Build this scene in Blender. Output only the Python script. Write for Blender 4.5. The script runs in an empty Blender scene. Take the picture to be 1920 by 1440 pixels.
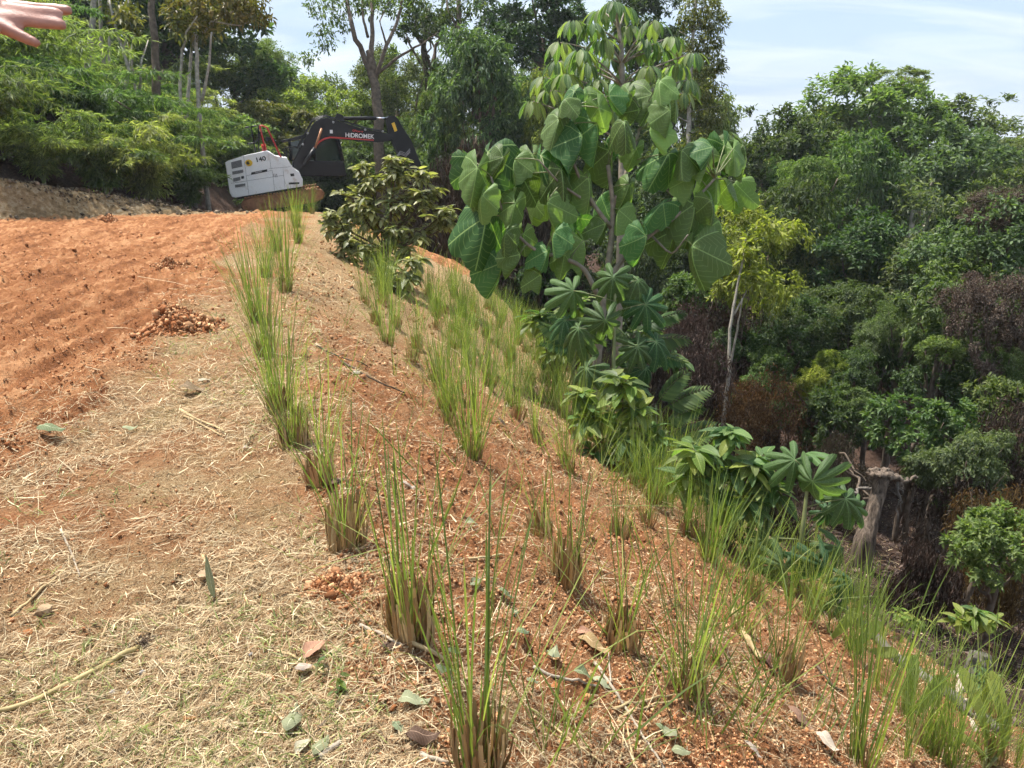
import bpy, bmesh, math, random
import numpy as np
from mathutils import Vector, Matrix

# ------------------------------------------------------------------ camera, world, sun, exposure
F_PX, CX, CY, PITCH, EYE = 1400.0, 960.0, 720.0, math.radians(17.8), 1.65
scene = bpy.context.scene
cam_data = bpy.data.cameras.new('camera')
cam_data.sensor_width = 36.0
cam_data.lens = 36.0 * F_PX / 1920.0
cam_data.clip_start = 0.05
cam_data.clip_end = 6000.0
cam = bpy.data.objects.new('camera', cam_data)
scene.collection.objects.link(cam)
cam.location = (0, 0, EYE)
cam.rotation_euler = (math.radians(90) - PITCH, 0, 0)
scene.camera = cam

SUN_AZ, SUN_EL = math.radians(-50), math.radians(66)      # azimuth clockwise from +Y
world = bpy.data.worlds.new('World')
scene.world = world
world.use_nodes = True
nt = world.node_tree
for n in list(nt.nodes):
    nt.nodes.remove(n)
def N(t, kind, **kw):
    n = t.nodes.new(kind)
    for k, v in kw.items():
        if k.startswith('in_'):
            key = k[3:]
            n.inputs[int(key) if key.isdigit() else key.replace('_', ' ')].default_value = v
        else:
            setattr(n, k, v)
    return n
sky = N(nt, 'ShaderNodeTexSky', sky_type='NISHITA', sun_disc=False)
sky.sun_elevation = SUN_EL
sky.sun_rotation = SUN_AZ
sky.air_density = 1.0
sky.dust_density = 1.5
sky.ozone_density = 1.2
tc = N(nt, 'ShaderNodeTexCoord')
sep = N(nt, 'ShaderNodeSeparateXYZ')
nt.links.new(tc.outputs['Generated'], sep.inputs[0])
zc = N(nt, 'ShaderNodeMath', operation='MAXIMUM', in_1=0.02)
nt.links.new(sep.outputs[2], zc.inputs[0])
za = N(nt, 'ShaderNodeMath', operation='ADD', in_1=0.25)
nt.links.new(zc.outputs[0], za.inputs[0])
dx_ = N(nt, 'ShaderNodeMath', operation='DIVIDE')
dy_ = N(nt, 'ShaderNodeMath', operation='DIVIDE')
nt.links.new(sep.outputs[0], dx_.inputs[0]); nt.links.new(za.outputs[0], dx_.inputs[1])
nt.links.new(sep.outputs[1], dy_.inputs[0]); nt.links.new(za.outputs[0], dy_.inputs[1])
comb = N(nt, 'ShaderNodeCombineXYZ')
nt.links.new(dx_.outputs[0], comb.inputs[0]); nt.links.new(dy_.outputs[0], comb.inputs[1])
mp = N(nt, 'ShaderNodeMapping')
mp.inputs['Rotation'].default_value = (0, 0, 0.5)
mp.inputs['Scale'].default_value = (0.55, 1.5, 1)
nt.links.new(comb.outputs[0], mp.inputs[0])
cn = N(nt, 'ShaderNodeTexNoise', in_Scale=1.5, in_Detail=7.0, in_Roughness=0.56, in_Distortion=0.5)
nt.links.new(mp.outputs[0], cn.inputs['Vector'])
cr = N(nt, 'ShaderNodeValToRGB')
cr.color_ramp.elements[0].position = 0.30
cr.color_ramp.elements[0].color = (0.84, 0.84, 0.84, 1)
cr.color_ramp.elements[1].position = 0.70
cr.color_ramp.elements[1].color = (0.96, 0.96, 0.96, 1)
nt.links.new(cn.outputs[0], cr.inputs[0])
cm = N(nt, 'ShaderNodeMixRGB')
nt.links.new(cr.outputs[0], cm.inputs[0])
cr2 = N(nt, 'ShaderNodeValToRGB')                       # thick and thin cloud
cr2.color_ramp.elements[0].position = 0.36
cr2.color_ramp.elements[0].color = (1.62, 2.04, 2.58, 1)
cr2.color_ramp.elements[1].position = 0.66
cr2.color_ramp.elements[1].color = (2.42, 2.66, 2.92, 1)
cn2 = N(nt, 'ShaderNodeTexNoise', in_Scale=2.6, in_Detail=6.0, in_Roughness=0.5, in_Distortion=0.9)
nt.links.new(mp.outputs[0], cn2.inputs['Vector'])
nt.links.new(cn2.outputs[0], cr2.inputs[0])
nt.links.new(cr2.outputs[0], cm.inputs[2])
nt.links.new(sky.outputs[0], cm.inputs[1])
bg = N(nt, 'ShaderNodeBackground', in_Strength=0.15)
nt.links.new(cm.outputs[0], bg.inputs[0])
wo = N(nt, 'ShaderNodeOutputWorld')
nt.links.new(bg.outputs[0], wo.inputs[0])

sun_d = bpy.data.lights.new('sun', 'SUN')
sun_d.energy = 3.6
sun_d.angle = math.radians(1.5)
sun_d.color = (1.0, 0.955, 0.88)
sun = bpy.data.objects.new('sun', sun_d)
scene.collection.objects.link(sun)
sdir = Vector((math.sin(SUN_AZ) * math.cos(SUN_EL), math.cos(SUN_AZ) * math.cos(SUN_EL), math.sin(SUN_EL)))
sun.rotation_euler = sdir.to_track_quat('Z', 'Y').to_euler()
sun.location = sdir * 60

vs = scene.view_settings
vs.view_transform = 'Standard'
vs.look = 'None'
vs.gamma = 1.0
vs.exposure = 1.28
vs.use_curve_mapping = False
scene.render.engine = 'CYCLES'
cy = scene.cycles
cy.max_bounces = 4
cy.diffuse_bounces = 2
cy.glossy_bounces = 2
cy.transmission_bounces = 4
cy.transparent_max_bounces = 4
cy.use_light_tree = False
cy.caustics_reflective = False
cy.caustics_refractive = False
cy.use_denoising = True
cy.use_adaptive_sampling = True
cy.adaptive_threshold = 0.04
try:
    cy.denoiser = 'OPENIMAGEDENOISE'
    cy.denoising_prefilter = 'ACCURATE'
except Exception:
    pass

# ------------------------------------------------------------------ helpers
RNG = np.random.default_rng(7)
random.seed(7)
C = bpy.data.collections.new('place')
scene.collection.children.link(C)
SP, CP = math.sin(PITCH), math.cos(PITCH)

def ray(px, py):
    a, b = (px - CX) / F_PX, -(py - CY) / F_PX
    return np.array([a, CP + b * SP, -SP + b * CP])
def at(px, py, s):
    """world point at forward depth s seen at a photograph pixel"""
    p = ray(px, py) * s
    return Vector((p[0], p[1], p[2] + EYE))

def hash2(ix, iy, seed):
    n = (ix.astype(np.int64) * 374761393 + iy.astype(np.int64) * 668265263 + seed * 144665) & 0x7fffffff
    n = ((n ^ (n >> 13)) * 1274126177) & 0x7fffffff
    return ((n ^ (n >> 16)) & 0xffff) / 65535.0
def vnoise(x, y, seed=0):
    x = np.asarray(x, float); y = np.asarray(y, float)
    ix, iy = np.floor(x), np.floor(y)
    fx, fy = x - ix, y - iy
    fx = fx * fx * (3 - 2 * fx); fy = fy * fy * (3 - 2 * fy)
    a = hash2(ix, iy, seed); b = hash2(ix + 1, iy, seed)
    c = hash2(ix, iy + 1, seed); d = hash2(ix + 1, iy + 1, seed)
    return (a * (1 - fx) + b * fx) * (1 - fy) + (c * (1 - fx) + d * fx) * fy
def fbm(x, y, seed=0, oct=4, g=0.5):
    v, amp, tot = 0.0, 1.0, 0.0
    for o in range(oct):
        v = v + amp * (vnoise(x, y, seed + o * 17) - 0.5); tot += amp
        x = x * 2.03 + 11.3; y = y * 2.03 + 5.7; amp *= g
    return v / tot * 2
def sstep(a, b, x):
    t = np.clip((np.asarray(x, float) - a) / (b - a), 0, 1)
    return t * t * (3 - 2 * t)

def ridge_x(y):
    y = np.asarray(y, float)
    return np.where(y < 9, 0.3 - 0.33 * y, -2.67 - 0.23 * (y - 9))
def ridge_d(x, y):
    return (x - ridge_x(y)) * 0.95
BANK0 = np.array([-11.8, 17.3]); BT = np.array([0.665, 0.747]); BM = np.array([-0.747, 0.665])
def bank_aq(x, y):
    return ((x - BANK0[0]) * BT[0] + (y - BANK0[1]) * BT[1], (x - BANK0[0]) * BM[0] + (y - BANK0[1]) * BM[1])
def road_edge(y):
    y = np.asarray(y, float)
    return np.interp(y, [-5, 0, 2, 3.0, 3.6, 5.0, 7.2, 11.6, 16, 22, 30], [-9, -5.6, -3.9, -2.95, -2.65, -2.75, -3.15, -4.3, -5.3, -6.3, -8.0])
def base_z(x, y):
    x = np.asarray(x, float); y = np.asarray(y, float)
    d = ridge_d(x, y)
    crest = -0.0046 * np.clip(y - 14.5, 0, 17) ** 2 - np.clip(y - 31.5, 0, 60) * 0.08
    z = crest.copy() if hasattr(crest, 'copy') else crest
    tn = 0.5 - 0.12 * sstep(11, 24, y)
    db = 4.0 + 0.25 * fbm(x * 0.5, y * 0.5, 3, 2)
    dd = np.clip(d, 0, None)
    dd = np.sqrt(dd * dd + 0.12 ** 2) - 0.12               # soft shoulder
    near = np.minimum(dd, db) * tn
    past = np.clip(dd - db, 0, None)
    drop = 0.75 * sstep(0, 0.9, past) + past * (0.43 + 0.35 * sstep(11, 20, y))
    zz = z - near - drop
    # valley floor, then the far side climbing again
    floor = -7.3 + 0.8 * fbm(x * 0.12, y * 0.12, 9, 3) + 0.055 * np.clip(y - 25, 0, 100) + 0.05 * np.clip(x - 16, 0, 60)
    floor = np.minimum(floor, -2.5)
    k = 0.8
    h = np.clip(0.5 + 0.5 * (zz - floor) / k, 0, 1)
    zz = floor * (1 - h) + zz * h + k * h * (1 - h) * 0.5
    z = np.where(d > 0, zz, z)
    # cut bank and hillside on the left
    a, q = bank_aq(x, y)
    hb = np.clip(1.05 - 0.19 * np.clip(a, -3, 20), 0.0, 1.25) * (1 - sstep(4.2, 6.2, a))
    z = z + hb * sstep(0.0, 0.75, q + 0.22 * fbm(x * 1.3, y * 1.3, 5, 3))
    q0 = 1.6 + np.clip(a - 4, 0, 60) * 1.0
    z = z + 0.5 * np.clip(q - q0, 0, 16) * sstep(0, 2.5, q - q0)
    return z
def detail(x, y):
    """clods, ruts and small unevenness"""
    d = ridge_d(x, y)
    rx = road_edge(y) + 0.35 * fbm(x * 1.5, y * 1.5, 21, 3)
    road = sstep(0.25, -0.45, x - rx)
    slope = sstep(-0.15, 0.25, d) * (1 - sstep(4.0, 5.0, d))
    verge = np.clip(1 - road - slope, 0, 1)
    big = fbm(x * 0.9, y * 0.9, 31, 3) * 0.05
    clod = fbm(x * 6.5, y * 6.5, 41, 4, 0.6)
    fine = fbm(x * 24, y * 24, 51, 3, 0.6)
    rut = fbm(x * 4.2 - y * 0.75, y * 0.12, 61, 4, 0.62)
    rut2 = fbm(x * 11.0 - y * 2.0, y * 0.22, 63, 3, 0.6)
    lug = np.abs(fbm(x * 1.6, y * 7.5, 71, 2))
    z = big
    z = z + slope * (0.075 * np.maximum(clod, -0.25) + 0.04 * fine)
    z = z + verge * (0.035 * clod + 0.022 * fine)
    z = z + road * (0.085 * rut + 0.085 * rut2 + 0.075 * np.maximum(clod, 0) + 0.045 * fine)
    berm = np.exp(-((x - rx + 0.1) / 0.22) ** 2) * (0.04 + 0.14 * np.clip(fbm(x * 2.2, y * 1.1, 81, 3), 0, 1))
    z = z + berm * sstep(3.0, 5.0, y)
    return z
def ground_z(x, y):
    return base_z(x, y) + detail(x, y)
def gz(x, y):
    return float(ground_z(np.array([x]), np.array([y]))[0])
def ground_px(px, py, smax=60.0):
    """where the ray through a photograph pixel meets the ground"""
    r = ray(px, py)
    s = np.concatenate([np.arange(0.6, 8, 0.01), np.arange(8, smax, 0.04)])
    X, Y, Z = r[0] * s, r[1] * s, r[2] * s + EYE
    hit = np.nonzero(Z - quick_z(X, Y) <= 0.06)[0]
    i = hit[0] if len(hit) else len(s) - 1
    j = slice(max(0, i - 25), min(len(s), i + 60))
    hit = np.nonzero(Z[j] - ground_z(X[j], Y[j]) <= 0)[0]
    i = j.start + (hit[0] if len(hit) else min(25, j.stop - j.start - 1))
    return Vector((X[i], Y[i], float(ground_z(X[i:i+1], Y[i:i+1])[0]))), float(s[i])

_GX, _GY = np.arange(-16, 30, 0.1), np.arange(-1, 45, 0.1)
_GZ = base_z(*np.meshgrid(_GX, _GY))
def quick_z(x, y):
    u = np.clip((np.asarray(x, float) + 16) / 0.1, 0, len(_GX) - 1.001); v = np.clip((np.asarray(y, float) + 1) / 0.1, 0, len(_GY) - 1.001)
    i, j = u.astype(int), v.astype(int); fu, fv = u - i, v - j
    return (_GZ[j, i] * (1 - fu) + _GZ[j, i + 1] * fu) * (1 - fv) + (_GZ[j + 1, i] * (1 - fu) + _GZ[j + 1, i + 1] * fu) * fv

def mesh_np(name, V, Fs, uv=None, col=None, smooth=True):
    me = bpy.data.meshes.new(name)
    V = np.ascontiguousarray(V, dtype=np.float32)
    if not isinstance(Fs, (list, tuple)):
        Fs = [Fs]
    Fs = [np.asarray(f, dtype=np.int32) for f in Fs if len(f)]
    loops = np.concatenate([f.ravel() for f in Fs])
    tot = np.concatenate([np.full(len(f), f.shape[1], np.int32) for f in Fs])
    start = np.concatenate([[0], np.cumsum(tot)[:-1]]).astype(np.int32)
    me.vertices.add(len(V)); me.vertices.foreach_set('co', V.ravel())
    me.loops.add(len(loops)); me.loops.foreach_set('vertex_index', loops)
    me.polygons.add(len(tot)); me.polygons.foreach_set('loop_start', start)
    try:
        me.polygons.foreach_set('loop_total', tot)
    except Exception:
        pass
    me.update(calc_edges=True)
    if uv is not None:
        l = me.uv_layers.new(name='UVMap')
        l.data.foreach_set('uv', np.ascontiguousarray(np.asarray(uv, np.float32)[loops]).ravel())
    if col is not None:
        a = me.attributes.new('w', 'FLOAT_COLOR', 'POINT')
        a.data.foreach_set('color', np.ascontiguousarray(col, np.float32).ravel())
    if smooth:
        me.polygons.foreach_set('use_smooth', np.ones(len(tot), bool))
    me.validate()
    return me
def put(name, me, mat=None, parent=None, loc=None, rot=None, scale=None):
    o = bpy.data.objects.new(name, me)
    C.objects.link(o)
    if mat is not None and me is not None and not me.materials:
        me.materials.append(mat)
    if parent is not None:
        o.parent = parent
    if loc is not None: o.location = loc
    if rot is not None: o.rotation_euler = rot
    if scale is not None: o.scale = scale if hasattr(scale, '__len__') else (scale,) * 3
    return o
def tag(o, label=None, cat=None, group=None, kind=None):
    if label: o['label'] = label
    if cat: o['category'] = cat
    if group: o['group'] = group
    if kind: o['kind'] = kind
    return o
def thing(name, loc, label, cat, group=None, rotz=0.0):
    o = put(name, None, loc=loc, rot=(0, 0, rotz))
    return tag(o, label, cat, group)
def obj_mat(o, mat):
    """a material of the object's own, so that copies of one mesh may differ in colour"""
    o.material_slots[0].link = 'OBJECT'
    o.material_slots[0].material = mat
    return o

def unit(v):
    v = np.asarray(v, float)
    return v / np.maximum(np.linalg.norm(v, axis=-1, keepdims=True), 1e-9)
def frames(D, U):
    """N rotation matrices whose columns are direction, side, normal"""
    D = unit(D)
    S = unit(np.cross(U, D) + 1e-6)
    W = np.cross(D, S)
    return np.stack([D, S, W], axis=2)
def scatter(tv, tf, R, L, S, tuv=None):
    """a template copied to N places: returns verts, faces, uv"""
    n, k = len(L), len(tv)
    S = np.asarray(S, float)
    S = S[:, None] if S.ndim == 1 else S
    loc = tv[None] * (S[:, None, :] if S.shape[1] == 3 else S[:, :, None])
    V = np.einsum('nij,nkj->nki', R, loc) + L[:, None, :]
    off = (np.arange(n) * k)[:, None, None]
    Fs = [(np.asarray(f)[None] + off).reshape(-1, np.asarray(f).shape[1]) for f in (tf if isinstance(tf, list) else [tf])]
    uv = None if tuv is None else np.tile(tuv, (n, 1))
    return V.reshape(-1, 3), Fs, uv
def tube(path, radii, sides=7, cap=True):
    path = np.asarray(path, float); n = len(path)
    radii = np.broadcast_to(np.asarray(radii, float), (n,))
    T = np.gradient(path, axis=0); T = unit(T)
    ref = np.array([0.0, 0, 1]) if abs(T[0][2]) < 0.9 else np.array([1.0, 0, 0])
    V = []
    for i in range(n):
        a = unit(np.cross(T[i], ref)); b = np.cross(a, T[i])
        ref = np.cross(T[i], a) * -1 if False else ref
        ang = np.linspace(0, 2 * math.pi, sides, endpoint=False)
        V.append(path[i] + radii[i] * (np.cos(ang)[:, None] * a + np.sin(ang)[:, None] * b))
    V = np.concatenate(V)
    F = []
    for i in range(n - 1):
        for j in range(sides):
            k = (j + 1) % sides
            F.append((i * sides + j, i * sides + k, (i + 1) * sides + k, (i + 1) * sides + j))
    F = [np.array(F)]
    if cap:
        c = len(V)
        V = np.concatenate([V, path[:1], path[-1:]])
        t = [(c, (j + 1) % sides, j) for j in range(sides)] + [(c + 1, (n - 1) * sides + j, (n - 1) * sides + (j + 1) % sides) for j in range(sides)]
        F.append(np.array(t))
    return V, F
def merge(parts):
    """several (verts, [faces]) into one"""
    Vs, Q, T, o = [], [], [], 0
    for V, Fs in parts:
        for f in (Fs if isinstance(Fs, list) else [Fs]):
            f = np.asarray(f)
            if len(f) == 0: continue
            (Q if f.shape[1] == 4 else T).append(f + o)
        Vs.append(V); o += len(V)
    out = []
    if Q: out.append(np.concatenate(Q))
    if T: out.append(np.concatenate(T))
    return np.concatenate(Vs), out
def bend(p0, p1, n=7, sag=0.0, wob=0.0, rng=RNG):
    t = np.linspace(0, 1, n)[:, None]
    p = np.asarray(p0)[None] * (1 - t) + np.asarray(p1)[None] * t
    p = p + np.array([0, 0, -1.0])[None] * (sag * 4 * t * (1 - t))
    if wob:
        w = rng.normal(0, wob, (n, 3)); w[0] = 0; w[-1] *= 0.3
        p = p + w
    return p

# ------------------------------------------------------------------ materials
def new_mat(name):
    m = bpy.data.materials.new(name); m.use_nodes = True
    t = m.node_tree
    for n in list(t.nodes): t.nodes.remove(n)
    return m, t, N(t, 'ShaderNodeOutputMaterial')
def plain(name, col, rough=0.6, metal=0.0, var=0.12, scale=8.0, bump=0.0, bscale=30.0, spec=0.5, dirt=None, dirt_amt=0.5):
    m, t, out = new_mat(name)
    p = N(t, 'ShaderNodeBsdfPrincipled', in_Roughness=rough, in_Metallic=metal)
    p.inputs['Specular IOR Level'].default_value = spec
    tcn = N(t, 'ShaderNodeTexCoord')
    nz = N(t, 'ShaderNodeTexNoise', in_Scale=scale, in_Detail=5.0, in_Roughness=0.6)
    t.links.new(tcn.outputs['Object'], nz.inputs['Vector'])
    r = N(t, 'ShaderNodeValToRGB')
    c = np.array(col)
    r.color_ramp.elements[0].position = 0.3; r.color_ramp.elements[1].position = 0.7
    r.color_ramp.elements[0].color = (*np.clip(c * (1 - var), 0, 1), 1)
    r.color_ramp.elements[1].color = (*np.clip(c * (1 + var), 0, 1), 1)
    t.links.new(nz.outputs[0], r.inputs[0])
    src = r.outputs[0]
    if dirt is not None:
        n2 = N(t, 'ShaderNodeTexNoise', in_Scale=scale * 0.35, in_Detail=8.0, in_Roughness=0.7)
        t.links.new(tcn.outputs['Object'], n2.inputs['Vector'])
        r2 = N(t, 'ShaderNodeValToRGB')
        r2.color_ramp.elements[0].position = 0.62 - 0.25 * dirt_amt; r2.color_ramp.elements[1].position = 0.80 - 0.2 * dirt_amt
        t.links.new(n2.outputs[0], r2.inputs[0])
        mx = N(t, 'ShaderNodeMixRGB'); mx.inputs[2].default_value = (*dirt, 1)
        t.links.new(r2.outputs[0], mx.inputs[0]); t.links.new(src, mx.inputs[1])
        src = mx.outputs[0]
    t.links.new(src, p.inputs['Base Color'])
    if bump:
        n3 = N(t, 'ShaderNodeTexNoise', in_Scale=bscale, in_Detail=6.0, in_Roughness=0.65)
        t.links.new(tcn.outputs['Object'], n3.inputs['Vector'])
        b = N(t, 'ShaderNodeBump', in_Strength=bump, in_Distance=0.02)
        t.links.new(n3.outputs[0], b.inputs['Height']); t.links.new(b.outputs[0], p.inputs['Normal'])
    t.links.new(p.outputs[0], out.inputs[0])
    return m
def leaf_mat(name, col, col2=None, rough=0.5, trans=0.35, hv=0.03, vv=0.5, tcol=None, veins=0, spec=0.22):
    """leaf: colour differs from leaf to leaf, light comes through"""
    m, t, out = new_mat(name)
    g = N(t, 'ShaderNodeNewGeometry'); oi = N(t, 'ShaderNodeObjectInfo')
    col2 = col2 if col2 is not None else tuple(np.clip(np.array(col) * np.array([1.7, 1.35, 1.1]), 0, 1))
    ad = N(t, 'ShaderNodeMath', operation='ADD')
    t.links.new(g.outputs['Random Per Island'], ad.inputs[0]); t.links.new(oi.outputs['Random'], ad.inputs[1])
    fr = N(t, 'ShaderNodeMath', operation='FRACT'); t.links.new(ad.outputs[0], fr.inputs[0])
    pw = N(t, 'ShaderNodeMath', operation='POWER', in_1=1.8); t.links.new(fr.outputs[0], pw.inputs[0])
    mx = N(t, 'ShaderNodeMixRGB'); mx.inputs[1].default_value = (*col, 1); mx.inputs[2].default_value = (*col2, 1)
    t.links.new(pw.outputs[0], mx.inputs[0])
    hs = N(t, 'ShaderNodeHueSaturation')
    mr = N(t, 'ShaderNodeMapRange', in_3=0.5 - hv, in_4=0.5 + hv); t.links.new(oi.outputs['Random'], mr.inputs[0])
    t.links.new(mr.outputs[0], hs.inputs['Hue'])
    m2 = N(t, 'ShaderNodeMath', operation='MULTIPLY', in_1=7.31); t.links.new(fr.outputs[0], m2.inputs[0])
    f2 = N(t, 'ShaderNodeMath', operation='FRACT'); t.links.new(m2.outputs[0], f2.inputs[0])
    mv = N(t, 'ShaderNodeMapRange', in_3=1 - vv * 0.5, in_4=1 + vv * 0.5); t.links.new(f2.outputs[0], mv.inputs[0])
    t.links.new(mv.outputs[0], hs.inputs['Value'])
    t.links.new(mx.outputs[0], hs.inputs['Color'])
    src = hs.outputs[0]
    p = N(t, 'ShaderNodeBsdfPrincipled', in_Roughness=rough)
    p.inputs['Specular IOR Level'].default_value = spec
    if veins:
        u = N(t, 'ShaderNodeUVMap'); su = N(t, 'ShaderNodeSeparateXYZ'); t.links.new(u.outputs[0], su.inputs[0])
        if veins == 1:     # radiating veins: x = distance from the nearest vein, y = radius
            mm = N(t, 'ShaderNodeMath', operation='MULTIPLY'); t.links.new(su.outputs[0], mm.inputs[0]); t.links.new(su.outputs[1], mm.inputs[1])
            # side veins
            sm = N(t, 'ShaderNodeMath', operation='SUBTRACT'); t.links.new(su.outputs[1], sm.inputs[0])
            s3 = N(t, 'ShaderNodeMath', operation='MULTIPLY', in_1=0.30); t.links.new(mm.outputs[0], s3.inputs[0]); t.links.new(s3.outputs[0], sm.inputs[1])
            k = 9.0
        else:              # midrib with slanting side veins: x = 0 at the midrib, y along
            mm = N(t, 'ShaderNodeMath', operation='MULTIPLY', in_1=0.6); t.links.new(su.outputs[0], mm.inputs[0])
            sm = N(t, 'ShaderNodeMath', operation='SUBTRACT'); t.links.new(su.outputs[1], sm.inputs[0])
            s3 = N(t, 'ShaderNodeMath', operation='MULTIPLY', in_1=0.16); t.links.new(su.outputs[0], s3.inputs[0]); t.links.new(s3.outputs[0], sm.inputs[1])
            k = 11.0
        km = N(t, 'ShaderNodeMath', operation='MULTIPLY', in_1=k); t.links.new(sm.outputs[0], km.inputs[0])
        kf = N(t, 'ShaderNodeMath', operation='FRACT'); t.links.new(km.outputs[0], kf.inputs[0])
        k2 = N(t, 'ShaderNodeMath', operation='SUBTRACT', in_1=0.5); t.links.new(kf.outputs[0], k2.inputs[0])
        k3 = N(t, 'ShaderNodeMath', operation='ABSOLUTE'); t.links.new(k2.outputs[0], k3.inputs[0])
        sv = N(t, 'ShaderNodeMapRange', in_1=0.5, in_2=0.40, in_3=0.35, in_4=0.0); t.links.new(k3.outputs[0], sv.inputs[0])
        mvn = N(t, 'ShaderNodeMapRange', in_1=0.016, in_2=0.045, in_3=0.75, in_4=0.0); t.links.new(mm.outputs[0], mvn.inputs[0])
        mxv = N(t, 'ShaderNodeMath', operation='MAXIMUM'); t.links.new(sv.outputs[0], mxv.inputs[0]); t.links.new(mvn.outputs[0], mxv.inputs[1])
        vm = N(t, 'ShaderNodeMixRGB'); t.links.new(mxv.outputs[0], vm.inputs[0]); t.links.new(src, vm.inputs[1])
        vm.inputs[2].default_value = (*np.clip(np.array(col2) * 1.5 + 0.05, 0, 1), 1)
        src = vm.outputs[0]
        b = N(t, 'ShaderNodeBump', in_Strength=0.5, in_Distance=0.006, invert=True)
        t.links.new(mxv.outputs[0], b.inputs['Height']); t.links.new(b.outputs[0], p.inputs['Normal'])
    t.links.new(src, p.inputs['Base Color'])
    tr = N(t, 'ShaderNodeBsdfTranslucent')
    tm = N(t, 'ShaderNodeMixRGB', blend_type='MULTIPLY', in_0=1.0)
    tcol = tcol if tcol is not None else (1.7, 1.9, 0.7)
    tm.inputs[2].default_value = (*tcol, 1)
    t.links.new(src, tm.inputs[1]); t.links.new(tm.outputs[0], tr.inputs[0])
    ms = N(t, 'ShaderNodeMixShader', in_0=trans)
    t.links.new(p.outputs[0], ms.inputs[1]); t.links.new(tr.outputs[0], ms.inputs[2])
    t.links.new(ms.outputs[0], out.inputs[0])
    return m
def ground_mat():
    m, t, out = new_mat('red earth, straw and litter')
    at_ = N(t, 'ShaderNodeAttribute', attribute_name='w')
    sp = N(t, 'ShaderNodeSeparateColor'); t.links.new(at_.outputs['Color'], sp.inputs[0])
    tcn = N(t, 'ShaderNodeTexCoord')
    def noise(sc, det=6.0, ro=0.62, dist=0.0):
        n = N(t, 'ShaderNodeTexNoise', in_Scale=sc, in_Detail=det, in_Roughness=ro, in_Distortion=dist)
        t.links.new(tcn.outputs['Object'], n.inputs['Vector']); return n.outputs[0]
    def ramp(src, pts):
        r = N(t, 'ShaderNodeValToRGB')
        while len(r.color_ramp.elements) < len(pts): r.color_ramp.elements.new(0.5)
        for e, (p, c) in zip(r.color_ramp.elements, pts):
            e.position = p; e.color = (*c, 1)
        t.links.new(src, r.inputs[0]); return r.outputs[0]
    def mix(f, a, b):
        x = N(t, 'ShaderNodeMixRGB'); 
        t.links.new(f, x.inputs[0]); t.links.new(a, x.inputs[1]); t.links.new(b, x.inputs[2]); return x.outputs[0]
    def mth(op, a, b=None, v=None):
        x = N(t, 'ShaderNodeMath', operation=op); t.links.new(a, x.inputs[0])
        if b is not None: t.links.new(b, x.inputs[1])
        if v is not None: x.inputs[1].default_value = v
        return x.outputs[0]
    soil = ramp(noise(9.0, 8.0, 0.7), [(0.25, (0.15, 0.056, 0.022)), (0.48, (0.36, 0.150, 0.062)), (0.7, (0.60, 0.32, 0.155))])
    grit = ramp(noise(70.0, 4.0, 0.6), [(0.35, (0.16, 0.06, 0.025)), (0.58, (0.40, 0.185, 0.085)), (0.75, (0.66, 0.44, 0.26))])
    soil = mix(ramp(noise(3.1), [(0.35, (0.25,) * 3), (0.65, (0.75,) * 3)]), soil, grit)
    rmap = N(t, 'ShaderNodeMapping'); rmap.inputs['Rotation'].default_value = (0, 0, 0.18); rmap.inputs['Scale'].default_value = (2.6, 0.22, 1.0)
    t.links.new(tcn.outputs['Object'], rmap.inputs[0])
    rn_ = N(t, 'ShaderNodeTexNoise', in_Scale=2.2, in_Detail=9.0, in_Roughness=0.7); t.links.new(rmap.outputs[0], rn_.inputs['Vector'])
    road = ramp(mth('ADD', mth('MULTIPLY', rn_.outputs[0], v=0.6), mth('MULTIPLY', noise(5.0, 9.0, 0.7), v=0.4)), [(0.36, (0.15, 0.056, 0.023)), (0.49, (0.36, 0.150, 0.062)), (0.60, (0.58, 0.30, 0.145))])
    straw = ramp(noise(55.0, 6.0, 0.7, 2.5), [(0.32, (0.15, 0.075, 0.034)), (0.5, (0.38, 0.24, 0.12)), (0.66, (0.66, 0.51, 0.30))])
    green = ramp(noise(30.0), [(0.4, (0.13, 0.13, 0.04)), (0.65, (0.30, 0.28, 0.10))])
    straw = mix(ramp(noise(1.9, 4.0), [(0.52, (0,) * 3), (0.70, (0.35,) * 3)]), straw, green)
    litter = ramp(noise(14.0, 8.0, 0.7), [(0.3, (0.026, 0.016, 0.011)), (0.55, (0.085, 0.052, 0.038)), (0.72, (0.19, 0.13, 0.095))])
    bank = ramp(noise(7.0, 8.0, 0.7), [(0.3, (0.10, 0.066, 0.034)), (0.5, (0.28, 0.19, 0.10)), (0.7, (0.46, 0.38, 0.26))])
    patch = noise(2.4, 6.0, 0.68)
    def soft(w, a=0.28):
        s = mth('ADD', w, mth('MULTIPLY', mth('SUBTRACT', patch, v=0.5), v=1.3))
        x = N(t, 'ShaderNodeMapRange', in_1=0.5 - a * 0.5, in_2=0.5 + a * 0.5); t.links.new(s, x.inputs[0]); return x.outputs[0]
    c = mix(soft(sp.outputs[1], 0.5), soil, straw)
    c = mix(soft(sp.outputs[0]), c, road)
    c = mix(soft(sp.outputs[2]), c, litter)
    c = mix(soft(at_.outputs['Alpha'], 0.3), c, bank)
    p = N(t, 'ShaderNodeBsdfPrincipled', in_Roughness=0.95)
    p.inputs['Specular IOR Level'].default_value = 0.1
    t.links.new(c, p.inputs['Base Color'])
    b = N(t, 'ShaderNodeBump', in_Strength=1.0, in_Distance=0.045)
    t.links.new(mth('ADD', noise(28.0, 8.0, 0.75), mth('MULTIPLY', noise(110.0, 3.0), v=0.4)), b.inputs['Height'])
    t.links.new(b.outputs[0], p.inputs['Normal'])
    t.links.new(p.outputs[0], out.inputs[0])
    return m

M = {}
M['ground'] = ground_mat()

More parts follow.
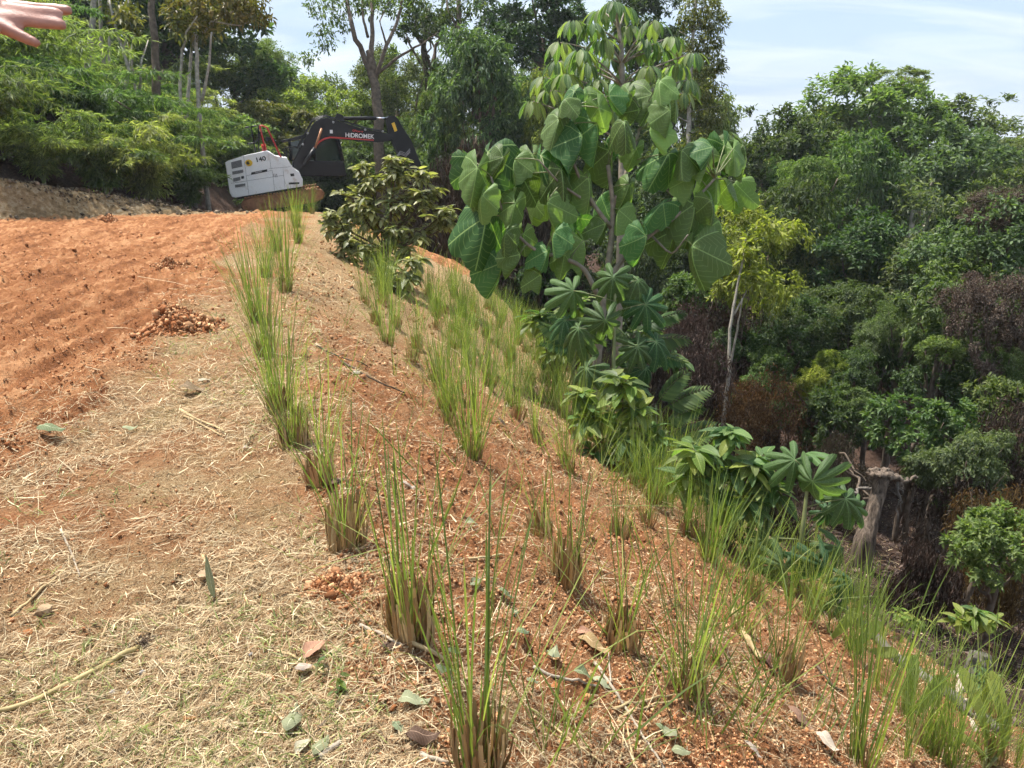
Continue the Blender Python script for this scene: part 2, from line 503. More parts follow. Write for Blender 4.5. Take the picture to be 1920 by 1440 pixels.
# ------------------------------------------------------------------ terrain (one sheet, divided by what it is)
def build_terrain():
    dense = np.radians(np.arange(-41, 41.01, 0.19))
    rest = np.radians(np.arange(41 + 2.4, 319 - 0.5, 2.4))
    ang = np.concatenate([dense, rest])
    rad = [0.35]
    while rad[-1] < 34: rad.append(rad[-1] * 1.0078)
    while rad[-1] < 1500: rad.append(rad[-1] * 1.06)
    rad = np.array(rad)
    na, nr = len(ang), len(rad)
    A, R = np.meshgrid(ang, rad)
    X, Y = (R * np.sin(A)).ravel(), (R * np.cos(A)).ravel()
    Z = ground_z(X, Y)
    far = sstep(70, 160, np.hypot(X, Y))
    Z = Z * (1 - far) + (-6 + 5 * fbm(X * 0.008, Y * 0.008, 77, 3)) * far
    X = np.append(X, 0.0); Y = np.append(Y, 0.0); Z = np.append(Z, float(ground_z(np.zeros(1), np.zeros(1))[0]))
    V = np.stack([X, Y, Z], 1)
    i = np.arange(nr - 1)[:, None]; j = np.arange(na)[None]
    j2 = (j + 1) % na
    Q = np.stack([i * na + j, i * na + j2, (i + 1) * na + j2, (i + 1) * na + j], -1).reshape(-1, 4)[:, ::-1]
    c = len(V) - 1
    T = np.stack([np.full(na, c), np.arange(na), (np.arange(na) + 1) % na], 1)[:, ::-1]
    # what covers each spot
    d = ridge_d(X, Y); a, q = bank_aq(X, Y)
    rx = road_edge(Y) + 0.35 * fbm(X * 1.5, Y * 1.5, 21, 3)
    road = sstep(0.3, -0.5, X - rx) * (1 - sstep(-1.1, -0.4, q))
    fan = sstep(-0.2, 0.5, Y - (20.0 - (X + 2.9) * 0.7)) * sstep(0.0, 0.6, d) * (1 - sstep(4.5, 5.2, d)) * (1 - sstep(30, 34, Y))
    slope = sstep(-0.25, 0.1, d + 0.2 * fbm(X * 2, Y * 2, 91, 3)) * (1 - sstep(3.9, 4.7, d))
    lit = np.maximum(sstep(4.0, 5.0, d), sstep(1.0, 2.2, q))
    bank = sstep(-0.15, 0.05, q) * (1 - sstep(0.9, 1.8, q)) * (1 - sstep(5.5, 6.5, a))
    straw = (0.50 + 0.55 * fbm(X * 0.9, Y * 0.9, 303, 4)) * (1 - slope) + slope * (0.26 + 0.46 * sstep(4.5, 10, Y) + 0.14 * sstep(1.2, 3.5, d))
    W = np.stack([np.maximum(road, fan), straw, lit * (1 - fan) * (1 - bank), bank], 1)
    W[np.hypot(X, Y) > 45, :3] = (0, 0, 1)
    def zone_of(F):
        m = F[:, :4].mean(1) if False else None
        cx, cyy = X[F].mean(1), Y[F].mean(1)
        w = W[F].mean(1); dd = ridge_d(cx, cyy); aa, qq = bank_aq(cx, cyy)
        z = np.full(len(F), 0)                                   # verge
        z[(w[:, 0] > 0.5) & (dd < 0.2)] = 1                       # road
        z[dd > 0.0] = 2                                           # planted slope
        z[dd > 4.3] = 3                                           # gully floor
        z[(qq > 1.3) & (dd < 4.3)] = 4                            # hillside
        z[(w[:, 3] > 0.45)] = 5
        z[np.hypot(cx, cyy) > 60] = 6                             # far land
        return z
    zq, zt = zone_of(Q), zone_of(T)
    for k, nm in enumerate(['grass_verge', 'dirt_road', 'planted_slope', 'gully_floor', 'hillside', 'earth_bank', 'far_land']):
        fq, ft = Q[zq == k], T[zt == k]
        if len(fq) + len(ft) == 0: continue
        used = np.unique(np.concatenate([fq.ravel(), ft.ravel()]))
        mp_ = np.zeros(len(V), np.int64); mp_[used] = np.arange(len(used))
        Fs = [x for x in (mp_[fq], mp_[ft]) if len(x)]
        tag(put(nm, mesh_np(nm, V[used], Fs, col=W[used]), M['ground'] if nm != 'far_land' else plain('far wooded land', (0.035, 0.06, 0.022), 0.95, var=0.5, scale=0.15)), kind='structure')
build_terrain()

# far blue-green ridge beyond the valley
def far_hill():
    n = 60
    xs = np.linspace(0, 1, n)
    V, F = [], []
    for r in range(8):
        t = r / 7
        for k in range(n):
            az = math.radians(20 + 40 * xs[k])
            dist = 1100 + 420 * t
            h = (27 * math.exp(-((xs[k] - 0.42) / 0.2) ** 2) + 7 * float(fbm(np.array([xs[k] * 9.0]), np.array([t * 2]), 5, 4)[0])) * math.sin(math.pi * (0.04 + 0.5 * t))
            V.append((dist * math.sin(az), dist * math.cos(az), -12 + h))
    for r in range(7):
        for k in range(n - 1):
            F.append((r * n + k, r * n + k + 1, (r + 1) * n + k + 1, (r + 1) * n + k))
    tag(put('far_hill', mesh_np('far_hill', np.array(V), np.array(F)), plain('far forested hill', (0.05, 0.10, 0.05), 0.9, var=0.5, scale=0.02)), kind='structure')
far_hill()

# ------------------------------------------------------------------ leaf and foliage building blocks
LEAF2_V = lambda w, f=0.10, dr=0.15: np.array([[0, 0, 0], [0.45, 0.5 * w, f], [1, 0, -dr], [0.45, -0.5 * w, f]], float)
LEAF2_F = np.array([[0, 2, 1], [0, 3, 2]])
def strip_leaf(w, dr=0.12):
    """slim grass leaf along +X: one quad and a tip"""
    return np.array([[0, -0.5 * w, 0], [0, 0.5 * w, 0], [0.55, 0.45 * w, 0.02], [0.55, -0.45 * w, 0.02], [1, 0, -dr]], float), [np.array([(0, 3, 2, 1)]), np.array([(3, 4, 2)])]
def leaf_grid(L=1.0, w=0.42, rows=5, fold=0.12, droop=0.25, wave=0.0, peak=0.42, seed=0):
    """an ovate leaf along +X with a folded midrib; returns verts, quads, uv"""
    rng = np.random.default_rng(seed)
    V, U = [], []
    for i in range(rows + 1):
        t = i / rows
        hw = w * 0.5 * (math.sin(math.pi * t ** (math.log(0.5) / math.log(peak)))) ** 0.8 if 0 < t < 1 else 0.004
        zc_ = -droop * t * t
        for s in (-1, -0.5, 0, 0.5, 1):
            V.append((L * t, s * hw, zc_ + fold * abs(s) * hw * 2 + wave * rng.normal() * abs(s)))
            U.append((abs(s), t))
    F = []
    for i in range(rows):
        for k in range(4):
            a = i * 5 + k
            F.append((a, a + 5, a + 6, a + 1))
    return np.array(V), np.array(F), np.array(U)
def leaf_palmate(lobes=5, span=300, depth=0.12, back=0.62, droop=0.5, fold=0.05, rings=4, sub=6, seed=0, tipw=1.0, sharp=0.8):
    """a broad leaf of radiating lobes; attachment at the origin, tip along +X"""
    rng = np.random.default_rng(seed)
    half = math.radians(span) / 2
    na = lobes * sub
    th = np.linspace(-half, half, na + 1)
    V, U = [(0, 0, 0)], [(0, 0)]
    rj = rng.normal(0, 0.05, lobes)
    for r in range(1, rings + 1):
        rr = r / rings
        for k, t in enumerate(th):
            ph = (k / sub) % 1.0
            lob = min(int(k / sub), lobes - 1)
            cl = math.cos((ph - 0.5) * 2 * math.pi) * 0.5 + 0.5          # 1 at a lobe's middle
            env = back + (1 - back) * (math.cos(min(abs(t) * 0.62, math.pi / 2))) ** 2 * tipw
            if abs(t) > 2.2: env *= 1 + 0.12 * (abs(t) - 2.2)
            rad = env * (1 - depth * (1 - cl) ** sharp) * (1 + rj[lob]) + rng.normal(0, 0.012)
            R_ = rad * rr
            x, y = R_ * math.cos(t), R_ * math.sin(t)
            z = -droop * (x * x * 0.55 + y * y * 0.9) + fold * (1 - cl) * -rr + 0.02 * rng.normal() * rr
            V.append((x, y, z)); U.append((abs(ph - 0.5) * 2, rr))
    F3, F4 = [], []
    for k in range(na):
        F3.append((0, 1 + k, 2 + k))
    for r in range(rings - 1):
        for k in range(na):
            a = 1 + r * (na + 1) + k
            F4.append((a, a + na + 1, a + na + 2, a + 1))
    return np.array(V), [np.array(F4), np.array(F3)], np.array(U)

def sphere_dirs(n, rng):
    return unit(rng.normal(size=(n, 3)))
def make_crown(name, seed, lobes=16, clusters=130, per=6, ll=0.085, lw=0.42, droop=0.3, lobe_r=(0.26, 0.42), reach=0.68, up=0.25, flat=1.0, spread=0.06, fan=0.7):
    """unit crown (radius about 1): limbs carry lobes, lobes carry tufts, tufts carry leaves; open between them"""
    rng = np.random.default_rng(seed)
    cen = sphere_dirs(lobes, rng) * (reach * rng.uniform(0.35, 1.05, (lobes, 1)) ** 0.6)
    cen[:, 2] = cen[:, 2] * flat + up * 0.2
    P, O = [], []
    for c in cen:
        r = rng.uniform(*lobe_r) * rng.choice([0.7, 1.0, 1.15])
        tufts = max(6, clusters // 9)
        dt = unit(sphere_dirs(tufts, rng) + unit(c)[None] * 0.5 + np.array([0, 0, 0.3]))
        ct = c[None] + dt * r * rng.uniform(0.55, 1.18, (tufts, 1)) * np.array([1.15, 1.15, 0.82])
        for q, d0 in zip(ct, dt):
            m = int(rng.integers(6, 13)); rt = r * rng.uniform(0.16, 0.42)
            dd = unit(sphere_dirs(m, rng) + d0[None] * 0.7 + np.array([0, 0, 0.25]))
            P.append(q[None] + dd * rt * rng.uniform(0.3, 1.15, (m, 1))); O.append(unit(dd + d0[None]))
    P, O = np.concatenate(P), np.concatenate(O)
    n = len(P)
    P = np.repeat(P, per, 0) + rng.normal(0, spread * 0.5, (n * per, 3)); O = np.repeat(O, per, 0)
    D = O * 0.7 + rng.normal(0, fan, O.shape) + np.array([0, 0, -droop])
    U = np.array([0, 0, 0.9])[None] + O * 0.6 + rng.normal(0, 0.35, O.shape)
    S = ll * rng.uniform(0.55, 1.3, len(P))
    V, Fs, _ = scatter(LEAF2_V(lw), LEAF2_F, frames(D, U), P, S)
    return mesh_np(name, V, Fs, smooth=False), cen
def make_bamboo(name, seed, culms=13, leaves=720):
    rng = np.random.default_rng(seed)
    P, D, stems = [], [], []
    for k in range(culms):
        az = rng.uniform(0, 2 * math.pi); out = rng.uniform(0.3, 1.0); h = rng.uniform(0.6, 1.1)
        t = np.linspace(0, 1, 10)
        r = out * t ** 1.9; z = h * (1 - (1 - t) ** 1.6) - 0.30 * out * np.clip(t - 0.55, 0, 1) ** 1.5 * 3
        path = np.stack([np.cos(az) * r, np.sin(az) * r, z], 1) + rng.normal(0, 0.006, (10, 3))
        stems.append(tube(path, np.linspace(0.011, 0.002, 10), 5))
        tt = rng.uniform(0.18, 1.0, leaves // 8)
        idx = tt * 9; i0 = np.clip(idx.astype(int), 0, 8); f = (idx - i0)[:, None]
        base = path[i0] * (1 - f) + path[i0 + 1] * f
        for b in base:                                     # a spray: short twig with a fan of leaves
            ta = rng.uniform(0, 2 * math.pi)
            tw = unit(np.array([math.cos(ta), math.sin(ta), rng.uniform(-0.25, 0.35)]) + 0.6 * np.array([math.cos(az), math.sin(az), 0]))
            L = rng.uniform(0.06, 0.2)
            m = 8
            s = np.linspace(0.15, 1, m)[:, None]
            pts = b[None] + tw[None] * L * s + np.array([0, 0, -0.10])[None] * (s ** 2) * L * 2
            P.append(pts)
            D.append(unit(tw[None] * 0.8 + rng.normal(0, 0.45, (m, 3)) + np.array([0, 0, -0.45])))
    P, D = np.concatenate(P), np.concatenate(D)
    U = np.array([0, 0, 1.0])[None] + rng.normal(0, 0.4, P.shape)
    V, Fs, _ = scatter(LEAF2_V(0.15, 0.03, 0.12), LEAF2_F, frames(D, U), P, 0.066 * rng.uniform(0.6, 1.35, len(P)))
    sv, sf = merge(stems)
    return mesh_np(name, V, Fs, smooth=False), mesh_np(name + ' culms', sv, sf)
def make_brush(name, seed, mounds=11, per=420, drape=0.9, lw=0.16, ll=0.075):
    """overgrown mound of dead vines: drooping leaves over heaped lobes with thin hanging stems, unit height and half width"""
    rng = np.random.default_rng(seed)
    tubes, P, D, U = [], [], [], []
    for k in range(mounds):
        a = rng.uniform(0, 2 * math.pi); b = rng.uniform(0, 0.62)
        c = np.array([math.cos(a) * b, math.sin(a) * b, rng.uniform(0.15, 0.78) * (1 - 0.45 * b)]); r = rng.uniform(0.2, 0.36)
        dd = sphere_dirs(per, rng); dd[:, 2] = np.abs(dd[:, 2]) * 1.3 - 0.5; dd = unit(dd)
        P.append(c + dd * r * rng.uniform(0.6, 1.08, (per, 1)) * np.array([1, 1, 0.85])); D.append(dd * 0.5 + rng.normal(0, 0.55, (per, 3)) + np.array([0, 0, -drape])); U.append(dd + rng.normal(0, 0.5, (per, 3)))
        for q in range(9):
            e = c + unit(sphere_dirs(1, rng)[0] + np.array([0, 0, 0.4])) * r * rng.uniform(0.9, 1.25)
            f = e + np.array([rng.normal(0, 0.12), rng.normal(0, 0.12), -rng.uniform(0.15, 0.6)])
            tubes.append(tube(bend(e, f, 6, sag=-0.06, wob=0.03, rng=rng), np.linspace(0.0032, 0.0015, 6), 4, cap=False))
        tubes.append(tube(bend((math.cos(a) * b * 0.7, math.sin(a) * b * 0.7, -0.05), c, 6, wob=0.04, rng=rng), np.linspace(0.006, 0.003, 6), 5, cap=False))
    P, D, U = np.concatenate(P), np.concatenate(D), np.concatenate(U)
    k = P[:, 2] > 0.0
    P, D, U = P[k], D[k], U[k]
    V, Fs, _ = scatter(LEAF2_V(lw, 0.12, 0.25), LEAF2_F, frames(D, U), P, ll * rng.uniform(0.5, 1.5, len(P)))
    sv, sf = merge(tubes)
    return mesh_np(name, V, Fs, smooth=False), mesh_np(name + ' stems', sv, sf)

G = lambda r, g, b: (r, g, b)
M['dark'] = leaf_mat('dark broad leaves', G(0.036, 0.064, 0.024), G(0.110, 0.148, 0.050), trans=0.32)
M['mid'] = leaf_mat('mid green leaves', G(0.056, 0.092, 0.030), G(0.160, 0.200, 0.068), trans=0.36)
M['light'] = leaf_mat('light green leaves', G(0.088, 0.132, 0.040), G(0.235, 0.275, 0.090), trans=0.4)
M['yellow'] = leaf_mat('yellow green leaves', G(0.115, 0.165, 0.036), G(0.29, 0.33, 0.090), trans=0.42)
M['bluish'] = leaf_mat('greyish green leaves', G(0.062, 0.094, 0.044), G(0.175, 0.218, 0.098), trans=0.34)
M['olive'] = leaf_mat('olive brown leaves', G(0.085, 0.095, 0.028), G(0.23, 0.20, 0.065), trans=0.32)
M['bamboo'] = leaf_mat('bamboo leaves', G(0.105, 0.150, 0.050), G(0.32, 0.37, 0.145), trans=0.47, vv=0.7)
M['bamboo2'] = leaf_mat('darker bamboo leaves', G(0.055, 0.098, 0.036), G(0.18, 0.24, 0.090), trans=0.42, vv=0.7)  # darker green leaf colour, dealt to some clumps at random
M['dead'] = leaf_mat('dead brown leaves', G(0.055, 0.043, 0.032), G(0.15, 0.115, 0.085), trans=0.15, tcol=(1.3, 1, 0.8), rough=0.8, spec=0.1)
M['rust'] = leaf_mat('rust brown fronds', G(0.10, 0.058, 0.032), G(0.24, 0.145, 0.080), trans=0.2, tcol=(1.4, 1, 0.6), rough=0.8, spec=0.1)
M['purple'] = leaf_mat('dried purplish leaves', G(0.072, 0.054, 0.043), G(0.19, 0.142, 0.115), trans=0.15, tcol=(1.3, 1, 0.9), rough=0.8, spec=0.1)
M['bark'] = plain('grey brown bark', (0.13, 0.10, 0.075), 0.9, var=0.45, scale=6, bump=0.6, bscale=25, spec=0.2)
M['palebark'] = plain('pale lichen bark', (0.32, 0.29, 0.24), 0.9, var=0.4, scale=9, bump=0.5, bscale=30, spec=0.2)
M['drystem'] = plain('dry stems', (0.075, 0.056, 0.043), 0.9, var=0.4, scale=12, spec=0.2)
M['culm'] = plain('bamboo culm', (0.16, 0.20, 0.06), 0.6, var=0.3, scale=6)

CROWN = {}
CROWN['dense'] = [make_crown('crown dense', 11, 20, 125, 6, 0.080), make_crown('crown dense', 12, 22, 115, 6, 0.078)]
CROWN['open'] = [make_crown('crown open', 21, 15, 90, 6, 0.075, lobe_r=(0.18, 0.32), reach=0.85), make_crown('crown open', 22, 14, 95, 6, 0.08, lobe_r=(0.18, 0.33), reach=0.85)]
CROWN['droop'] = [make_crown('crown drooping', 31, 26, 110, 6, 0.085, lw=0.30, droop=1.1, lobe_r=(0.2, 0.34), reach=0.75), make_crown('crown drooping', 32, 24, 105, 6, 0.085, lw=0.30, droop=1.1, lobe_r=(0.2, 0.34), reach=0.75)]
CROWN['fine'] = [make_crown('crown fine', 41, 24, 160, 6, 0.052, lw=0.36, lobe_r=(0.2, 0.36), reach=0.74), make_crown('crown fine', 42, 24, 160, 6, 0.052, lw=0.36, lobe_r=(0.2, 0.36), reach=0.74)]
CROWN['flat'] = [make_crown('crown layered', 51, 18, 110, 6, 0.07, lobe_r=(0.2, 0.36), reach=0.9, flat=0.55)]
CROWN['sparse'] = [make_crown('crown sparse', 61, 16, 26, 6, 0.075, lw=0.34, lobe_r=(0.14, 0.28), reach=0.95, spread=0.09), make_crown('crown sparse', 62, 15, 26, 6, 0.075, lw=0.36, lobe_r=(0.14, 0.28), reach=0.95, spread=0.09)]
CROWN['bush'] = [make_crown('crown bush', 71, 13, 75, 6, 0.12, lobe_r=(0.3, 0.45), reach=0.6), make_crown('crown bush', 72, 13, 75, 6, 0.12, lobe_r=(0.3, 0.45), reach=0.6)]
CROWN['willowy'] = [make_crown('crown willowy', 81, 15, 90, 6, 0.13, lw=0.2, droop=0.8, lobe_r=(0.25, 0.42), reach=0.62)]
CROWN['sprig'] = [make_crown('crown loose', 91, 22, 60, 6, 0.085, lw=0.42, droop=0.8, lobe_r=(0.16, 0.34), reach=0.85, spread=0.10)]
USE = {}

def tree(name, crown, mat, px, py, s, wpx, hpx, label, cat='tree', group=None, bark='bark', trunk_r=None, base_dx=0.0, rotz=None, limbs=6, trunk_path=None, base_z_=None):
    """a tree whose crown centre is seen at (px, py) at depth s; its trunk stands on the ground below"""
    k = USE.get(crown, 0); USE[crown] = k + 1
    me, cen = CROWN[crown][k % len(CROWN[crown])]
    c = at(px, py, s)
    rx, rz = wpx / 2 / F_PX * s, hpx / 2 / F_PX * s
    rng = np.random.default_rng(int(px * 7 + py * 13))
    bx_, by_ = c.x + base_dx, c.y
    bz = gz(bx_, by_) - 0.1 if base_z_ is None else base_z_
    bz = min(bz, c.z - rz * 0.6)
    root = thing(name, (bx_, by_, bz), label, cat, group)
    rz_ = rng.uniform(0, 6.28) if rotz is None else rotz
    off = Vector((c.x - bx_, 0, c.z - bz))
    cr_ = put('crown', me, M[mat], root, loc=off, rot=(0, 0, rz_), scale=(rx, rx, rz))
    obj_mat(cr_, M[mat])
    r0 = trunk_r or max(0.05, 0.035 * rx + 0.012 * (c.z - bz))
    top = np.array([off.x, 0, off.z - rz * 0.15])
    parts = [tube(bend((0, 0, 0), top, 9, wob=r0 * 0.5, rng=rng), np.linspace(r0, r0 * 0.45, 9), 8)]
    cz, sz = math.cos(rz_), math.sin(rz_)
    for q in cen[:limbs]:
        e = np.array([(q[0] * cz - q[1] * sz) * rx, (q[0] * sz + q[1] * cz) * rx, q[2] * rz]) + np.array(off)
        f = rng.uniform(0.55, 0.95)
        parts.append(tube(bend(top * f, e, 6, sag=0.05 * rx, wob=0.05 * rx, rng=rng), np.linspace(r0 * 0.45, r0 * 0.12, 6), 6))
    V, Fs = merge(parts)
    put('trunk', mesh_np('trunk', V, Fs), M[bark], root)
    return root

def trunk_thing(name, paths, label, leaves=None, lmat='olive', bark='palebark', s=30.0, cat='tree', group=None, lsize=0.3, n=260, seed=1):
    """a slender tree traced as (photo polyline, radius) limbs at depth s; foliage round given photo spots"""
    rng = np.random.default_rng(seed)
    P0 = at(*paths[0][0][0], s)
    g = gz(P0.x, P0.y) - 0.1
    root = thing(name, (P0.x, P0.y, min(g, P0.z)), label, cat, group)
    o = np.array(root.location)
    parts = []
    for k, (pl, r0, r1) in enumerate(paths):
        pts = [np.array(at(x, y, s + (0 if k == 0 else rng.uniform(-0.8, 0.8) * min(1, i)))) - o for i, (x, y) in enumerate(pl)]
        if k == 0 and pts[0][2] > 0.05: pts = [np.array([pts[0][0], pts[0][1], 0.0])] + pts
        pts = np.array(pts)
        t = np.linspace(0, len(pts) - 1, len(pts) * 3)
        sm = np.stack([np.interp(t, np.arange(len(pts)), pts[:, a]) for a in range(3)], 1)
        sm[1:-1] += rng.normal(0, r0 * 0.16, sm[1:-1].shape)
        parts.append(tube(sm, np.linspace(r0, r1, len(sm)), 7))
    V, Fs = merge(parts)
    put('trunk', mesh_np('trunk', V, Fs), M[bark], root)
    if leaves:
        Ps, Os = [], []
        for (x, y, rpx, m) in leaves:
            c = np.array(at(x, y, s)) - o; r = rpx / F_PX * s
            dd = sphere_dirs(m, rng)
            Ps.append(c + dd * r * rng.uniform(0.2, 1, (m, 1)) ** 0.6 * np.array([1, 1, 0.7])); Os.append(dd)
        Ps, Os = np.concatenate(Ps), np.concatenate(Os)
        per = 5
        Ps = np.repeat(Ps, per, 0) + rng.normal(0, lsize * 0.35, (len(Ps) * per, 3)); Os = np.repeat(Os, per, 0)
        D = Os * 0.4 + rng.normal(0, 0.7, Os.shape) + np.array([0, 0, -0.4])
        V, Fs, _ = scatter(LEAF2_V(0.36), LEAF2_F, frames(D, rng.normal(0, 0.4, Os.shape) + np.array([0, 0, 1.0])), Ps, lsize * rng.uniform(0.6, 1.2, len(Ps)))
        put('crown', mesh_np('crown', V, Fs, smooth=False), M[lmat], root)
    return root

# ------------------------------------------------------------------ bamboo on the hillside
BAM = [make_bamboo('bamboo foliage', 5), make_bamboo('bamboo foliage', 6), make_bamboo('bamboo foliage', 8, 16, 800)]
ORD = ['first', 'second', 'third', 'fourth', 'fifth', 'sixth', 'seventh', 'eighth', 'ninth', 'tenth', 'eleventh', 'twelfth', 'thirteenth',
       'fourteenth', 'fifteenth', 'sixteenth', 'seventeenth', 'eighteenth', 'nineteenth', 'twentieth', 'twenty-first', 'twenty-second', 'twenty-third',
       'twenty-fourth', 'twenty-fifth', 'twenty-sixth', 'twenty-seventh', 'twenty-eighth', 'twenty-ninth', 'thirtieth', 'thirty-first', 'thirty-second']
def px_of(p):
    x, y, z = p[0], p[1], p[2] - EYE
    f = y * CP - z * SP; u = y * SP + z * CP
    return (CX + F_PX * x / f, CY - F_PX * u / f, f)
def bamboo_hill():
    rng = np.random.default_rng(44)
    rows = [(2.3, 'front row just above the earth bank', 2.6), (3.9, 'second row up the hillside', 2.8), (5.8, 'third row up the hillside', 2.9),
            (8.0, 'fourth row up the hillside', 3.0), (10.6, 'topmost row on the hillside', 3.1), (13.6, 'last row behind the hilltop', 3.3)]
    for ri, (q0, rn, h0) in enumerate(rows):
        k = 0
        for a in np.arange(-9, 15, 1.75 + 0.12 * ri):
            aa = a + rng.uniform(-0.5, 0.5); q = q0 + rng.uniform(-0.5, 0.5) + max(0, aa - 4) * 0.95
            x = BANK0[0] + aa * BT[0] + q * BM[0]; y = BANK0[1] + aa * BT[1] + q * BM[1]
            z = float(base_z(np.array([x]), np.array([y]))[0])
            p = px_of((x, y, z + h0 * 0.6))
            if p[2] < 5 or p[0] < -190 or p[0] > 560: continue
            if p[0] > 375 and p[2] < 33: continue
            h = h0 * rng.uniform(0.75, 1.2) * (0.8 if p[0] > 330 and ri < 2 else 1)
            fo, cu = BAM[rng.integers(3)]
            root = thing('bamboo_clump', (x, y, z - 0.05), f'feathery green bamboo, {ORD[k]} from the left in the {rn}', 'bamboo', 'bamboo on the hillside', rng.uniform(0, 6.28))
            w = h * rng.uniform(0.85, 1.1)
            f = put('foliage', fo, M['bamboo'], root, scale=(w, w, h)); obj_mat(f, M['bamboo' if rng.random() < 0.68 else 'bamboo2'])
            put('culms', cu, M['culm'], root, scale=(w, w, h))
            k += 1
bamboo_hill()

def bank_rubble():
    rng = np.random.default_rng(19)
    n = 2600
    a = rng.uniform(-7, 6.5, n); q = 0.55 + np.abs(rng.normal(0, 0.45, n)) - 0.15
    k = rng.random(n) < 0.22; q[k] = rng.uniform(-0.5, 0.6, k.sum())
    x = BANK0[0] + a * BT[0] + q * BM[0]; y = BANK0[1] + a * BT[1] + q * BM[1]
    S = rng.lognormal(math.log(0.026), 0.5, n)
    ov = np.array([[1, 0, 0], [-0.9, 0.1, 0], [0, 1, 0.1], [0.1, -0.95, 0], [0.1, 0, 0.75], [0, 0.1, -0.6]], float)
    of = np.array([(0, 2, 4), (2, 1, 4), (1, 3, 4), (3, 0, 4), (2, 0, 5), (1, 2, 5), (3, 1, 5), (0, 3, 5)])
    V, Fs, _ = scatter(ov, of, frames(rng.normal(0, 1, (n, 3)), rng.normal(0, 1, (n, 3))), np.stack([x, y, ground_z(x, y) + S * 0.3], 1), S[:, None] * rng.uniform(0.5, 1.4, (n, 3)))
    tag(put('bank_rubble', mesh_np('bank rubble', V, Fs, smooth=False), leaf_mat('grey brown rubble', G(0.075, 0.055, 0.036), G(0.22, 0.175, 0.125), trans=0.0, vv=0.8, rough=0.9, hv=0.0, spec=0.1)), 'grey brown rubble along the top of the earth bank', 'rubble', kind='stuff')
bank_rubble()

# ------------------------------------------------------------------ trees behind the road and across the gully
T = tree
FB, FG = 'trees behind the digger', 'trees on the far side of the gully'
T('broadleaf_tree', 'dense', 'dark', 300, 20, 40, 420, 330, 'dark dense tree filling the top of the bamboo hill', group=FB)
T('broadleaf_tree', 'droop', 'dark', 40, 30, 37, 330, 300, 'dark drooping tree behind the raised hand', group=FB)
T('broadleaf_tree', 'dense', 'dark', 180, 90, 41, 260, 240, 'dark tree behind the pale slender trunks', group=FB)
T('broadleaf_tree', 'fine', 'mid', 405, 190, 44, 260, 220, 'rounded green tree right of the pale trunks on the hill', group=FB)
T('broadleaf_tree', 'fine', 'light', 455, 135, 50, 190, 150, 'light green rounded tree under the open patch of sky', group=FB)
T('conical_tree', 'dense', 'dark', 510, 150, 52, 95, 150, 'small dark pointed tree against the bright sky gap', group=FB)
T('broadleaf_tree', 'dense', 'mid', 530, 205, 46, 220, 170, 'mid green tree above the digger cab', group=FB)
T('broadleaf_tree', 'droop', 'olive', 520, 265, 40, 200, 150, 'olive tree with hanging yellowish leaves left of the boom', group=FB)
T('broadleaf_tree', 'flat', 'yellow', 615, 215, 44, 210, 170, 'yellowish tree rising behind the bend of the boom', group=FB)
T('broadleaf_tree', 'fine', 'mid', 745, 190, 44, 230, 210, 'grey green tree right of the tall bare trunk', group=FB)
T('broadleaf_tree', 'dense', 'dark', 640, 290, 43, 260, 130, 'dark low tree behind the digger boom', group=FB)
T('broadleaf_tree', 'open', 'mid', 740, 290, 38, 190, 170, 'open green tree behind the digger stick', group=FB)
T('broadleaf_tree', 'dense', 'light', 390, 280, 36, 240, 140, 'light bushy tree behind the white counterweight', group=FB)
T('broadleaf_tree', 'droop', 'bluish', 905, 195, 32, 250, 290, 'big bushy tree with drooping leaves left of the large-leaved tree', group=FB, trunk_r=0.3)
T('broadleaf_tree', 'droop', 'mid', 835, 265, 34, 130, 190, 'leafy green tree beside the digger stick', group=FB)
T('broadleaf_tree', 'dense', 'dark', 1015, 55, 42, 260, 210, 'high dark crown behind the umbrella-leaved tree', group=FB)
T('broadleaf_tree', 'dense', 'dark', 1215, 60, 44, 190, 190, 'dark crown right of the umbrella-leaved tree', group=FB)
T('broadleaf_tree', 'dense', 'dark', 1080, 240, 36, 260, 260, 'dark tree hidden behind the large-leaved tree', group=FB)
T('broadleaf_tree', 'droop', 'light', 1040, 220, 30, 130, 190, 'light green tree peeping out left of the umbrella leaves', group=FB)
T('slim_tree', 'droop', 'olive', 1318, 75, 30, 105, 190, 'tall slim tree with rusty green tiers against the sky, upper part', base_dx=-0.3, bark='palebark') if False else None
T('broadleaf_tree', 'open', 'dark', 800, 15, 42, 190, 150, 'dark leafy crown at the top edge left of centre', group=FB)

T('broadleaf_tree', 'dense', 'dark', 1440, 335, 31, 240, 250, 'dark dense tree right of the slim tall tree', group=FG)
T('broadleaf_tree', 'dense', 'light', 1645, 245, 40, 310, 250, 'pale full crown standing highest across the gully', group=FG, bark='palebark', trunk_r=0.3)
T('broadleaf_tree', 'open', 'light', 1660, 160, 40.5, 150, 80, 'small pale crown on top of the highest crown', group=FG, bark='palebark')
T('broadleaf_tree', 'dense', 'mid', 1815, 275, 43, 280, 180, 'broad tree right of the highest crown', group=FG)
T('broadleaf_tree', 'fine', 'mid', 1885, 335, 40, 190, 170, 'rounded tree at the right edge below the far hill', group=FG)
T('broadleaf_tree', 'dense', 'light', 1535, 275, 42, 200, 150, 'light crown left of the highest crown', group=FG)
T('broadleaf_tree', 'droop', 'mid', 1550, 390, 29, 250, 300, 'tall mid green tree in the middle of the gully', group=FG)
T('broadleaf_tree', 'dense', 'bluish', 1720, 365, 31, 310, 270, 'large grey green tree above the pale trunks', group=FG, bark='palebark', limbs=9)
T('broadleaf_tree', 'dense', 'mid', 1875, 430, 28, 210, 230, 'leafy tree above the brown tangle at right', group=FG)
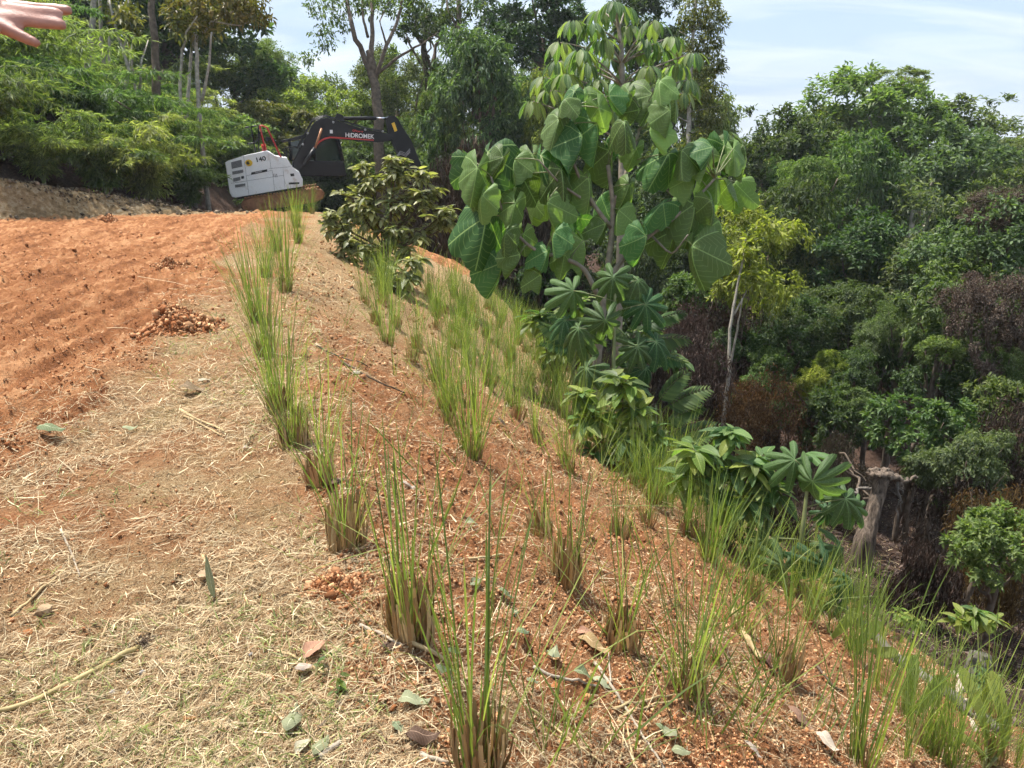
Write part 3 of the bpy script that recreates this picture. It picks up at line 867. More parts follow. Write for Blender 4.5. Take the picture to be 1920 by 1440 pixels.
T('broadleaf_tree', 'droop', 'dark', 1450, 470, 25, 260, 300, 'dark tree behind the yellow green tree', group=FG)
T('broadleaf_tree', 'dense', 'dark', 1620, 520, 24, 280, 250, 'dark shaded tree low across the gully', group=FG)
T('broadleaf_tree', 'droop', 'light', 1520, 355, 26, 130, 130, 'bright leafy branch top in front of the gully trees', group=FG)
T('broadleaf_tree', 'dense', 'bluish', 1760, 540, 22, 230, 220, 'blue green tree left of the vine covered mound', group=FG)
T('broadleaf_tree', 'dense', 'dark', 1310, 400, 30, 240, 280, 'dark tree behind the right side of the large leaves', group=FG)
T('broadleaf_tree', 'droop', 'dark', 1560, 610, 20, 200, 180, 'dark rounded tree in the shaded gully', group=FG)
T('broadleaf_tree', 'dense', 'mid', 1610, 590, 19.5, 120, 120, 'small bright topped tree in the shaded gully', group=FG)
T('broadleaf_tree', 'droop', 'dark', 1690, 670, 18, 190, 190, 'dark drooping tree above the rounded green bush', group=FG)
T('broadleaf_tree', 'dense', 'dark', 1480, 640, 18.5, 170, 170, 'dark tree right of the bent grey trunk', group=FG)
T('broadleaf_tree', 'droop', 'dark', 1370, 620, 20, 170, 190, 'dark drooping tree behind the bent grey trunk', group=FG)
T('slender_tree', 'sprig', 'yellow', 1415, 500, 17, 200, 230, 'yellow green slender tree in the sun below the large leaves', bark='bark', trunk_r=0.04, base_dx=-0.55)
T('slender_tree', 'willowy', 'yellow', 1515, 740, 15.5, 110, 130, 'bright yellow green sapling in the dark gully', trunk_r=0.05)
T('slender_tree', 'willowy', 'yellow', 1562, 690, 16.5, 80, 80, 'small yellow green sapling top beside the bright sapling', trunk_r=0.04)
T('vine_mound', 'dense', 'bluish', 1850, 480, 17, 260, 240, 'vine covered mound at the right edge', cat='vines')
T('vine_mound', 'droop', 'mid', 1800, 600, 16, 260, 230, 'green vines hanging over the brown tangle', cat='vines')
T('vine_mound', 'fine', 'purple', 1880, 395, 16.6, 150, 110, 'dried purplish vines crowning the mound at right', cat='vines')
T('vine_mound', 'fine', 'purple', 1865, 610, 14.4, 190, 250, 'brown withered vines down the side of the mound', cat='vines')
T('gully_bush', 'bush', 'mid', 1715, 815, 13, 190, 200, 'rounded green bush behind the broken stump', cat='bush')
T('gully_bush', 'droop', 'bluish', 1800, 880, 12, 200, 190, 'layered green bush right of the broken stump', cat='bush')
T('gully_bush', 'bush', 'mid', 1880, 770, 13.5, 150, 150, 'green bush at the right edge above the stump', cat='bush')
T('gully_bush', 'bush', 'light', 1880, 1030, 8.5, 190, 190, 'fine leaved bright bush at the lower right edge', cat='bush')
T('gully_bush', 'fine', 'light', 1850, 985, 9.0, 90, 70, 'small yellow green bush top beside the rusty fronds', cat='bush')
T('gully_bush', 'bush', 'dark', 1560, 800, 15, 150, 200, 'dark green bush behind the bright sapling', cat='bush')
T('gully_bush', 'fine', 'dark', 1480, 620, 19, 180, 160, 'dark bush under the yellow green slender tree', cat='bush')

def wood_rows():
    """the trees that close the wood between the ones picked out above, in rows from far to near"""
    rng = np.random.default_rng(606)
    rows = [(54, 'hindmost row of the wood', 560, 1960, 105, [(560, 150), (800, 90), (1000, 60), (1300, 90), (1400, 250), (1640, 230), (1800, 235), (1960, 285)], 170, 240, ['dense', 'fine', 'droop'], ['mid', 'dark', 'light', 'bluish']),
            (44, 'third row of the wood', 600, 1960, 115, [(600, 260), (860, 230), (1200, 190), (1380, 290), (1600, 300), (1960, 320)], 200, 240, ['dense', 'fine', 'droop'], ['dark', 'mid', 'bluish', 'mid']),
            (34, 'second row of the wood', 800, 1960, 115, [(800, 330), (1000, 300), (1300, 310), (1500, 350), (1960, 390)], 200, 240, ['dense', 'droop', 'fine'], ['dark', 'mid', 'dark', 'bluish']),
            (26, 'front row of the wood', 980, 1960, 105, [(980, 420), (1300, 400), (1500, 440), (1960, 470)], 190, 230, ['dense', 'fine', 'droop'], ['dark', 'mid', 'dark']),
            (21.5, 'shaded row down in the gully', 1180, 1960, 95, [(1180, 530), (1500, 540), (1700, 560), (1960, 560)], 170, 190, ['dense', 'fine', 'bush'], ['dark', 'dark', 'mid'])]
    for s0, rn, x0, x1, st, prof, w, h, kinds, mats in rows:
        for k, px in enumerate(np.arange(x0, x1, st)):
            x = px + rng.uniform(-25, 25); top = np.interp(x, *zip(*prof)) + rng.uniform(-12, 30)
            hh = h * rng.uniform(0.85, 1.2)
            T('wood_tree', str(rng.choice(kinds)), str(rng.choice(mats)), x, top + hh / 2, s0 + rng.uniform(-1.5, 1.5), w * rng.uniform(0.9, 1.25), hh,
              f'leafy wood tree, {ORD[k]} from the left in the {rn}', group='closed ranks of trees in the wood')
wood_rows()

T('gully_bush', 'bush', 'mid', 1450, 690, 16.5, 90, 90, 'green bush between the pale trunk and the bright sapling', cat='bush')
T('gully_bush', 'fine', 'bluish', 1650, 640, 17.5, 110, 90, 'greyish bush amid the brown brush', cat='bush')
T('gully_bush', 'bush', 'mid', 1600, 760, 14.5, 80, 80, 'leafy bush right of the bright sapling', cat='bush')
T('gully_bush', 'fine', 'mid', 1700, 610, 16.8, 120, 110, 'fine leaved bush under the blue green tree', cat='bush')
T('gully_bush', 'bush', 'light', 1760, 660, 15.0, 90, 70, 'broad leaved bush on the brown tangle', cat='bush')
T('gully_bush', 'bush', 'dark', 1380, 660, 17.5, 110, 110, 'shaded bush behind the bent grey trunk', cat='bush')
T('gully_bush', 'bush', 'mid', 1290, 560, 18.5, 120, 120, 'bush in the shade below the right hand large leaves', cat='bush')
T('gully_bush', 'fine', 'mid', 1880, 680, 14.6, 120, 110, 'small leaved bush on the side of the vine mound', cat='bush')
T('broadleaf_tree', 'droop', 'dark', 1580, 720, 16.5, 150, 150, 'dark drooping tree right of the bright sapling', group=FG)
T('broadleaf_tree', 'dense', 'dark', 1790, 720, 15.5, 180, 160, 'dark tree under the hanging green vines', group=FG)
T('broadleaf_tree', 'droop', 'mid', 1440, 760, 16, 130, 130, 'green drooping tree left of the bright sapling', group=FG)
T('gully_bush', 'bush', 'mid', 395, 345, 35, 110, 90, 'green bush behind the counterweight of the digger', cat='bush')
T('gully_bush', 'bush', 'dark', 425, 330, 38, 120, 120, 'dark bush behind the left end of the digger', cat='bush')
T('gully_bush', 'fine', 'mid', 470, 330, 37, 120, 100, 'fine leaved bush hidden behind the digger body', cat='bush')
T('gully_bush', 'bush', 'mid', 790, 330, 33, 110, 110, 'green bush between the stick and the big bushy tree', cat='bush')

BRUSH = [make_brush('brush', 3, 12, 1050, ll=0.036), make_brush('brush', 4, 12, 1050, 0.5, 0.22, 0.033), make_brush('brush', 9, 12, 1000, 1.6, 0.10, 0.06)]
def brush(px, py, s, wpx, hpx, label, mat='dead', k=0, group='dead brush in the gully'):
    """brush whose foot is seen at (px, py)"""
    c = at(px, py, s); g = gz(c.x, c.y) - 0.05
    h = hpx / F_PX * s + max(0, c.z - g); w = max(wpx / F_PX * s * 0.75, h * 0.55)
    root = thing('dead_brush', (c.x, c.y, g), label, 'brush', group, random.uniform(0, 6.28))
    f = put('dead_leaves', BRUSH[k][0], M['dead'], root, scale=(w, w, h)); obj_mat(f, M[mat])
    put('stems', BRUSH[k][1], M['drystem'], root, scale=(w, w, h))
brush(890, 520, 26, 150, 260, 'grey brown hanging brush behind the bush and the fresh soil', 'dead', 2)
brush(960, 560, 25, 140, 260, 'dark brown brush between fresh soil and the large leaves', 'dead', 2)
brush(840, 440, 28, 120, 150, 'withered brush below the leafy tree beside the digger stick', 'dead', 2)
brush(1275, 760, 17, 150, 230, 'purplish brown brush right of the trunk of the large-leaved tree', 'purple', 0)
brush(1340, 700, 19, 150, 200, 'brown brush left of the slender pale trunk', 'dead', 1)
brush(1425, 810, 15.5, 110, 130, 'rust brown bracken right of the slender pale trunk', 'rust', 1)
brush(1560, 900, 12.5, 150, 120, 'grey dead brush left of the broken stump', 'dead', 0)
brush(1895, 970, 9.6, 90, 110, 'rusty orange fern fronds at the right edge', 'rust', 0)
brush(1720, 1060, 9.0, 140, 60, 'low brown brush in front of the dark hollow', 'dead', 2)
brush(1440, 1000, 10, 160, 120, 'brown litter brush behind the palmate sapling', 'dead', 2)

brush(1890, 860, 12.2, 150, 170, 'withered vines at the right edge above the rusty fronds', 'dead', 0)
brush(1210, 720, 16, 120, 120, 'deep shaded brush between trunk and pinnate fronds', 'purple', 2)

# slender pale trunks on the bamboo hill and the tall trees behind the digger
trunk_thing('slender_tree', [([(163, 130), (172, 60), (181, -40)], 0.13, 0.09)], 'leaning pale slender trunk just right of the raised hand', s=27, leaves=[(190, -60, 60, 30)], seed=2)
trunk_thing('slender_tree', [([(192, 110), (188, 40), (186, -50)], 0.09, 0.06)], 'thin straight pale trunk, second right of the raised hand', s=28, leaves=[(200, -70, 60, 30)], seed=3)
trunk_thing('slender_tree', [([(203, 145), (205, 60), (202, -40)], 0.06, 0.04), ([(205, 70), (222, 30), (232, 5)], 0.04, 0.02)], 'thin forked trunk beneath the yellowish leaves', s=28, leaves=[(225, 25, 30, 26), (205, 10, 25, 16)], lmat='olive', seed=4)
trunk_thing('crooked_tree', [([(218, 215), (236, 160), (242, 130), (230, 90), (215, 45), (205, 0)], 0.075, 0.03), ([(231, 92), (245, 40), (240, 0)], 0.04, 0.015), ([(228, 80), (212, 60)], 0.03, 0.015), ([(240, 135), (250, 70)], 0.03, 0.012)],
            'crooked white trunk with forked bare limbs on the hill', s=25, leaves=[(240, 30, 26, 22), (250, 60, 18, 12)], lmat='olive', seed=5)
trunk_thing('crooked_tree', [([(256, 190), (250, 140), (247, 110), (240, 80)], 0.06, 0.025), ([(262, 175), (264, 120), (278, 75)], 0.05, 0.02), ([(265, 115), (270, 90)], 0.03, 0.01)], 'bare twisted dead tree right of the crooked white trunk', s=25.5, seed=6)
trunk_thing('mossy_tree', [([(293, 180), (294, 110), (286, 30), (283, -50)], 0.17, 0.11), ([(293, 175), (306, 130)], 0.06, 0.03)], 'thick dark mossy trunk on the hill', s=27, bark='bark', leaves=[(290, -60, 90, 50)], lmat='dark', seed=7)
trunk_thing('slender_tree', [([(338, 235), (338, 150), (342, 90)], 0.07, 0.045), ([(342, 95), (350, 60), (370, 30)], 0.04, 0.02)], 'thin pale trunk, left one of the three in front of the spreading crown', s=26, leaves=[(345, 50, 35, 34)], lmat='olive', seed=8)
trunk_thing('slender_tree', [([(348, 238), (355, 150), (360, 80)], 0.075, 0.05), ([(360, 90), (380, 50), (410, 35)], 0.04, 0.02)], 'thin pale trunk, middle one of the three in front of the spreading crown', s=26.4, leaves=[(385, 40, 40, 40)], lmat='olive', seed=9)
trunk_thing('spreading_tree', [([(376, 255), (372, 170), (368, 90), (366, 60)], 0.09, 0.06), ([(378, 190), (392, 120), (397, 60)], 0.06, 0.03), ([(368, 75), (400, 40), (450, 15)], 0.05, 0.02), ([(368, 80), (345, 45), (330, 20)], 0.045, 0.02), ([(395, 40), (450, 48), (490, 30)], 0.03, 0.012)],
            'spreading tree with fine leaves over the hill, right of the pale trunks', s=26, leaves=[(345, 20, 40, 60), (395, 15, 40, 70), (440, 15, 40, 70), (480, 28, 28, 44), (460, -20, 50, 60), (370, 60, 25, 24)], lmat='olive', lsize=0.24, seed=10)
trunk_thing('fallen_branch', [([(30, 125), (70, 120), (118, 124)], 0.04, 0.02), ([(38, 124), (52, 138), (36, 150)], 0.025, 0.012)], 'bare white branch jutting from the bamboo below the raised hand', s=22, cat='branch', seed=11)
trunk_thing('fallen_branch', [([(112, 150), (190, 172), (245, 205)], 0.045, 0.02), ([(170, 168), (205, 165)], 0.02, 0.01)], 'dark bare branch slanting across the bamboo', s=21.5, bark='bark', cat='branch', seed=12)
trunk_thing('tall_tree', [([(712, 320), (709, 230), (703, 170), (697, 120), (692, 95)], 0.30, 0.17), ([(702, 160), (682, 105), (662, 55), (645, -20)], 0.16, 0.08), ([(697, 120), (698, 60), (696, -20)], 0.14, 0.07), ([(690, 70), (680, 30), (678, -20)], 0.07, 0.04),
                           ([(704, 150), (722, 90), (745, 40), (758, -10)], 0.11, 0.05), ([(706, 140), (750, 105), (795, 80), (822, 60)], 0.08, 0.025), ([(725, 85), (712, 40), (730, 0)], 0.05, 0.02)],
            'tall tree with forking bare trunk behind the digger', s=35, bark='bark',
            leaves=[(610, 20, 40, 60), (650, 5, 40, 60), (610, 70, 34, 40), (640, 45, 20, 20), (700, 10, 30, 30), (745, 15, 26, 26), (690, -20, 60, 60), (580, 110, 20, 22)], lmat='mid', lsize=0.24, seed=13)
trunk_thing('tall_tree', [([(865, 120), (861, 50), (860, -30)], 0.16, 0.12), ([(862, 60), (840, 20), (835, -20)], 0.08, 0.05), ([(835, 75), (800, 60), (780, 20)], 0.06, 0.03)],
            'tall dark trunk above the big bushy tree', s=38, bark='bark', leaves=[(800, 50, 30, 40), (790, 20, 30, 44), (835, 20, 30, 40), (880, 10, 40, 50), (770, 0, 34, 34), (845, 70, 20, 20)], lmat='dark', lsize=0.3, seed=14)
trunk_thing('slim_tree', [([(1290, 300), (1291, 200), (1296, 100), (1306, -30)], 0.12, 0.05)] + [([(1293, y), (1293 + dx, y - 12)], 0.03, 0.01) for y, dx in ((250, 50), (210, 60), (170, 55), (130, 62), (90, 60), (50, 55), (230, -25), (150, -25), (70, -20), (20, 50))],
            'tall slim tree in rusty green tiers against the sky', s=28, leaves=[(1325, 262, 36, 182), (1300, 285, 36, 156), (1330, 215, 33, 156), (1322, 170, 36, 166), (1330, 125, 33, 156), (1320, 80, 36, 166), (1335, 40, 31, 140), (1315, 5, 40, 156), (1285, 190, 23, 78), (1280, 100, 23, 78), (1290, 40, 23, 78)], lmat='olive', lsize=0.17, seed=15)
trunk_thing('pale_trunk_tree', [([(1700, 505), (1706, 440), (1714, 392)], 0.13, 0.08), ([(1716, 450), (1722, 420), (1724, 395)], 0.08, 0.05), ([(1712, 470), (1735, 420), (1750, 395)], 0.06, 0.03), ([(1722, 520), (1745, 465), (1762, 425)], 0.07, 0.04)],
            'group of pale forked trunks across the gully', s=27, leaves=[(1735, 380, 60, 90), (1690, 370, 50, 60)], lmat='bluish', lsize=0.26, seed=16)
trunk_thing('slender_tree', [([(1358, 775), (1368, 700), (1366, 640), (1376, 570), (1390, 500), (1400, 440)], 0.05, 0.02), ([(1368, 690), (1382, 620), (1392, 560)], 0.025, 0.012), ([(1376, 590), (1400, 545)], 0.025, 0.01)],
            'thin bent grey trunk rising under the yellow green leaves', s=15.5, leaves=[(1395, 470, 30, 40), (1420, 520, 36, 50), (1440, 430, 32, 40)], lmat='yellow', lsize=0.2, seed=17)

# ------------------------------------------------------------------ the large-leaved tree
M['bigleaf'] = leaf_mat('large soft leaves', G(0.075, 0.145, 0.046), G(0.195, 0.285, 0.090), trans=0.36, vv=0.6, veins=1, rough=0.5, spec=0.2, tcol=(1.7, 1.9, 0.6))
M['palm_leaf'] = leaf_mat('palmate sapling leaves', G(0.055, 0.105, 0.042), G(0.11, 0.180, 0.062), trans=0.35, vv=0.3, veins=1, rough=0.5)
M['umbrella'] = leaf_mat('umbrella leaves', G(0.075, 0.130, 0.052), G(0.20, 0.27, 0.10), trans=0.42, vv=0.4, veins=2, rough=0.5)
M['greybark'] = plain('smooth grey bark', (0.24, 0.205, 0.16), 0.85, var=0.3, scale=14, bump=0.4, bscale=40, spec=0.2)
M['petiole'] = plain('green leaf stalk', (0.17, 0.19, 0.07), 0.6, var=0.2, scale=10)
def uvmesh(name, t):
    V, Fs, U = t
    return mesh_np(name, V, Fs if isinstance(Fs, list) else [Fs], uv=U)
def big_leaf(sd):
    rng = np.random.default_rng(sd)
    V, Fs, U = leaf_palmate(5, 322, 0.13, 0.66, rng.uniform(0.5, 1.2), rng.uniform(0.05, 0.10), 7, 8, sd, sharp=1.7)
    V[:, 2] -= rng.uniform(0.15, 0.65) * np.abs(V[:, 1]) ** 1.15
    V[:, 2] += rng.normal(0, 0.18) * V[:, 0] * V[:, 1] + 0.03 * np.sin(V[:, 1] * 9 + V[:, 0] * 5)
    return V, Fs, U
BIG = [uvmesh('large leaf', big_leaf(sd)) for sd in (1, 2, 3, 4, 5, 6, 7)]
PALM = [uvmesh('palmate leaf', leaf_palmate(9, 326, 0.48, 0.72, 0.75 + 0.35 * (sd % 4), 0.12, 7, 8, sd, sharp=2.4)) for sd in (11, 12, 13, 14, 15)]
def rot_of(d, n):
    R = frames(np.array([d], float), np.array([n], float))[0]
    return Matrix(R.tolist()).to_euler()
def leaf_on(root, mesh, mat, attach, direction, normal, size, joint=None, name='leaf', stalk=0.006, wide=1.0):
    """one leaf with its stalk; attach is in the root's space"""
    o = put(name, mesh, mat, root, loc=attach, rot=rot_of(direction, normal), scale=(size, size * wide, size))
    if joint is not None:
        pts = bend(joint, attach, 5, sag=-0.04 * size)
        V, Fs = tube(pts, np.linspace(stalk * 1.3, stalk, 5), 5)
        put('leaf_stalk', mesh_np('leaf stalk', V, Fs), M['petiole'], root)
    return o
def large_leaved_tree():
    rng = np.random.default_rng(15)
    S0 = 9.0
    base = at(1113, 800, S0)
    g = gz(base.x, base.y) - 0.08
    root = thing('large_leaved_tree', (base.x, base.y, g), 'young tree with very large drooping lobed leaves on the slope', 'tree')
    o = np.array(root.location)
    W = lambda x, y, s=S0: np.array(at(x, y, s)) - o
    limbs = [([(1113, 815), (1118, 690), (1128, 600), (1140, 500), (1148, 440), (1150, 380), (1140, 310)], 0.055, 0.025, 0),
             ([(1128, 560), (1160, 490), (1220, 440), (1290, 390), (1340, 335)], 0.035, 0.014, -0.3),
             ([(1124, 560), (1095, 500), (1060, 485), (1000, 470), (950, 420), (920, 330)], 0.032, 0.012, -0.4),
             ([(1148, 430), (1110, 380), (1080, 320), (1060, 260), (1075, 200)], 0.028, 0.012, -0.2),
             ([(1148, 390), (1180, 310), (1200, 240), (1215, 185)], 0.028, 0.012, 0.1),
             ([(1110, 385), (1050, 345), (1010, 300)], 0.018, 0.009, -0.5),
             ([(1220, 440), (1260, 480), (1290, 440)], 0.016, 0.008, -0.5)]
    parts, ends = [], []
    for pl, r0, r1, ds in limbs:
        n = len(pl)
        pts = np.array([W(x, y, S0 + ds * i / (n - 1)) for i, (x, y) in enumerate(pl)])
        t = np.linspace(0, n - 1, n * 3)
        sm = np.stack([np.interp(t, np.arange(n), pts[:, k]) for k in range(3)], 1)
        sm[1:-1] = (sm[:-2] + sm[1:-1] * 2 + sm[2:]) / 4
        parts.append(tube(sm, np.linspace(r0, r1, len(sm)), 8)); ends.append(sm)
    V, Fs = merge(parts)
    put('trunk', mesh_np('trunk', V, Fs), M['greybark'], root)
    allp = np.concatenate([e[len(e) // 3:] for e in ends])
    # leaves read off the photograph: stalk end, tip
    Z = 3.131
    L = [(480, 600, 500, 820), (725, 480, 720, 690), (730, 250, 710, 420), (1140, 240, 1110, 420), (1120, 450, 1140, 600), (1240, 330, 1260, 510), (820, 320, 850, 415),
         (620, 270, 560, 350), (240, 700, 220, 850), (110, 670, 70, 900), (260, 610, 230, 690), (170, 580, 140, 800), (370, 720, 270, 890), (520, 870, 510, 1060),
         (600, 680, 640, 860), (760, 730, 800, 920), (810, 410, 840, 660), (885, 570, 950, 790), (590, 380, 540, 560), (1310, 570, 1290, 720), (1230, 590, 1130, 780),
         (1390, 560, 1420, 690), (1490, 550, 1470, 670), (1560, 540, 1600, 720), (1670, 540, 1750, 750), (1385, 715, 1380, 900), (1500, 700, 1540, 840),
         (1385, 885, 1370, 1120), (1260, 1040, 1240, 1270), (1530, 980, 1600, 1220), (1370, 1130, 1370, 1400), (1200, 880, 1060, 1000), (940, 920, 900, 1050),
         (1000, 770, 960, 900), (730, 1100, 790, 1290), (560, 1050, 530, 1180), (380, 1060, 380, 1150), (160, 960, 120, 1250), (280, 1050, 240, 1170),
         (250, 1230, 240, 1430), (520, 1160, 510, 1240), (480, 1300, 500, 1430), (1100, 1070, 1090, 1280), (1180, 165, 1170, 250), (1000, 230, 960, 330), (680, 220, 650, 300),
         (880, 250, 920, 330), (1260, 240, 1300, 350), (1040, 560, 1000, 690), (650, 440, 600, 560), (330, 620, 300, 740),
         (80, 740, 50, 880), (140, 830, 90, 1000), (1340, 620, 1330, 740), (1610, 560, 1630, 700), (1450, 620, 1460, 740),
         (330, 880, 300, 1040), (860, 1000, 830, 1120), (620, 1180, 600, 1330), (360, 1180, 330, 1350),
         (1320, 940, 1290, 1080), (1480, 860, 1520, 1000), (1060, 330, 1030, 440), (970, 400, 990, 500)]
    fwd = np.array([0, -CP, SP])
    for i, (ax, ay, tx, ty) in enumerate(L):
        s = S0 - 0.25 + rng.uniform(-0.35, 0.25)
        a = W(860 + ax / Z, 100 + ay / Z, s); tp = W(860 + tx / Z, 100 + ty / Z, s - rng.uniform(-0.05, 0.16))
        d = tp - a; ln = np.linalg.norm(d)
        n = fwd * rng.uniform(0.5, 1.1) + np.array([rng.normal(0, 0.7), 0, rng.uniform(0.2, 0.9)])
        j = allp[np.argmin(np.linalg.norm(allp - a, axis=1) + 0.4 * np.maximum(0, allp[:, 2] - a[2]))]
        leaf_on(root, BIG[rng.integers(7)], M['bigleaf'], a, d, n, max(ln, 0.30) * rng.uniform(0.82, 0.98), j, wide=rng.uniform(0.58, 0.78))
    for c in ((1000, 300), (930, 370), (1080, 230), (1200, 220), (1120, 400), (1180, 380), (1300, 330), (1350, 330), (1290, 450), (970, 460), (1230, 400), (1060, 420), (1060, 330)):
        for k in range(1):                                  # leaves on the far side and inside
            s = S0 + rng.uniform(0.1, 0.9)
            a = W(c[0] + rng.normal(0, 38), c[1] + rng.normal(0, 38), s)
            az = rng.uniform(0, 2 * math.pi)
            d = np.array([math.cos(az) * 0.5, math.sin(az) * 0.5, -rng.uniform(0.4, 1.1)])
            n = np.array([math.cos(az), math.sin(az), 0.7])
            j = allp[np.argmin(np.linalg.norm(allp - a, axis=1))]
            leaf_on(root, BIG[rng.integers(7)], M['bigleaf'], a, d, n, rng.uniform(0.28, 0.42), j, wide=0.7)
large_leaved_tree()

def umbrella_tree():
    """tall tree behind, leaves in drooping umbrellas"""
    rng = np.random.default_rng(25)
    S0 = 13.5
    b = at(1165, 560, S0); g = gz(b.x, b.y) - 0.1
    root = thing('umbrella_leaved_tree', (b.x, b.y, g), 'tall tree with drooping umbrellas of pale leaves behind the large-leaved tree', 'tree')
    o = np.array(root.location)
    W = lambda x, y, s=S0: np.array(at(x, y, s)) - o
    heads = [(1075, 40, 11), (1225, 40, 11), (1260, 70, 11), (1050, 80, 10), (1300, 100, 10), (1000, 190, 10), (1045, 115, 11), (1125, 20, 12), (1175, 15, 12), (1130, 75, 12), (1195, 95, 12), (1240, 95, 11), (1100, 120, 11), (1160, 135, 11), (1280, 175, 10), (1020, 145, 10), (1235, 180, 10), (1150, 5, 15), (1110, 45, 14), (1180, 50, 14), (1215, 75, 12), (1090, 95, 13), (1150, 105, 14), (1215, 125, 13), (1270, 120, 13), (1060, 140, 13), (1120, 150, 12), (1180, 150, 12), (1250, 160, 12), (1290, 150, 10), (1030, 170, 10), (1165, 195, 10), (1085, 185, 10)]
    stem = np.array([W(1165, 620), W(1165, 400), W(1168, 200), W(1165, 80), W(1152, 10)]); stem[0] = (0, 0, 0)
    t = np.linspace(0, 4, 13)
    sm = np.stack([np.interp(t, np.arange(5), stem[:, k]) for k in range(3)], 1)
    parts = [tube(sm, np.linspace(0.085, 0.025, 13), 8)]
    lv = [uvmesh('umbrella leaf', leaf_grid(1.0, 0.36, 6, 0.1, 0.35, 0.0, 0.55, sd)) for sd in (1, 2)]
    for hx, hy, m in heads:
        s = S0 + rng.uniform(-0.9, 0.9)
        h = W(hx, hy, s)
        k = np.argmin(np.abs(sm[:, 2] - (h[2] - 0.45)))
        parts.append(tube(bend(sm[k], h, 6, sag=-0.06), np.linspace(0.02, 0.009, 6), 5))
        for q in range(m):
            az = q / m * 2 * math.pi + rng.uniform(-0.2, 0.2)
            d = np.array([math.cos(az), math.sin(az), -rng.uniform(0.35, 1.3)])
            n = np.array([math.cos(az) * 0.7, math.sin(az) * 0.7, 1.0])
            p = h + np.array([math.cos(az), math.sin(az), 0.1]) * 0.10
            put('leaf', lv[q % 2], M['umbrella'], root, loc=p, rot=rot_of(d, n), scale=rng.uniform(0.27, 0.40))
    V, Fs = merge(parts)
    put('trunk', mesh_np('trunk', V, Fs), M['greybark'], root)
umbrella_tree()

def palmate_sapling(bx, by, s, stem_px, leaves, label, r=0.018, seed=1):
    rng = np.random.default_rng(seed)
    b = at(bx, by, s); g = gz(b.x, b.y) - 0.05
    root = thing('palmate_sapling', (b.x, b.y, g), label, 'sapling')
    o = np.array(root.location)
    W = lambda x, y, ss=s: np.array(at(x, y, ss)) - o
    pts = np.array([[0, 0, 0]] + [W(x, y) for x, y in stem_px])
    t = np.linspace(0, len(pts) - 1, len(pts) * 3)
    sm = np.stack([np.interp(t, np.arange(len(pts)), pts[:, k]) for k in range(3)], 1)
    V, Fs = tube(sm, np.linspace(r * 1.15, r * 0.6, len(sm)), 8)
    put('stem', mesh_np('stem', V, Fs), M['petiole'], root)
    for ax, ay, size, dx, dy, face, ds in leaves:
        a = W(ax, ay, s + ds)
        d = np.array([dx, -0.25 + rng.normal(0, 0.1), -dy])
        n = np.array([rng.normal(0, 0.45), -face + rng.normal(0, 0.3), 1.0])
        j = sm[np.argmin(np.linalg.norm(sm - a, axis=1) + 0.7 * np.abs(sm[:, 2] - a[2] + 0.05))]
        leaf_on(root, PALM[rng.integers(5)], M['palm_leaf'], a, d, n, size / F_PX * s * 0.88, j, stalk=0.004)
    return root
palmate_sapling(1503, 1030, 5.6, [(1505, 990), (1512, 930), (1516, 890)],
    [(1523, 902, 78, 0.1, 1.0, 1.6, -0.15), (1490, 862, 62, -0.6, 0.5, 0.6, 0.0), (1510, 850, 50, 0.2, -0.3, 0.6, 0.2), (1585, 935, 62, 0.8, 0.6, 0.6, 0.0), (1605, 950, 50, 0.6, 0.9, 0.8, 0.1),
     (1572, 1025, 58, 0.7, 0.7, 0.6, -0.1), (1545, 1060, 66, 0.2, 1.0, 1.2, -0.2), (1595, 1090, 60, 0.7, 0.8, 0.8, -0.2), (1440, 1010, 58, -0.7, 0.5, 0.4, 0.1), (1470, 1060, 62, -0.3, 0.9, 0.9, -0.1), (1550, 960, 40, 0.7, 0.4, 0.5, 0.3)],
    'palmate sapling with one big nine-lobed leaf facing the road', seed=3)
palmate_sapling(1150, 745, 8.0, [(1150, 700), (1152, 620), (1153, 545)],
    [(1150, 520, 62, -0.2, 0.9, 1.2, -0.1), (1195, 525, 56, 0.8, 0.5, 0.6, 0), (1210, 570, 60, 0.8, 0.7, 0.7, 0), (1135, 600, 60, -0.1, 1.0, 1.3, -0.2), (1075, 545, 58, -0.9, 0.4, 0.5, 0.1), (1085, 615, 62, -0.7, 0.8, 0.8, 0),
     (1230, 640, 58, 0.7, 0.7, 0.8, 0), (1195, 650, 55, 0.4, 0.9, 1.0, -0.1), (1100, 690, 60, -0.6, 0.7, 0.8, -0.1), (1160, 510, 46, 0.3, -0.2, 0.5, 0.2), (1210, 690, 55, 0.6, 0.8, 0.9, 0), (1060, 600, 45, -0.9, 0.5, 0.6, 0.2)],
    'palmate sapling in front of the trunk of the large-leaved tree', r=0.022, seed=4)

# ------------------------------------------------------------------ leafy shrubs on the slope
M['shrub'] = leaf_mat('ovate shrub leaves', G(0.070, 0.125, 0.040), G(0.20, 0.26, 0.080), trans=0.40, vv=0.5, veins=2, rough=0.45, spec=0.3)
M['shrub_young'] = leaf_mat('bright young leaves', G(0.12, 0.175, 0.030), G(0.27, 0.32, 0.080), trans=0.45, vv=0.4, veins=2, rough=0.4)
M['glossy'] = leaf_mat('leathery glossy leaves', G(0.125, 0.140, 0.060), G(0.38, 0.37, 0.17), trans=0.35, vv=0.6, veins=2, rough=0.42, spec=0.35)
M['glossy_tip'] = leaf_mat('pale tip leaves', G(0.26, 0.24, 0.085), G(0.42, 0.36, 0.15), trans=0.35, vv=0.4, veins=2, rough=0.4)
M['twig'] = plain('brown twig', (0.11, 0.075, 0.05), 0.85, var=0.3, scale=20, spec=0.2)
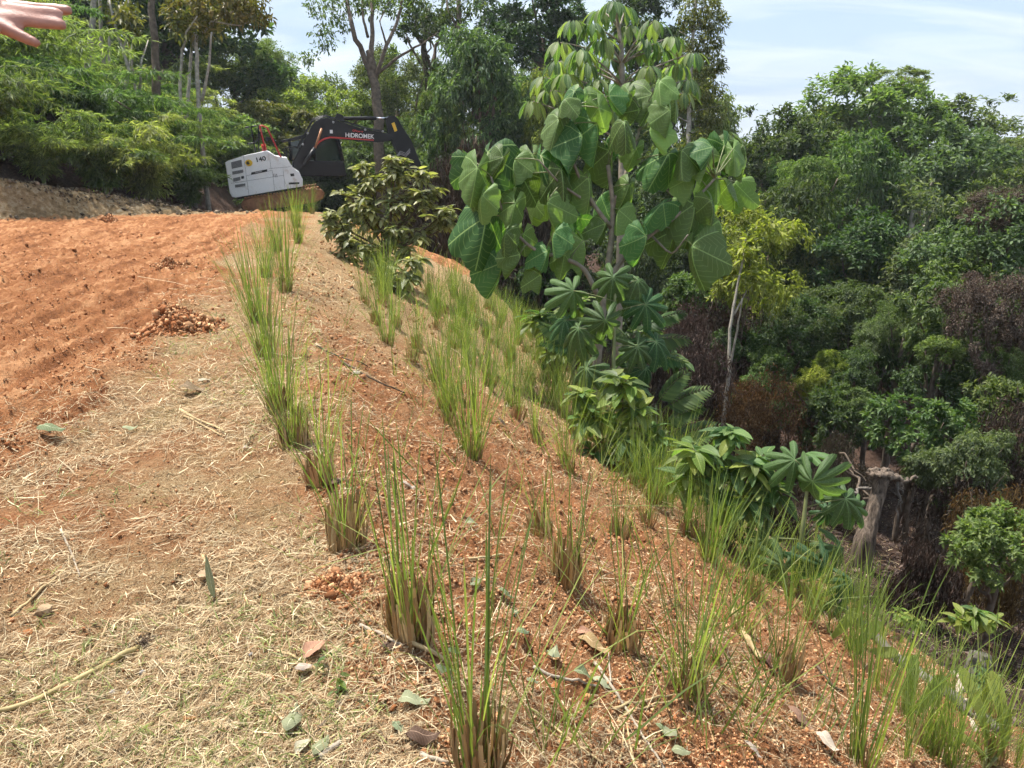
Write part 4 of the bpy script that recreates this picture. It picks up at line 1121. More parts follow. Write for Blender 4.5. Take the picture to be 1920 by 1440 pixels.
OV = [uvmesh('ovate leaf', leaf_grid(1.0, 0.44, 6, 0.14, 0.3, 0.01, 0.42, sd)) for sd in (1, 2, 3)]
def shrub(name, bx, by, s, spots, label, lsize, mats, cat='shrub', seed=1, per=7, stem_r=0.012, limit=300, trunk_px=None, wide=1.0):
    """stems to (px, py, spread px, clusters) spots, each end carrying rosettes of single leaves"""
    rng = np.random.default_rng(seed)
    b = at(bx, by, s); g = gz(b.x, b.y) - 0.05
    root = thing(name, (b.x, b.y, g), label, cat)
    o = np.array(root.location)
    W = lambda x, y, ss=s: np.array(at(x, y, ss)) - o
    parts, cl = [], []
    fork = np.zeros(3)
    if trunk_px is not None:
        fork = W(*trunk_px)
        parts.append(tube(bend((0, 0, 0), fork, 8, wob=0.02, rng=rng), np.linspace(stem_r * 2, stem_r * 1.4, 8), 8))
    for x, y, sp_, m in spots:
        rad = sp_ / F_PX * s
        c = W(x, y)
        parts.append(tube(bend(fork, c, 7, sag=0.04, wob=0.02, rng=rng), np.linspace(stem_r, stem_r * 0.5, 7), 6))
        for k in range(m):
            e = c + sphere_dirs(1, rng)[0] * rad * rng.uniform(0.4, 1) * np.array([1, 1, 0.8])
            parts.append(tube(bend(c, e, 4, wob=0.008, rng=rng), np.linspace(stem_r * 0.5, stem_r * 0.25, 4), 4, cap=False))
            cl.append((e, e - c))
    V, Fs = merge(parts)
    put('stem', mesh_np('stem', V, Fs), M['twig'], root)
    P, D, U, Z = [], [], [], []
    zmax = max(e[2] for e, _ in cl); zmin = min(e[2] for e, _ in cl)
    for e, out in cl:
        ph = rng.uniform(0, 6.28)
        for q in range(per):
            az = ph + q * 2.4
            d = np.array([math.cos(az), math.sin(az), rng.uniform(-0.7, 0.45)]) + unit(out) * 0.5
            P.append(e - unit(out) * 0.02 * q); D.append(d); U.append(np.array([math.cos(az) * 0.2, math.sin(az) * 0.2, 1.0]) + rng.normal(0, 0.25, 3)); Z.append((e[2] - zmin) / max(zmax - zmin, 0.01))
    P, D, U, Z = map(np.array, (P, D, U, Z))
    S = lsize * rng.uniform(0.65, 1.2, len(P))
    order = np.argsort(P[:, 1])                            # nearest first
    R = frames(D, U)
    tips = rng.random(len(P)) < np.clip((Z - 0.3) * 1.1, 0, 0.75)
    for i in order[:limit]:
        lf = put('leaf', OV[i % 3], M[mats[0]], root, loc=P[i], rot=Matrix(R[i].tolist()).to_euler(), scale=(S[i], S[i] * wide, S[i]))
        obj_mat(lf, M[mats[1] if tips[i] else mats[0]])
    rest = order[limit:]
    if len(rest):
        tv, tf, tu = leaf_grid(1.0, 0.44, 6, 0.14, 0.3, 0.01, 0.42, 2)
        V, Fs, uv = scatter(tv, tf, R[rest], P[rest], S[rest], tu)
        tag(put('inner_leaves', mesh_np('inner leaves', V, Fs, uv=uv), M[mats[0]], root), kind='stuff')
    return root
shrub('round_shrub', 722, 560, 13.0, [(640, 430, 46, 15), (665, 375, 50, 17), (700, 335, 44, 16), (745, 320, 38, 16), (790, 370, 48, 16), (825, 405, 42, 15), (760, 380, 55, 16), (700, 400, 55, 16), (740, 430, 50, 14), (645, 460, 40, 12), (790, 435, 40, 10), (690, 470, 40, 10), (760, 470, 36, 9), (650, 490, 26, 7), (720, 500, 30, 8), (735, 300, 16, 6), (680, 315, 20, 8), (790, 330, 24, 9), (620, 410, 26, 8), (845, 420, 22, 7)],
      'round shrub with leathery leaves and pale tips in front of the digger', 0.18, ('glossy', 'glossy_tip'), seed=5, per=11, stem_r=0.022, trunk_px=(727, 470))
shrub('low_shrub', 745, 590, 12.2, [(720, 520, 34, 10), (765, 510, 34, 10), (745, 540, 30, 8), (775, 490, 22, 6)], 'dark low shrub at the foot of the round shrub', 0.22, ('glossy', 'glossy'), seed=6, per=7)
shrub('leafy_shrub', 1165, 905, 7.2, [(1165, 720, 32, 9), (1110, 790, 36, 8), (1200, 770, 36, 9), (1160, 820, 42, 9), (1220, 830, 36, 8), (1090, 740, 18, 4), (1190, 860, 36, 7), (1120, 860, 36, 6)],
      'leafy shrub with shiny ovate leaves left of the pinnate fronds', 0.21, ('shrub', 'shrub_young'), seed=7, per=6, stem_r=0.008)
shrub('leafy_shrub', 1370, 1010, 5.9, [(1370, 810, 26, 6), (1300, 840, 34, 8), (1410, 870, 40, 9), (1350, 880, 42, 9), (1440, 910, 34, 8), (1300, 900, 30, 6), (1400, 940, 36, 7), (1360, 930, 30, 5)],
      'leafy shrub with ribbed yellow green leaves left of the big nine-lobed leaf', 0.20, ('shrub', 'shrub_young'), seed=8, per=6, stem_r=0.008)
shrub('leafy_shrub', 1050, 700, 10.5, [(1010, 600, 30, 8), (1050, 620, 34, 9), (1080, 580, 30, 7), (1040, 660, 30, 7), (1100, 650, 30, 6)], 'dark leafy shrub at the lower end of the fresh soil', 0.24, ('shrub', 'shrub'), seed=9, per=6)
shrub('leafy_shrub', 1230, 700, 10.0, [(1220, 620, 30, 8), (1190, 660, 34, 8), (1260, 670, 28, 6)], 'shaded leafy shrub right of the trunk of the large-leaved tree', 0.22, ('shrub', 'shrub'), seed=10, per=6)

def frond(n=13, L=1.0, ll=0.42, seed=0):
    """one pinnate frond along +X"""
    rng = np.random.default_rng(seed)
    t = np.linspace(0, 1, 9)
    rach = np.stack([L * t, 0 * t, 0.22 * t - 0.42 * t * t], 1)
    parts = [tube(rach, np.linspace(0.012, 0.003, 9), 5)]
    tv, tf, _ = leaf_grid(1.0, 0.24, 4, 0.08, 0.25, 0, 0.4, 1)
    P, D, S = [], [], []
    for k in range(n):
        u = 0.18 + 0.8 * k / (n - 1)
        p = np.array([np.interp(u, t, rach[:, a]) for a in range(3)])
        for sd in (-1, 1):
            P.append(p); D.append((0.55, sd, -0.25)); S.append(ll * math.sin(math.pi * (0.22 + 0.68 * u)) * rng.uniform(0.9, 1.08))
    V, Fs, _ = scatter(tv, tf, frames(np.array(D), np.tile([0, 0, 1.0], (len(D), 1))), np.array(P), np.array(S))
    return mesh_np('frond', *merge(parts + [(V, Fs)]))
M['frond'] = leaf_mat('dark frond leaflets', G(0.045, 0.090, 0.030), G(0.13, 0.19, 0.060), trans=0.35, vv=0.3)
FR = [frond(13, seed=1), frond(15, ll=0.36, seed=2)]
def frond_plant(bx, by, s, fr, label, size):
    b = at(bx, by, s); g = gz(b.x, b.y) - 0.03
    root = thing('frond_plant', (b.x, b.y, g), label, 'palm')
    o = np.array(root.location)
    for k, (x0, y0, x1, y1) in enumerate(fr):
        a = np.array(at(x0, y0, s)) - o; e = np.array(at(x1, y1, s - 0.15)) - o
        d = e - a
        put('frond', FR[k % 2], M['frond'], root, loc=a, rot=rot_of(d + np.array([0, 0, 0.15]), (0, -0.35, 1)), scale=np.linalg.norm(d))
        V, Fs = tube(bend((0, 0, 0), a, 5), np.linspace(0.012, 0.009, 5), 5)
        put('frond_stalk', mesh_np('frond stalk', V, Fs), M['petiole'], root)
frond_plant(1230, 860, 8.2, [(1240, 770, 1330, 735), (1240, 800, 1320, 770), (1250, 830, 1350, 805), (1230, 760, 1290, 700), (1220, 760, 1180, 690)], 'pinnate fronds spreading right of the leafy shrub', 1)
frond_plant(1190, 760, 9.6, [(1190, 650, 1290, 640), (1200, 620, 1285, 590), (1180, 640, 1120, 600), (1200, 670, 1280, 690)], 'pinnate fronds in the shade under the large-leaved tree', 1)
frond_plant(1075, 730, 10.0, [(1070, 650, 1010, 610), (1080, 640, 1030, 590), (1075, 660, 1015, 650)], 'dark pinnate fronds beside the fresh soil', 1)

def pleated_leaf(seed=0, n=19, L=1.0, w=0.30):
    """stiff pleated blade along +X, squared at the tip"""
    rows = 8
    V, F, U = [], [], []
    for i in range(rows + 1):
        t = i / rows
        hw = w * 0.5 * (0.10 + 0.95 * t ** 0.7) * (1.0 if t < 0.8 else 1 - (t - 0.8) * 0.9)
        for k in range(n):
            u = k / (n - 1) * 2 - 1
            V.append((L * t * (1 - 0.10 * u * u) , u * hw, -0.35 * t * t + (0.011 if k % 2 else -0.011) * (0.5 + t) + 0.06 * u * u * t)); U.append((abs(u), t))
    for i in range(rows):
        for k in range(n - 1):
            a = i * n + k
            F.append((a, a + n, a + n + 1, a + 1))
    return mesh_np('pleated leaf', np.array(V), np.array(F), uv=np.array(U), smooth=False)
PL = pleated_leaf()
M['pleat'] = leaf_mat('pleated palm leaf', G(0.20, 0.27, 0.060), G(0.33, 0.39, 0.11), trans=0.42, vv=0.3, rough=0.45)
def pleated_palm(bx, by, s, lv, label):
    b = at(bx, by, s); g = gz(b.x, b.y) - 0.03
    root = thing('pleated_palm', (b.x, b.y, g), label, 'palm')
    o = np.array(root.location)
    for x0, y0, x1, y1, w in lv:
        a = np.array(at(x0, y0, s)) - o; e = np.array(at(x1, y1, s - 0.05)) - o
        put('leaf', PL, M['pleat'], root, loc=a, rot=rot_of(e - a + np.array([0, 0, 0.08]), (0.2, -0.7, 0.8)), scale=(np.linalg.norm(e - a), np.linalg.norm(e - a) * w, np.linalg.norm(e - a)))
        V, Fs = tube(bend((0, 0, 0), a, 5), np.linspace(0.008, 0.005, 5), 5)
        put('leaf_stalk', mesh_np('leaf stalk', V, Fs), M['petiole'], root)
pleated_palm(1570, 1240, 5.0, [(1555, 1200, 1618, 1158, 1.1), (1590, 1220, 1662, 1182, 1.0), (1585, 1232, 1690, 1235, 0.8)], 'young pleated palm with three arching blades at the slope foot')
pleated_palm(1705, 1390, 4.2, [(1690, 1350, 1740, 1250, 0.8), (1700, 1350, 1790, 1290, 1.0), (1690, 1360, 1720, 1300, 1.2)], 'pleated palm fan beside the fallen grey log')
pleated_palm(1850, 1420, 3.9, [(1850, 1400, 1838, 1270, 0.7), (1880, 1400, 1895, 1280, 0.9), (1870, 1420, 1915, 1350, 0.8), (1850, 1420, 1790, 1380, 0.8)], 'upright pleated palm in the lower right corner')
shrub('weed', 1545, 1180, 6.2, [(1540, 1140, 18, 5), (1560, 1160, 16, 5), (1530, 1110, 14, 4)], 'small weed with yellow green leaves at the slope foot', 0.09, ('shrub', 'shrub_young'), cat='weed', seed=21, per=6, stem_r=0.004)
shrub('weed', 1800, 1390, 4.6, [(1800, 1350, 22, 6), (1830, 1370, 20, 6), (1790, 1375, 18, 5)], 'low green weed under the fallen grey log', 0.07, ('shrub', 'shrub'), cat='weed', seed=22, per=6, stem_r=0.003)
shrub('weed', 1700, 1190, 6.6, [(1690, 1150, 22, 6), (1720, 1170, 22, 6)], 'feathery light weed above the fallen log', 0.08, ('shrub_young', 'shrub_young'), cat='weed', seed=23, per=7, stem_r=0.004)
shrub('weed', 1830, 1230, 6.0, [(1830, 1150, 24, 6), (1850, 1160, 22, 6), (1800, 1160, 14, 3)], 'sapling with rounded leaflets left of the right edge', 0.12, ('shrub_young', 'shrub'), cat='weed', seed=24, per=7, stem_r=0.006)
shrub('weed', 1840, 1330, 5.4, [(1840, 1270, 26, 6), (1860, 1290, 22, 5)], 'dark small-leaved weed behind the upright pleated palm', 0.08, ('shrub', 'shrub'), cat='weed', seed=25, per=7, stem_r=0.004)

# ------------------------------------------------------------------ planted grass clumps in rows along the slope
M['blade'] = leaf_mat('long green grass blade', G(0.115, 0.160, 0.046), G(0.29, 0.33, 0.105), trans=0.38, vv=0.5, rough=0.42, hv=0.012)
M['stubble'] = leaf_mat('cut straw stalks', G(0.27, 0.165, 0.075), G(0.52, 0.38, 0.20), trans=0.12, tcol=(1.3, 1.1, 0.7), vv=0.6, rough=0.75, hv=0.01, spec=0.2)
def blade_v(curve, w, rows=7, kink=0.0):
    """grass blade along +Z, gutter shaped, unit length, leaning to +X"""
    V = []
    for i in range(rows + 1):
        t = i / rows
        hw = w * 0.5 * (1 - 0.12 * t) * (1 if t < 0.85 else (1 - t) / 0.15 * 0.94 + 0.06)
        x = curve * t ** 2 + (kink * max(0, t - 0.6) ** 1.2 * 2.2)
        z = t - 0.35 * curve * t ** 3 - kink * max(0, t - 0.6) * 1.1
        for s in (-1, 0, 1):
            V.append((x + (0.25 * w if s == 0 else 0), s * hw, z))
    F = []
    for i in range(rows):
        for k in range(2):
            a = i * 3 + k
            F.append((a, a + 1, a + 4, a + 3))
    return np.array(V), np.array(F)
BL_T = [blade_v(0.04, 0.0062), blade_v(0.11, 0.0058), blade_v(0.22, 0.0054), blade_v(0.40, 0.0050), blade_v(0.16, 0.0058, 9, 0.6)]
BL = [mesh_np('grass blade', *t) for t in BL_T]
def blade_set(rng, n, r, spread, hmin, hmax):
    """per blade: base, azimuth, lean, height, template"""
    a = rng.uniform(0, 2 * math.pi, n); q = r * np.sqrt(rng.uniform(0.05, 1, n))
    base = np.stack([np.cos(a) * q, np.sin(a) * q, np.zeros(n)], 1)
    az = a + rng.normal(0, 0.8, n)
    lean = np.abs(rng.normal(0, spread, n)) + 0.25 * spread * q / r
    h = hmin + (hmax - hmin) * rng.beta(2.0, 1.4, n)
    k = rng.choice(5, n, p=[0.44, 0.32, 0.13, 0.05, 0.06])
    return base, az, lean, h, k
def Rz_lean(az, lean):
    return Matrix.Rotation(az, 3, 'Z') @ Matrix.Rotation(lean, 3, 'Y')
def joined_blades(name, seed, n, r, spread, hmin, hmax, wide=1.0):
    rng = np.random.default_rng(seed)
    base, az, lean, h, k = blade_set(rng, n, r, spread, hmin, hmax)
    parts = []
    for i in range(n):
        tv, tf = BL_T[k[i]]
        R = np.array(Rz_lean(az[i], lean[i]))
        parts.append(((tv * np.array([h[i], wide * min(1, h[i] + 0.2), h[i]])) @ R.T + base[i], tf))
    return mesh_np(name, *merge(parts))
def stub_mesh(seed, n=46, r=0.062, h=0.17, flare=0.35):
    """bundle of cut stalks at a clump's foot"""
    rng = np.random.default_rng(seed)
    parts = []
    for i in range(n):
        a = rng.uniform(0, 2 * math.pi); q = r * math.sqrt(rng.uniform(0.02, 1))
        p0 = np.array([math.cos(a) * q, math.sin(a) * q, -0.03])
        hh = h * rng.uniform(0.45, 1.12)
        p1 = np.array([math.cos(a) * q * (1 + flare), math.sin(a) * q * (1 + flare), hh]) + rng.normal(0, 0.012, 3)
        wv = rng.uniform(0.004, 0.009)
        tz = np.array([-math.sin(a + rng.normal(0, 0.5)), math.cos(a + rng.normal(0, 0.5)), 0]) * wv
        mid = (p0 + p1) / 2 + np.array([math.cos(a), math.sin(a), 0]) * 0.008
        th = np.array([math.cos(a), math.sin(a), 0]) * 0.003
        V = np.array([p0 - tz, p0 + th, p0 + tz, mid - tz, mid + th, mid + tz, p1 - tz * 0.8, p1 + th, p1 + tz * 0.8])
        parts.append((V, np.array([(0, 1, 4, 3), (1, 2, 5, 4), (3, 4, 7, 6), (4, 5, 8, 7)])))
    return mesh_np('cut stalks', *merge(parts), smooth=False)
STUB = [stub_mesh(1, 64, 0.066, 0.20), stub_mesh(2, 54, 0.06, 0.17), stub_mesh(3, 84, 0.082, 0.25, 0.2), stub_mesh(4, 40, 0.05, 0.14, 0.5)]
SPARSE = [joined_blades('blades', 100 + k, 30, 0.05, 0.19, 0.3, 1.0) for k in range(4)]
LUSH = [joined_blades('blades', 200 + k, 80, 0.08, 0.20, 0.3, 1.0, 1.0) for k in range(3)]
THIN = [joined_blades('blades', 300 + k, 14, 0.04, 0.16, 0.3, 1.0) for k in range(3)]
CLUMPS = []
def clump(x, y, label, group, kind='sparse', h=0.8, rng=RNG, single=0, stub=None, lean=None, nb=36, sc=1.0):
    z = gz(x, y)
    root = thing('grass_clump', (x, y, z), label, 'grass clump', group, rng.uniform(0, 6.28))
    root.scale = (sc, sc, sc)
    CLUMPS.append((x, y, label))
    if stub is not False:
        put('cut_stalks', STUB[int(rng.integers(4)) if stub is None else stub], M['stubble'], root, rot=(rng.normal(0, 0.08), rng.normal(0, 0.08), rng.uniform(0, 6.28)), scale=(1, 1, rng.uniform(0.7, 1.1)))['kind'] = 'stuff'
    if single:
        base, az, ln, hh, k = blade_set(np.random.default_rng(single), nb, 0.055, 0.19, 0.4 * h, 1.12 * h)
        for i in range(nb):
            R = Rz_lean(az[i], ln[i]).to_euler()
            put('blade', BL[k[i]], M['blade'], root, loc=Vector(base[i]), rot=R, scale=(hh[i], min(1, hh[i] + 0.2), hh[i]))
    else:
        me = {'sparse': SPARSE, 'lush': LUSH, 'thin': THIN}[kind]
        o = put('blades', me[int(rng.integers(len(me)))], M['blade'], root, scale=(h, h, h)); o['kind'] = 'stuff'
    return root
GR = 'grass clumps planted in rows on the slope'
def plant_rows():
    rng = np.random.default_rng(99)
    taken = []
    def near(px, py, label, **kw):
        p, s = ground_px(px, py)
        taken.append((p.x, p.y)); clump(p.x, p.y, label, GR, rng=rng, **kw)
    # the edge row, from the camera towards the digger
    E = 'in the row along the road-side edge'
    edge = [(895, 1432, 'sparse', 0.90, 11, 0, 34), (770, 1195, 'sparse', 0.78, 12, 2, 34), (650, 1020, 'sparse', 0.85, 13, 2, 22), (603, 905, 'sparse', 0.80, 14, 0, 24),
            (553, 838, 'lush', 0.75, 0, 2, 0), (525, 770, 'lush', 0.85, 0, 0, 0), (500, 668, 'lush', 0.95, 0, 1, 0), (480, 600, 'lush', 1.0, 0, 1, 0), (535, 548, 'lush', 1.05, 0, 0, 0), (500, 520, 'lush', 0.9, 0, 1, 0),
            (520, 470, 'lush', 1.0, 0, 1, 0), (560, 455, 'lush', 1.05, 0, 1, 0), (555, 425, 'lush', 1.0, 0, 1, 0), (600, 395, 'lush', 1.3, 0, 1, 0), (612, 380, 'lush', 1.5, 0, 1, 0), (585, 400, 'lush', 1.0, 0, 1, 0)]
    for k, (px, py, kd, h, sg, sb, nb) in enumerate(edge):
        near(px, py, f'green grass clump, {ORD[k]} from the camera {E}', kind=kd, h=h, single=sg, stub=sb, nb=nb or 36)
    rest = {1: [(1288, 1318, 0.95, 21, 30), (1165, 1215, 0.70, 22, 22), (1062, 1090, 0.62, 23, 24), (1015, 1005, 0.55, 24, 16)],
            2: [(1615, 1440, 1.05, 31, 36), (1470, 1268, 0.75, 32, 18), (1390, 1195, 0.85, 33, 18)]}
    rows = [(1, 1.10, 'second row below the road'), (2, 2.0, 'third row below the road'), (3, 2.75, 'fourth row below the road'),
            (4, 3.4, 'fifth row below the road'), (5, 3.95, 'lowest row')]
    for ri, d0, rn in rows:
        k = 0
        for (px, py, h, sg, nb) in rest.get(ri, []):
            near(px, py, f'grass clump, {ORD[k]} from the camera in the {rn}', h=h, single=sg, nb=nb); k += 1
        last = taken[-1][1] if ri in rest else 2.2
        y = last + 0.45
        while y < 14.5:
            y += rng.uniform(0.34, 0.6) if ri > 2 else rng.uniform(0.40, 0.66)
            d = d0 + rng.normal(0, 0.13)
            x = float(ridge_x(y)) + d / 0.95
            pp = px_of((x, y, gz(x, y)))
            if pp[0] > 1960 or (pp[0] > 1520 and pp[1] < 1330): continue
            if min((x - a) ** 2 + (y - b) ** 2 for a, b in taken) < 0.09: continue
            taken.append((x, y))
            if k >= len(ORD): break
            clump(x, y, f'grass clump, {ORD[k]} from the camera in the {rn}', GR, kind=rng.choice(['sparse', 'lush'] if ri < 3 else ['sparse', 'lush', 'lush']), h=rng.uniform(0.55, 1.0), rng=rng, stub=3)
            k += 1
    # weedy grass along the foot of the slope
    k = 0
    for (px, py, h) in [(1560, 1190, 0.8), (1600, 1230, 0.9), (1650, 1300, 0.9), (1690, 1340, 0.9), (1760, 1425, 1.0), (1520, 1160, 0.8), (1480, 1130, 0.8), (1700, 1425, 0.8), (1740, 1400, 0.9), (1790, 1440, 0.8), (1850, 1436, 0.8), (1905, 1440, 0.7), (1420, 1080, 0.7), (1360, 1030, 0.8), (1330, 1000, 0.7), (1180, 890, 0.8), (1130, 850, 0.7), (1250, 950, 0.8), (1220, 925, 0.7), (1290, 975, 0.8)]:
        near(px, py, f'loose grass clump, {ORD[k]} of those spilling over the slope foot', kind='lush' if k % 4 == 1 else 'sparse', h=h * 0.85, stub=False); k += 1
plant_rows()

# ------------------------------------------------------------------ straw, crumbs of earth, young grass (nobody could count them)
def view_spots(n, rng, ymin=0, pxr=(-40, 1960), pyr=(420, 1480), zone=None):
    """points spread evenly over the picture's ground, so that near ground is finely covered"""
    px = rng.uniform(*pxr, n); py = pyr[0] + (pyr[1] - pyr[0]) * rng.uniform(0, 1, n)
    a, b = (px - CX) / F_PX, -(py - CY) / F_PX
    r = np.stack([a, CP + b * SP, -SP + b * CP], 1)
    s = np.full(n, 1.0)
    lo, hi = np.full(n, 0.5), np.full(n, 22.0)
    grid = np.geomspace(0.5, 22, 90)
    hit = np.full(n, np.nan); done = np.zeros(n, bool)
    prev = np.full(n, 0.5)
    for g in grid:
        P = r * g
        below = (P[:, 2] + EYE - quick_z(P[:, 0], P[:, 1]) <= 0) & ~done
        lo[below] = prev[below]; hi[below] = g; done |= below
        prev[:] = g
    for _ in range(14):
        m = (lo + hi) / 2; P = r * m[:, None]
        b_ = P[:, 2] + EYE - quick_z(P[:, 0], P[:, 1]) <= 0
        hi = np.where(b_, m, hi); lo = np.where(b_, lo, m)
    P = r * hi[:, None]
    P = P[done]
    return P[:, 0], P[:, 1], hi[done]
def ground_normals(x, y, e=0.03):
    zx = (ground_z(x + e, y) - ground_z(x - e, y)) / (2 * e); zy = (ground_z(x, y + e) - ground_z(x, y - e)) / (2 * e)
    return unit(np.stack([-zx, -zy, np.ones_like(x)], 1))
def straw_cover():
    rng = np.random.default_rng(123)
    x, y, s = view_spots(210000, rng, pyr=(430, 1480))
    d = ridge_d(x, y); rx = road_edge(y)
    dens = np.where(d < 0, np.where(x > rx, 1.15, 0.03 + 0.5 * sstep(-0.9, 0, x - rx)), np.where(d < 4.3, 0.62 + 0.4 * sstep(4.5, 9, y), 0.25))
    patch = fbm(x * 1.1, y * 1.1, 201, 3)
    dens = dens * np.clip(0.85 + 1.3 * patch + 0.6 * fbm(x * 4.5, y * 4.5, 203, 2), 0.12, 1.2)
    k = rng.random(len(x)) < dens
    x, y, s, d = x[k], y[k], s[k], d[k]
    n = len(x)
    z = ground_z(x, y) + rng.uniform(0.001, 0.012, n) * np.clip(s / 3, 0.6, 2)
    L = rng.lognormal(math.log(0.036), 0.7, n) * np.clip(0.6 + s * 0.16, 0.75, 2.2)
    W = L * 0 + rng.lognormal(math.log(0.0013), 0.45, n) * np.clip(0.5 + s * 0.22, 0.75, 3.5)
    nm = ground_normals(x, y)
    az = rng.normal(0.5, 1.0, n)
    D = np.stack([np.cos(az), np.sin(az), rng.normal(0.05, 0.16, n)], 1)
    D = unit(D - nm * (D * nm).sum(1, keepdims=True) + nm * rng.normal(0.06, 0.13, n)[:, None])
    tv = np.array([[-0.5, -0.5, 0], [-0.5, 0.5, 0], [0, -0.5, 0.10], [0, 0.5, 0.10], [0.5, -0.35, -0.02], [0.5, 0.35, -0.02]])
    tf = np.array([(0, 2, 3, 1), (2, 4, 5, 3)])
    S = np.stack([L, W, L * rng.normal(0, 1.0, n)], 1)
    V, Fs, _ = scatter(tv, tf, frames(D, nm + rng.normal(0, 0.35, nm.shape)), np.stack([x, y, z], 1), S)
    m = leaf_mat('dry straw', G(0.28, 0.175, 0.085), G(0.80, 0.66, 0.42), trans=0.12, tcol=(1.2, 1.1, 0.8), vv=0.75, rough=0.7, hv=0.0, spec=0.25)
    tag(put('straw', mesh_np('straw', V, Fs, smooth=False), m), 'scattered dry straw and cut stalks over verge and slope', 'straw', kind='stuff')
straw_cover()
def crumb_template(seed):
    bm = bmesh.new(); bmesh.ops.create_icosphere(bm, subdivisions=1, radius=1.0)
    rng = np.random.default_rng(seed)
    V = np.array([v.co[:] for v in bm.verts]); V = V * rng.uniform(0.5, 1.3, (len(V), 1)) * np.array([1.1, 0.95, 0.75])
    F = np.array([[v.index for v in f.verts] for f in bm.faces]); bm.free()
    return V, F
OCT_V = np.array([[1, 0, 0], [-0.9, 0.1, 0], [0, 1, 0.1], [0.1, -0.95, 0], [0.1, 0, 0.75], [0, 0.1, -0.6]], float)
OCT_F = np.array([(0, 2, 4), (2, 1, 4), (1, 3, 4), (3, 0, 4), (2, 0, 5), (1, 2, 5), (3, 1, 5), (0, 3, 5)])
M['crumb'] = leaf_mat('crumbs of red earth', G(0.27, 0.108, 0.045), G(0.68, 0.41, 0.22), trans=0.0, vv=0.8, rough=0.95, hv=0.0, spec=0.1)
M['clod'] = leaf_mat('clods of red earth', G(0.27, 0.105, 0.044), G(0.46, 0.22, 0.10), trans=0.0, vv=0.4, rough=0.95, hv=0.0, spec=0.1)
def crumbs():
    rng = np.random.default_rng(321)
    x, y, s = view_spots(150000, rng, pyr=(440, 1480))
    d = ridge_d(x, y); rx = road_edge(y)
    dens = np.where(d > -0.15, np.where(d < 4.2, 0.8, 0.0), np.where(x > rx, 0.07, 0.40))
    dens = dens * np.clip(0.7 + 1.1 * fbm(x * 1.6, y * 1.6, 207, 3), 0.05, 1.2)
    k = rng.random(len(x)) < dens
    x, y, s = x[k], y[k], s[k]
    n = len(x)
    r = rng.lognormal(math.log(0.0046), 0.5, n) * np.clip(0.45 + s * 0.2, 0.75, 3.2)
    r = np.minimum(r, 0.011 * np.clip(0.45 + s * 0.2, 0.75, 3.2))
    z = ground_z(x, y) + r * 0.35
    D = rng.normal(0, 1, (n, 3)); U = rng.normal(0, 1, (n, 3))
    S = r[:, None] * rng.uniform(0.7, 1.3, (n, 3))
    V, Fs, _ = scatter(OCT_V, OCT_F, frames(D, U), np.stack([x, y, z], 1), S)
    tag(put('earth_crumbs', mesh_np('earth crumbs', V, Fs, smooth=False), M['crumb']), 'loose crumbs of orange red earth covering the slope and road', 'earth', kind='stuff')
    # larger clods
    x, y, s = view_spots(5200, rng, pyr=(430, 1480))
    d = ridge_d(x, y); rx = road_edge(y)
    dens = np.where(d > -0.1, np.where(d < 4.2, 0.42, 0), np.where(x > rx, 0.012, 0.7))
    k = rng.random(len(x)) < dens * np.clip(0.6 + 1.6 * fbm(x * 1.3, y * 1.3, 219, 3), 0.02, 1.3)
    x, y, s = x[k], y[k], s[k]; n = len(x)
    r = np.minimum(rng.lognormal(math.log(0.010), 0.4, n), 0.018) * np.clip(0.5 + s * 0.13, 0.8, 2.6)
    tv, tf = crumb_template(5)
    V, Fs, _ = scatter(tv, tf, frames(rng.normal(0, 1, (n, 3)), rng.normal(0, 1, (n, 3))), np.stack([x, y, ground_z(x, y) + r * 0.4], 1), r[:, None] * rng.uniform(0.7, 1.35, (n, 3)))
    tag(put('earth_clods', mesh_np('earth clods', V, Fs, smooth=False), M['clod']), 'clods of orange red earth strewn over road and slope', 'earth', kind='stuff')
crumbs()
def young_grass():
    rng = np.random.default_rng(77)
    x, y, s = view_spots(38000, rng, pyr=(440, 1480))
    d = ridge_d(x, y); rx = road_edge(y)
    ok = (d < 0.15) & (x > rx + 0.05) | (d > 3.6) & (d < 5.2)
    pt = fbm(x * 1.4, y * 1.4, 231, 3)
    ok &= rng.random(len(x)) < np.clip(0.12 + 2.0 * pt, 0.015, 1.0) * np.where(d > 3, 1.0, (0.35 + 0.65 * sstep(-1.6, -0.2, d)) * (0.25 + 0.75 * sstep(2.2, 4.5, y)))
    x, y, s = x[ok], y[ok], s[ok]
    per = 3
    x, y, s = (np.repeat(v, per) for v in (x, y, s)); n = len(x)
    x = x + rng.normal(0, 0.012, n) * s * 0.5; y = y + rng.normal(0, 0.012, n) * s * 0.5
    L = rng.uniform(0.025, 0.075, n) * np.clip(0.6 + s * 0.10, 0.75, 1.8)
    az = rng.uniform(0, 6.28, n); e = rng.uniform(0.1, 1.0, n)
    D = np.stack([np.cos(az), np.sin(az), e], 1)
    tv, tf = strip_leaf(0.075)
    V, Fs, _ = scatter(tv, tf, frames(D, np.tile([0, 0, 1.0], (n, 1)) + rng.normal(0, 0.3, (n, 3))), np.stack([x, y, ground_z(x, y)], 1), L)
    m = leaf_mat('young grass', G(0.14, 0.17, 0.05), G(0.36, 0.38, 0.15), trans=0.35, vv=0.6, hv=0.0)
    tag(put('young_grass', mesh_np('young grass', V, Fs, smooth=False), m), 'short pale green grass sprouting through the straw on the verge', 'grass', kind='stuff')
young_grass()
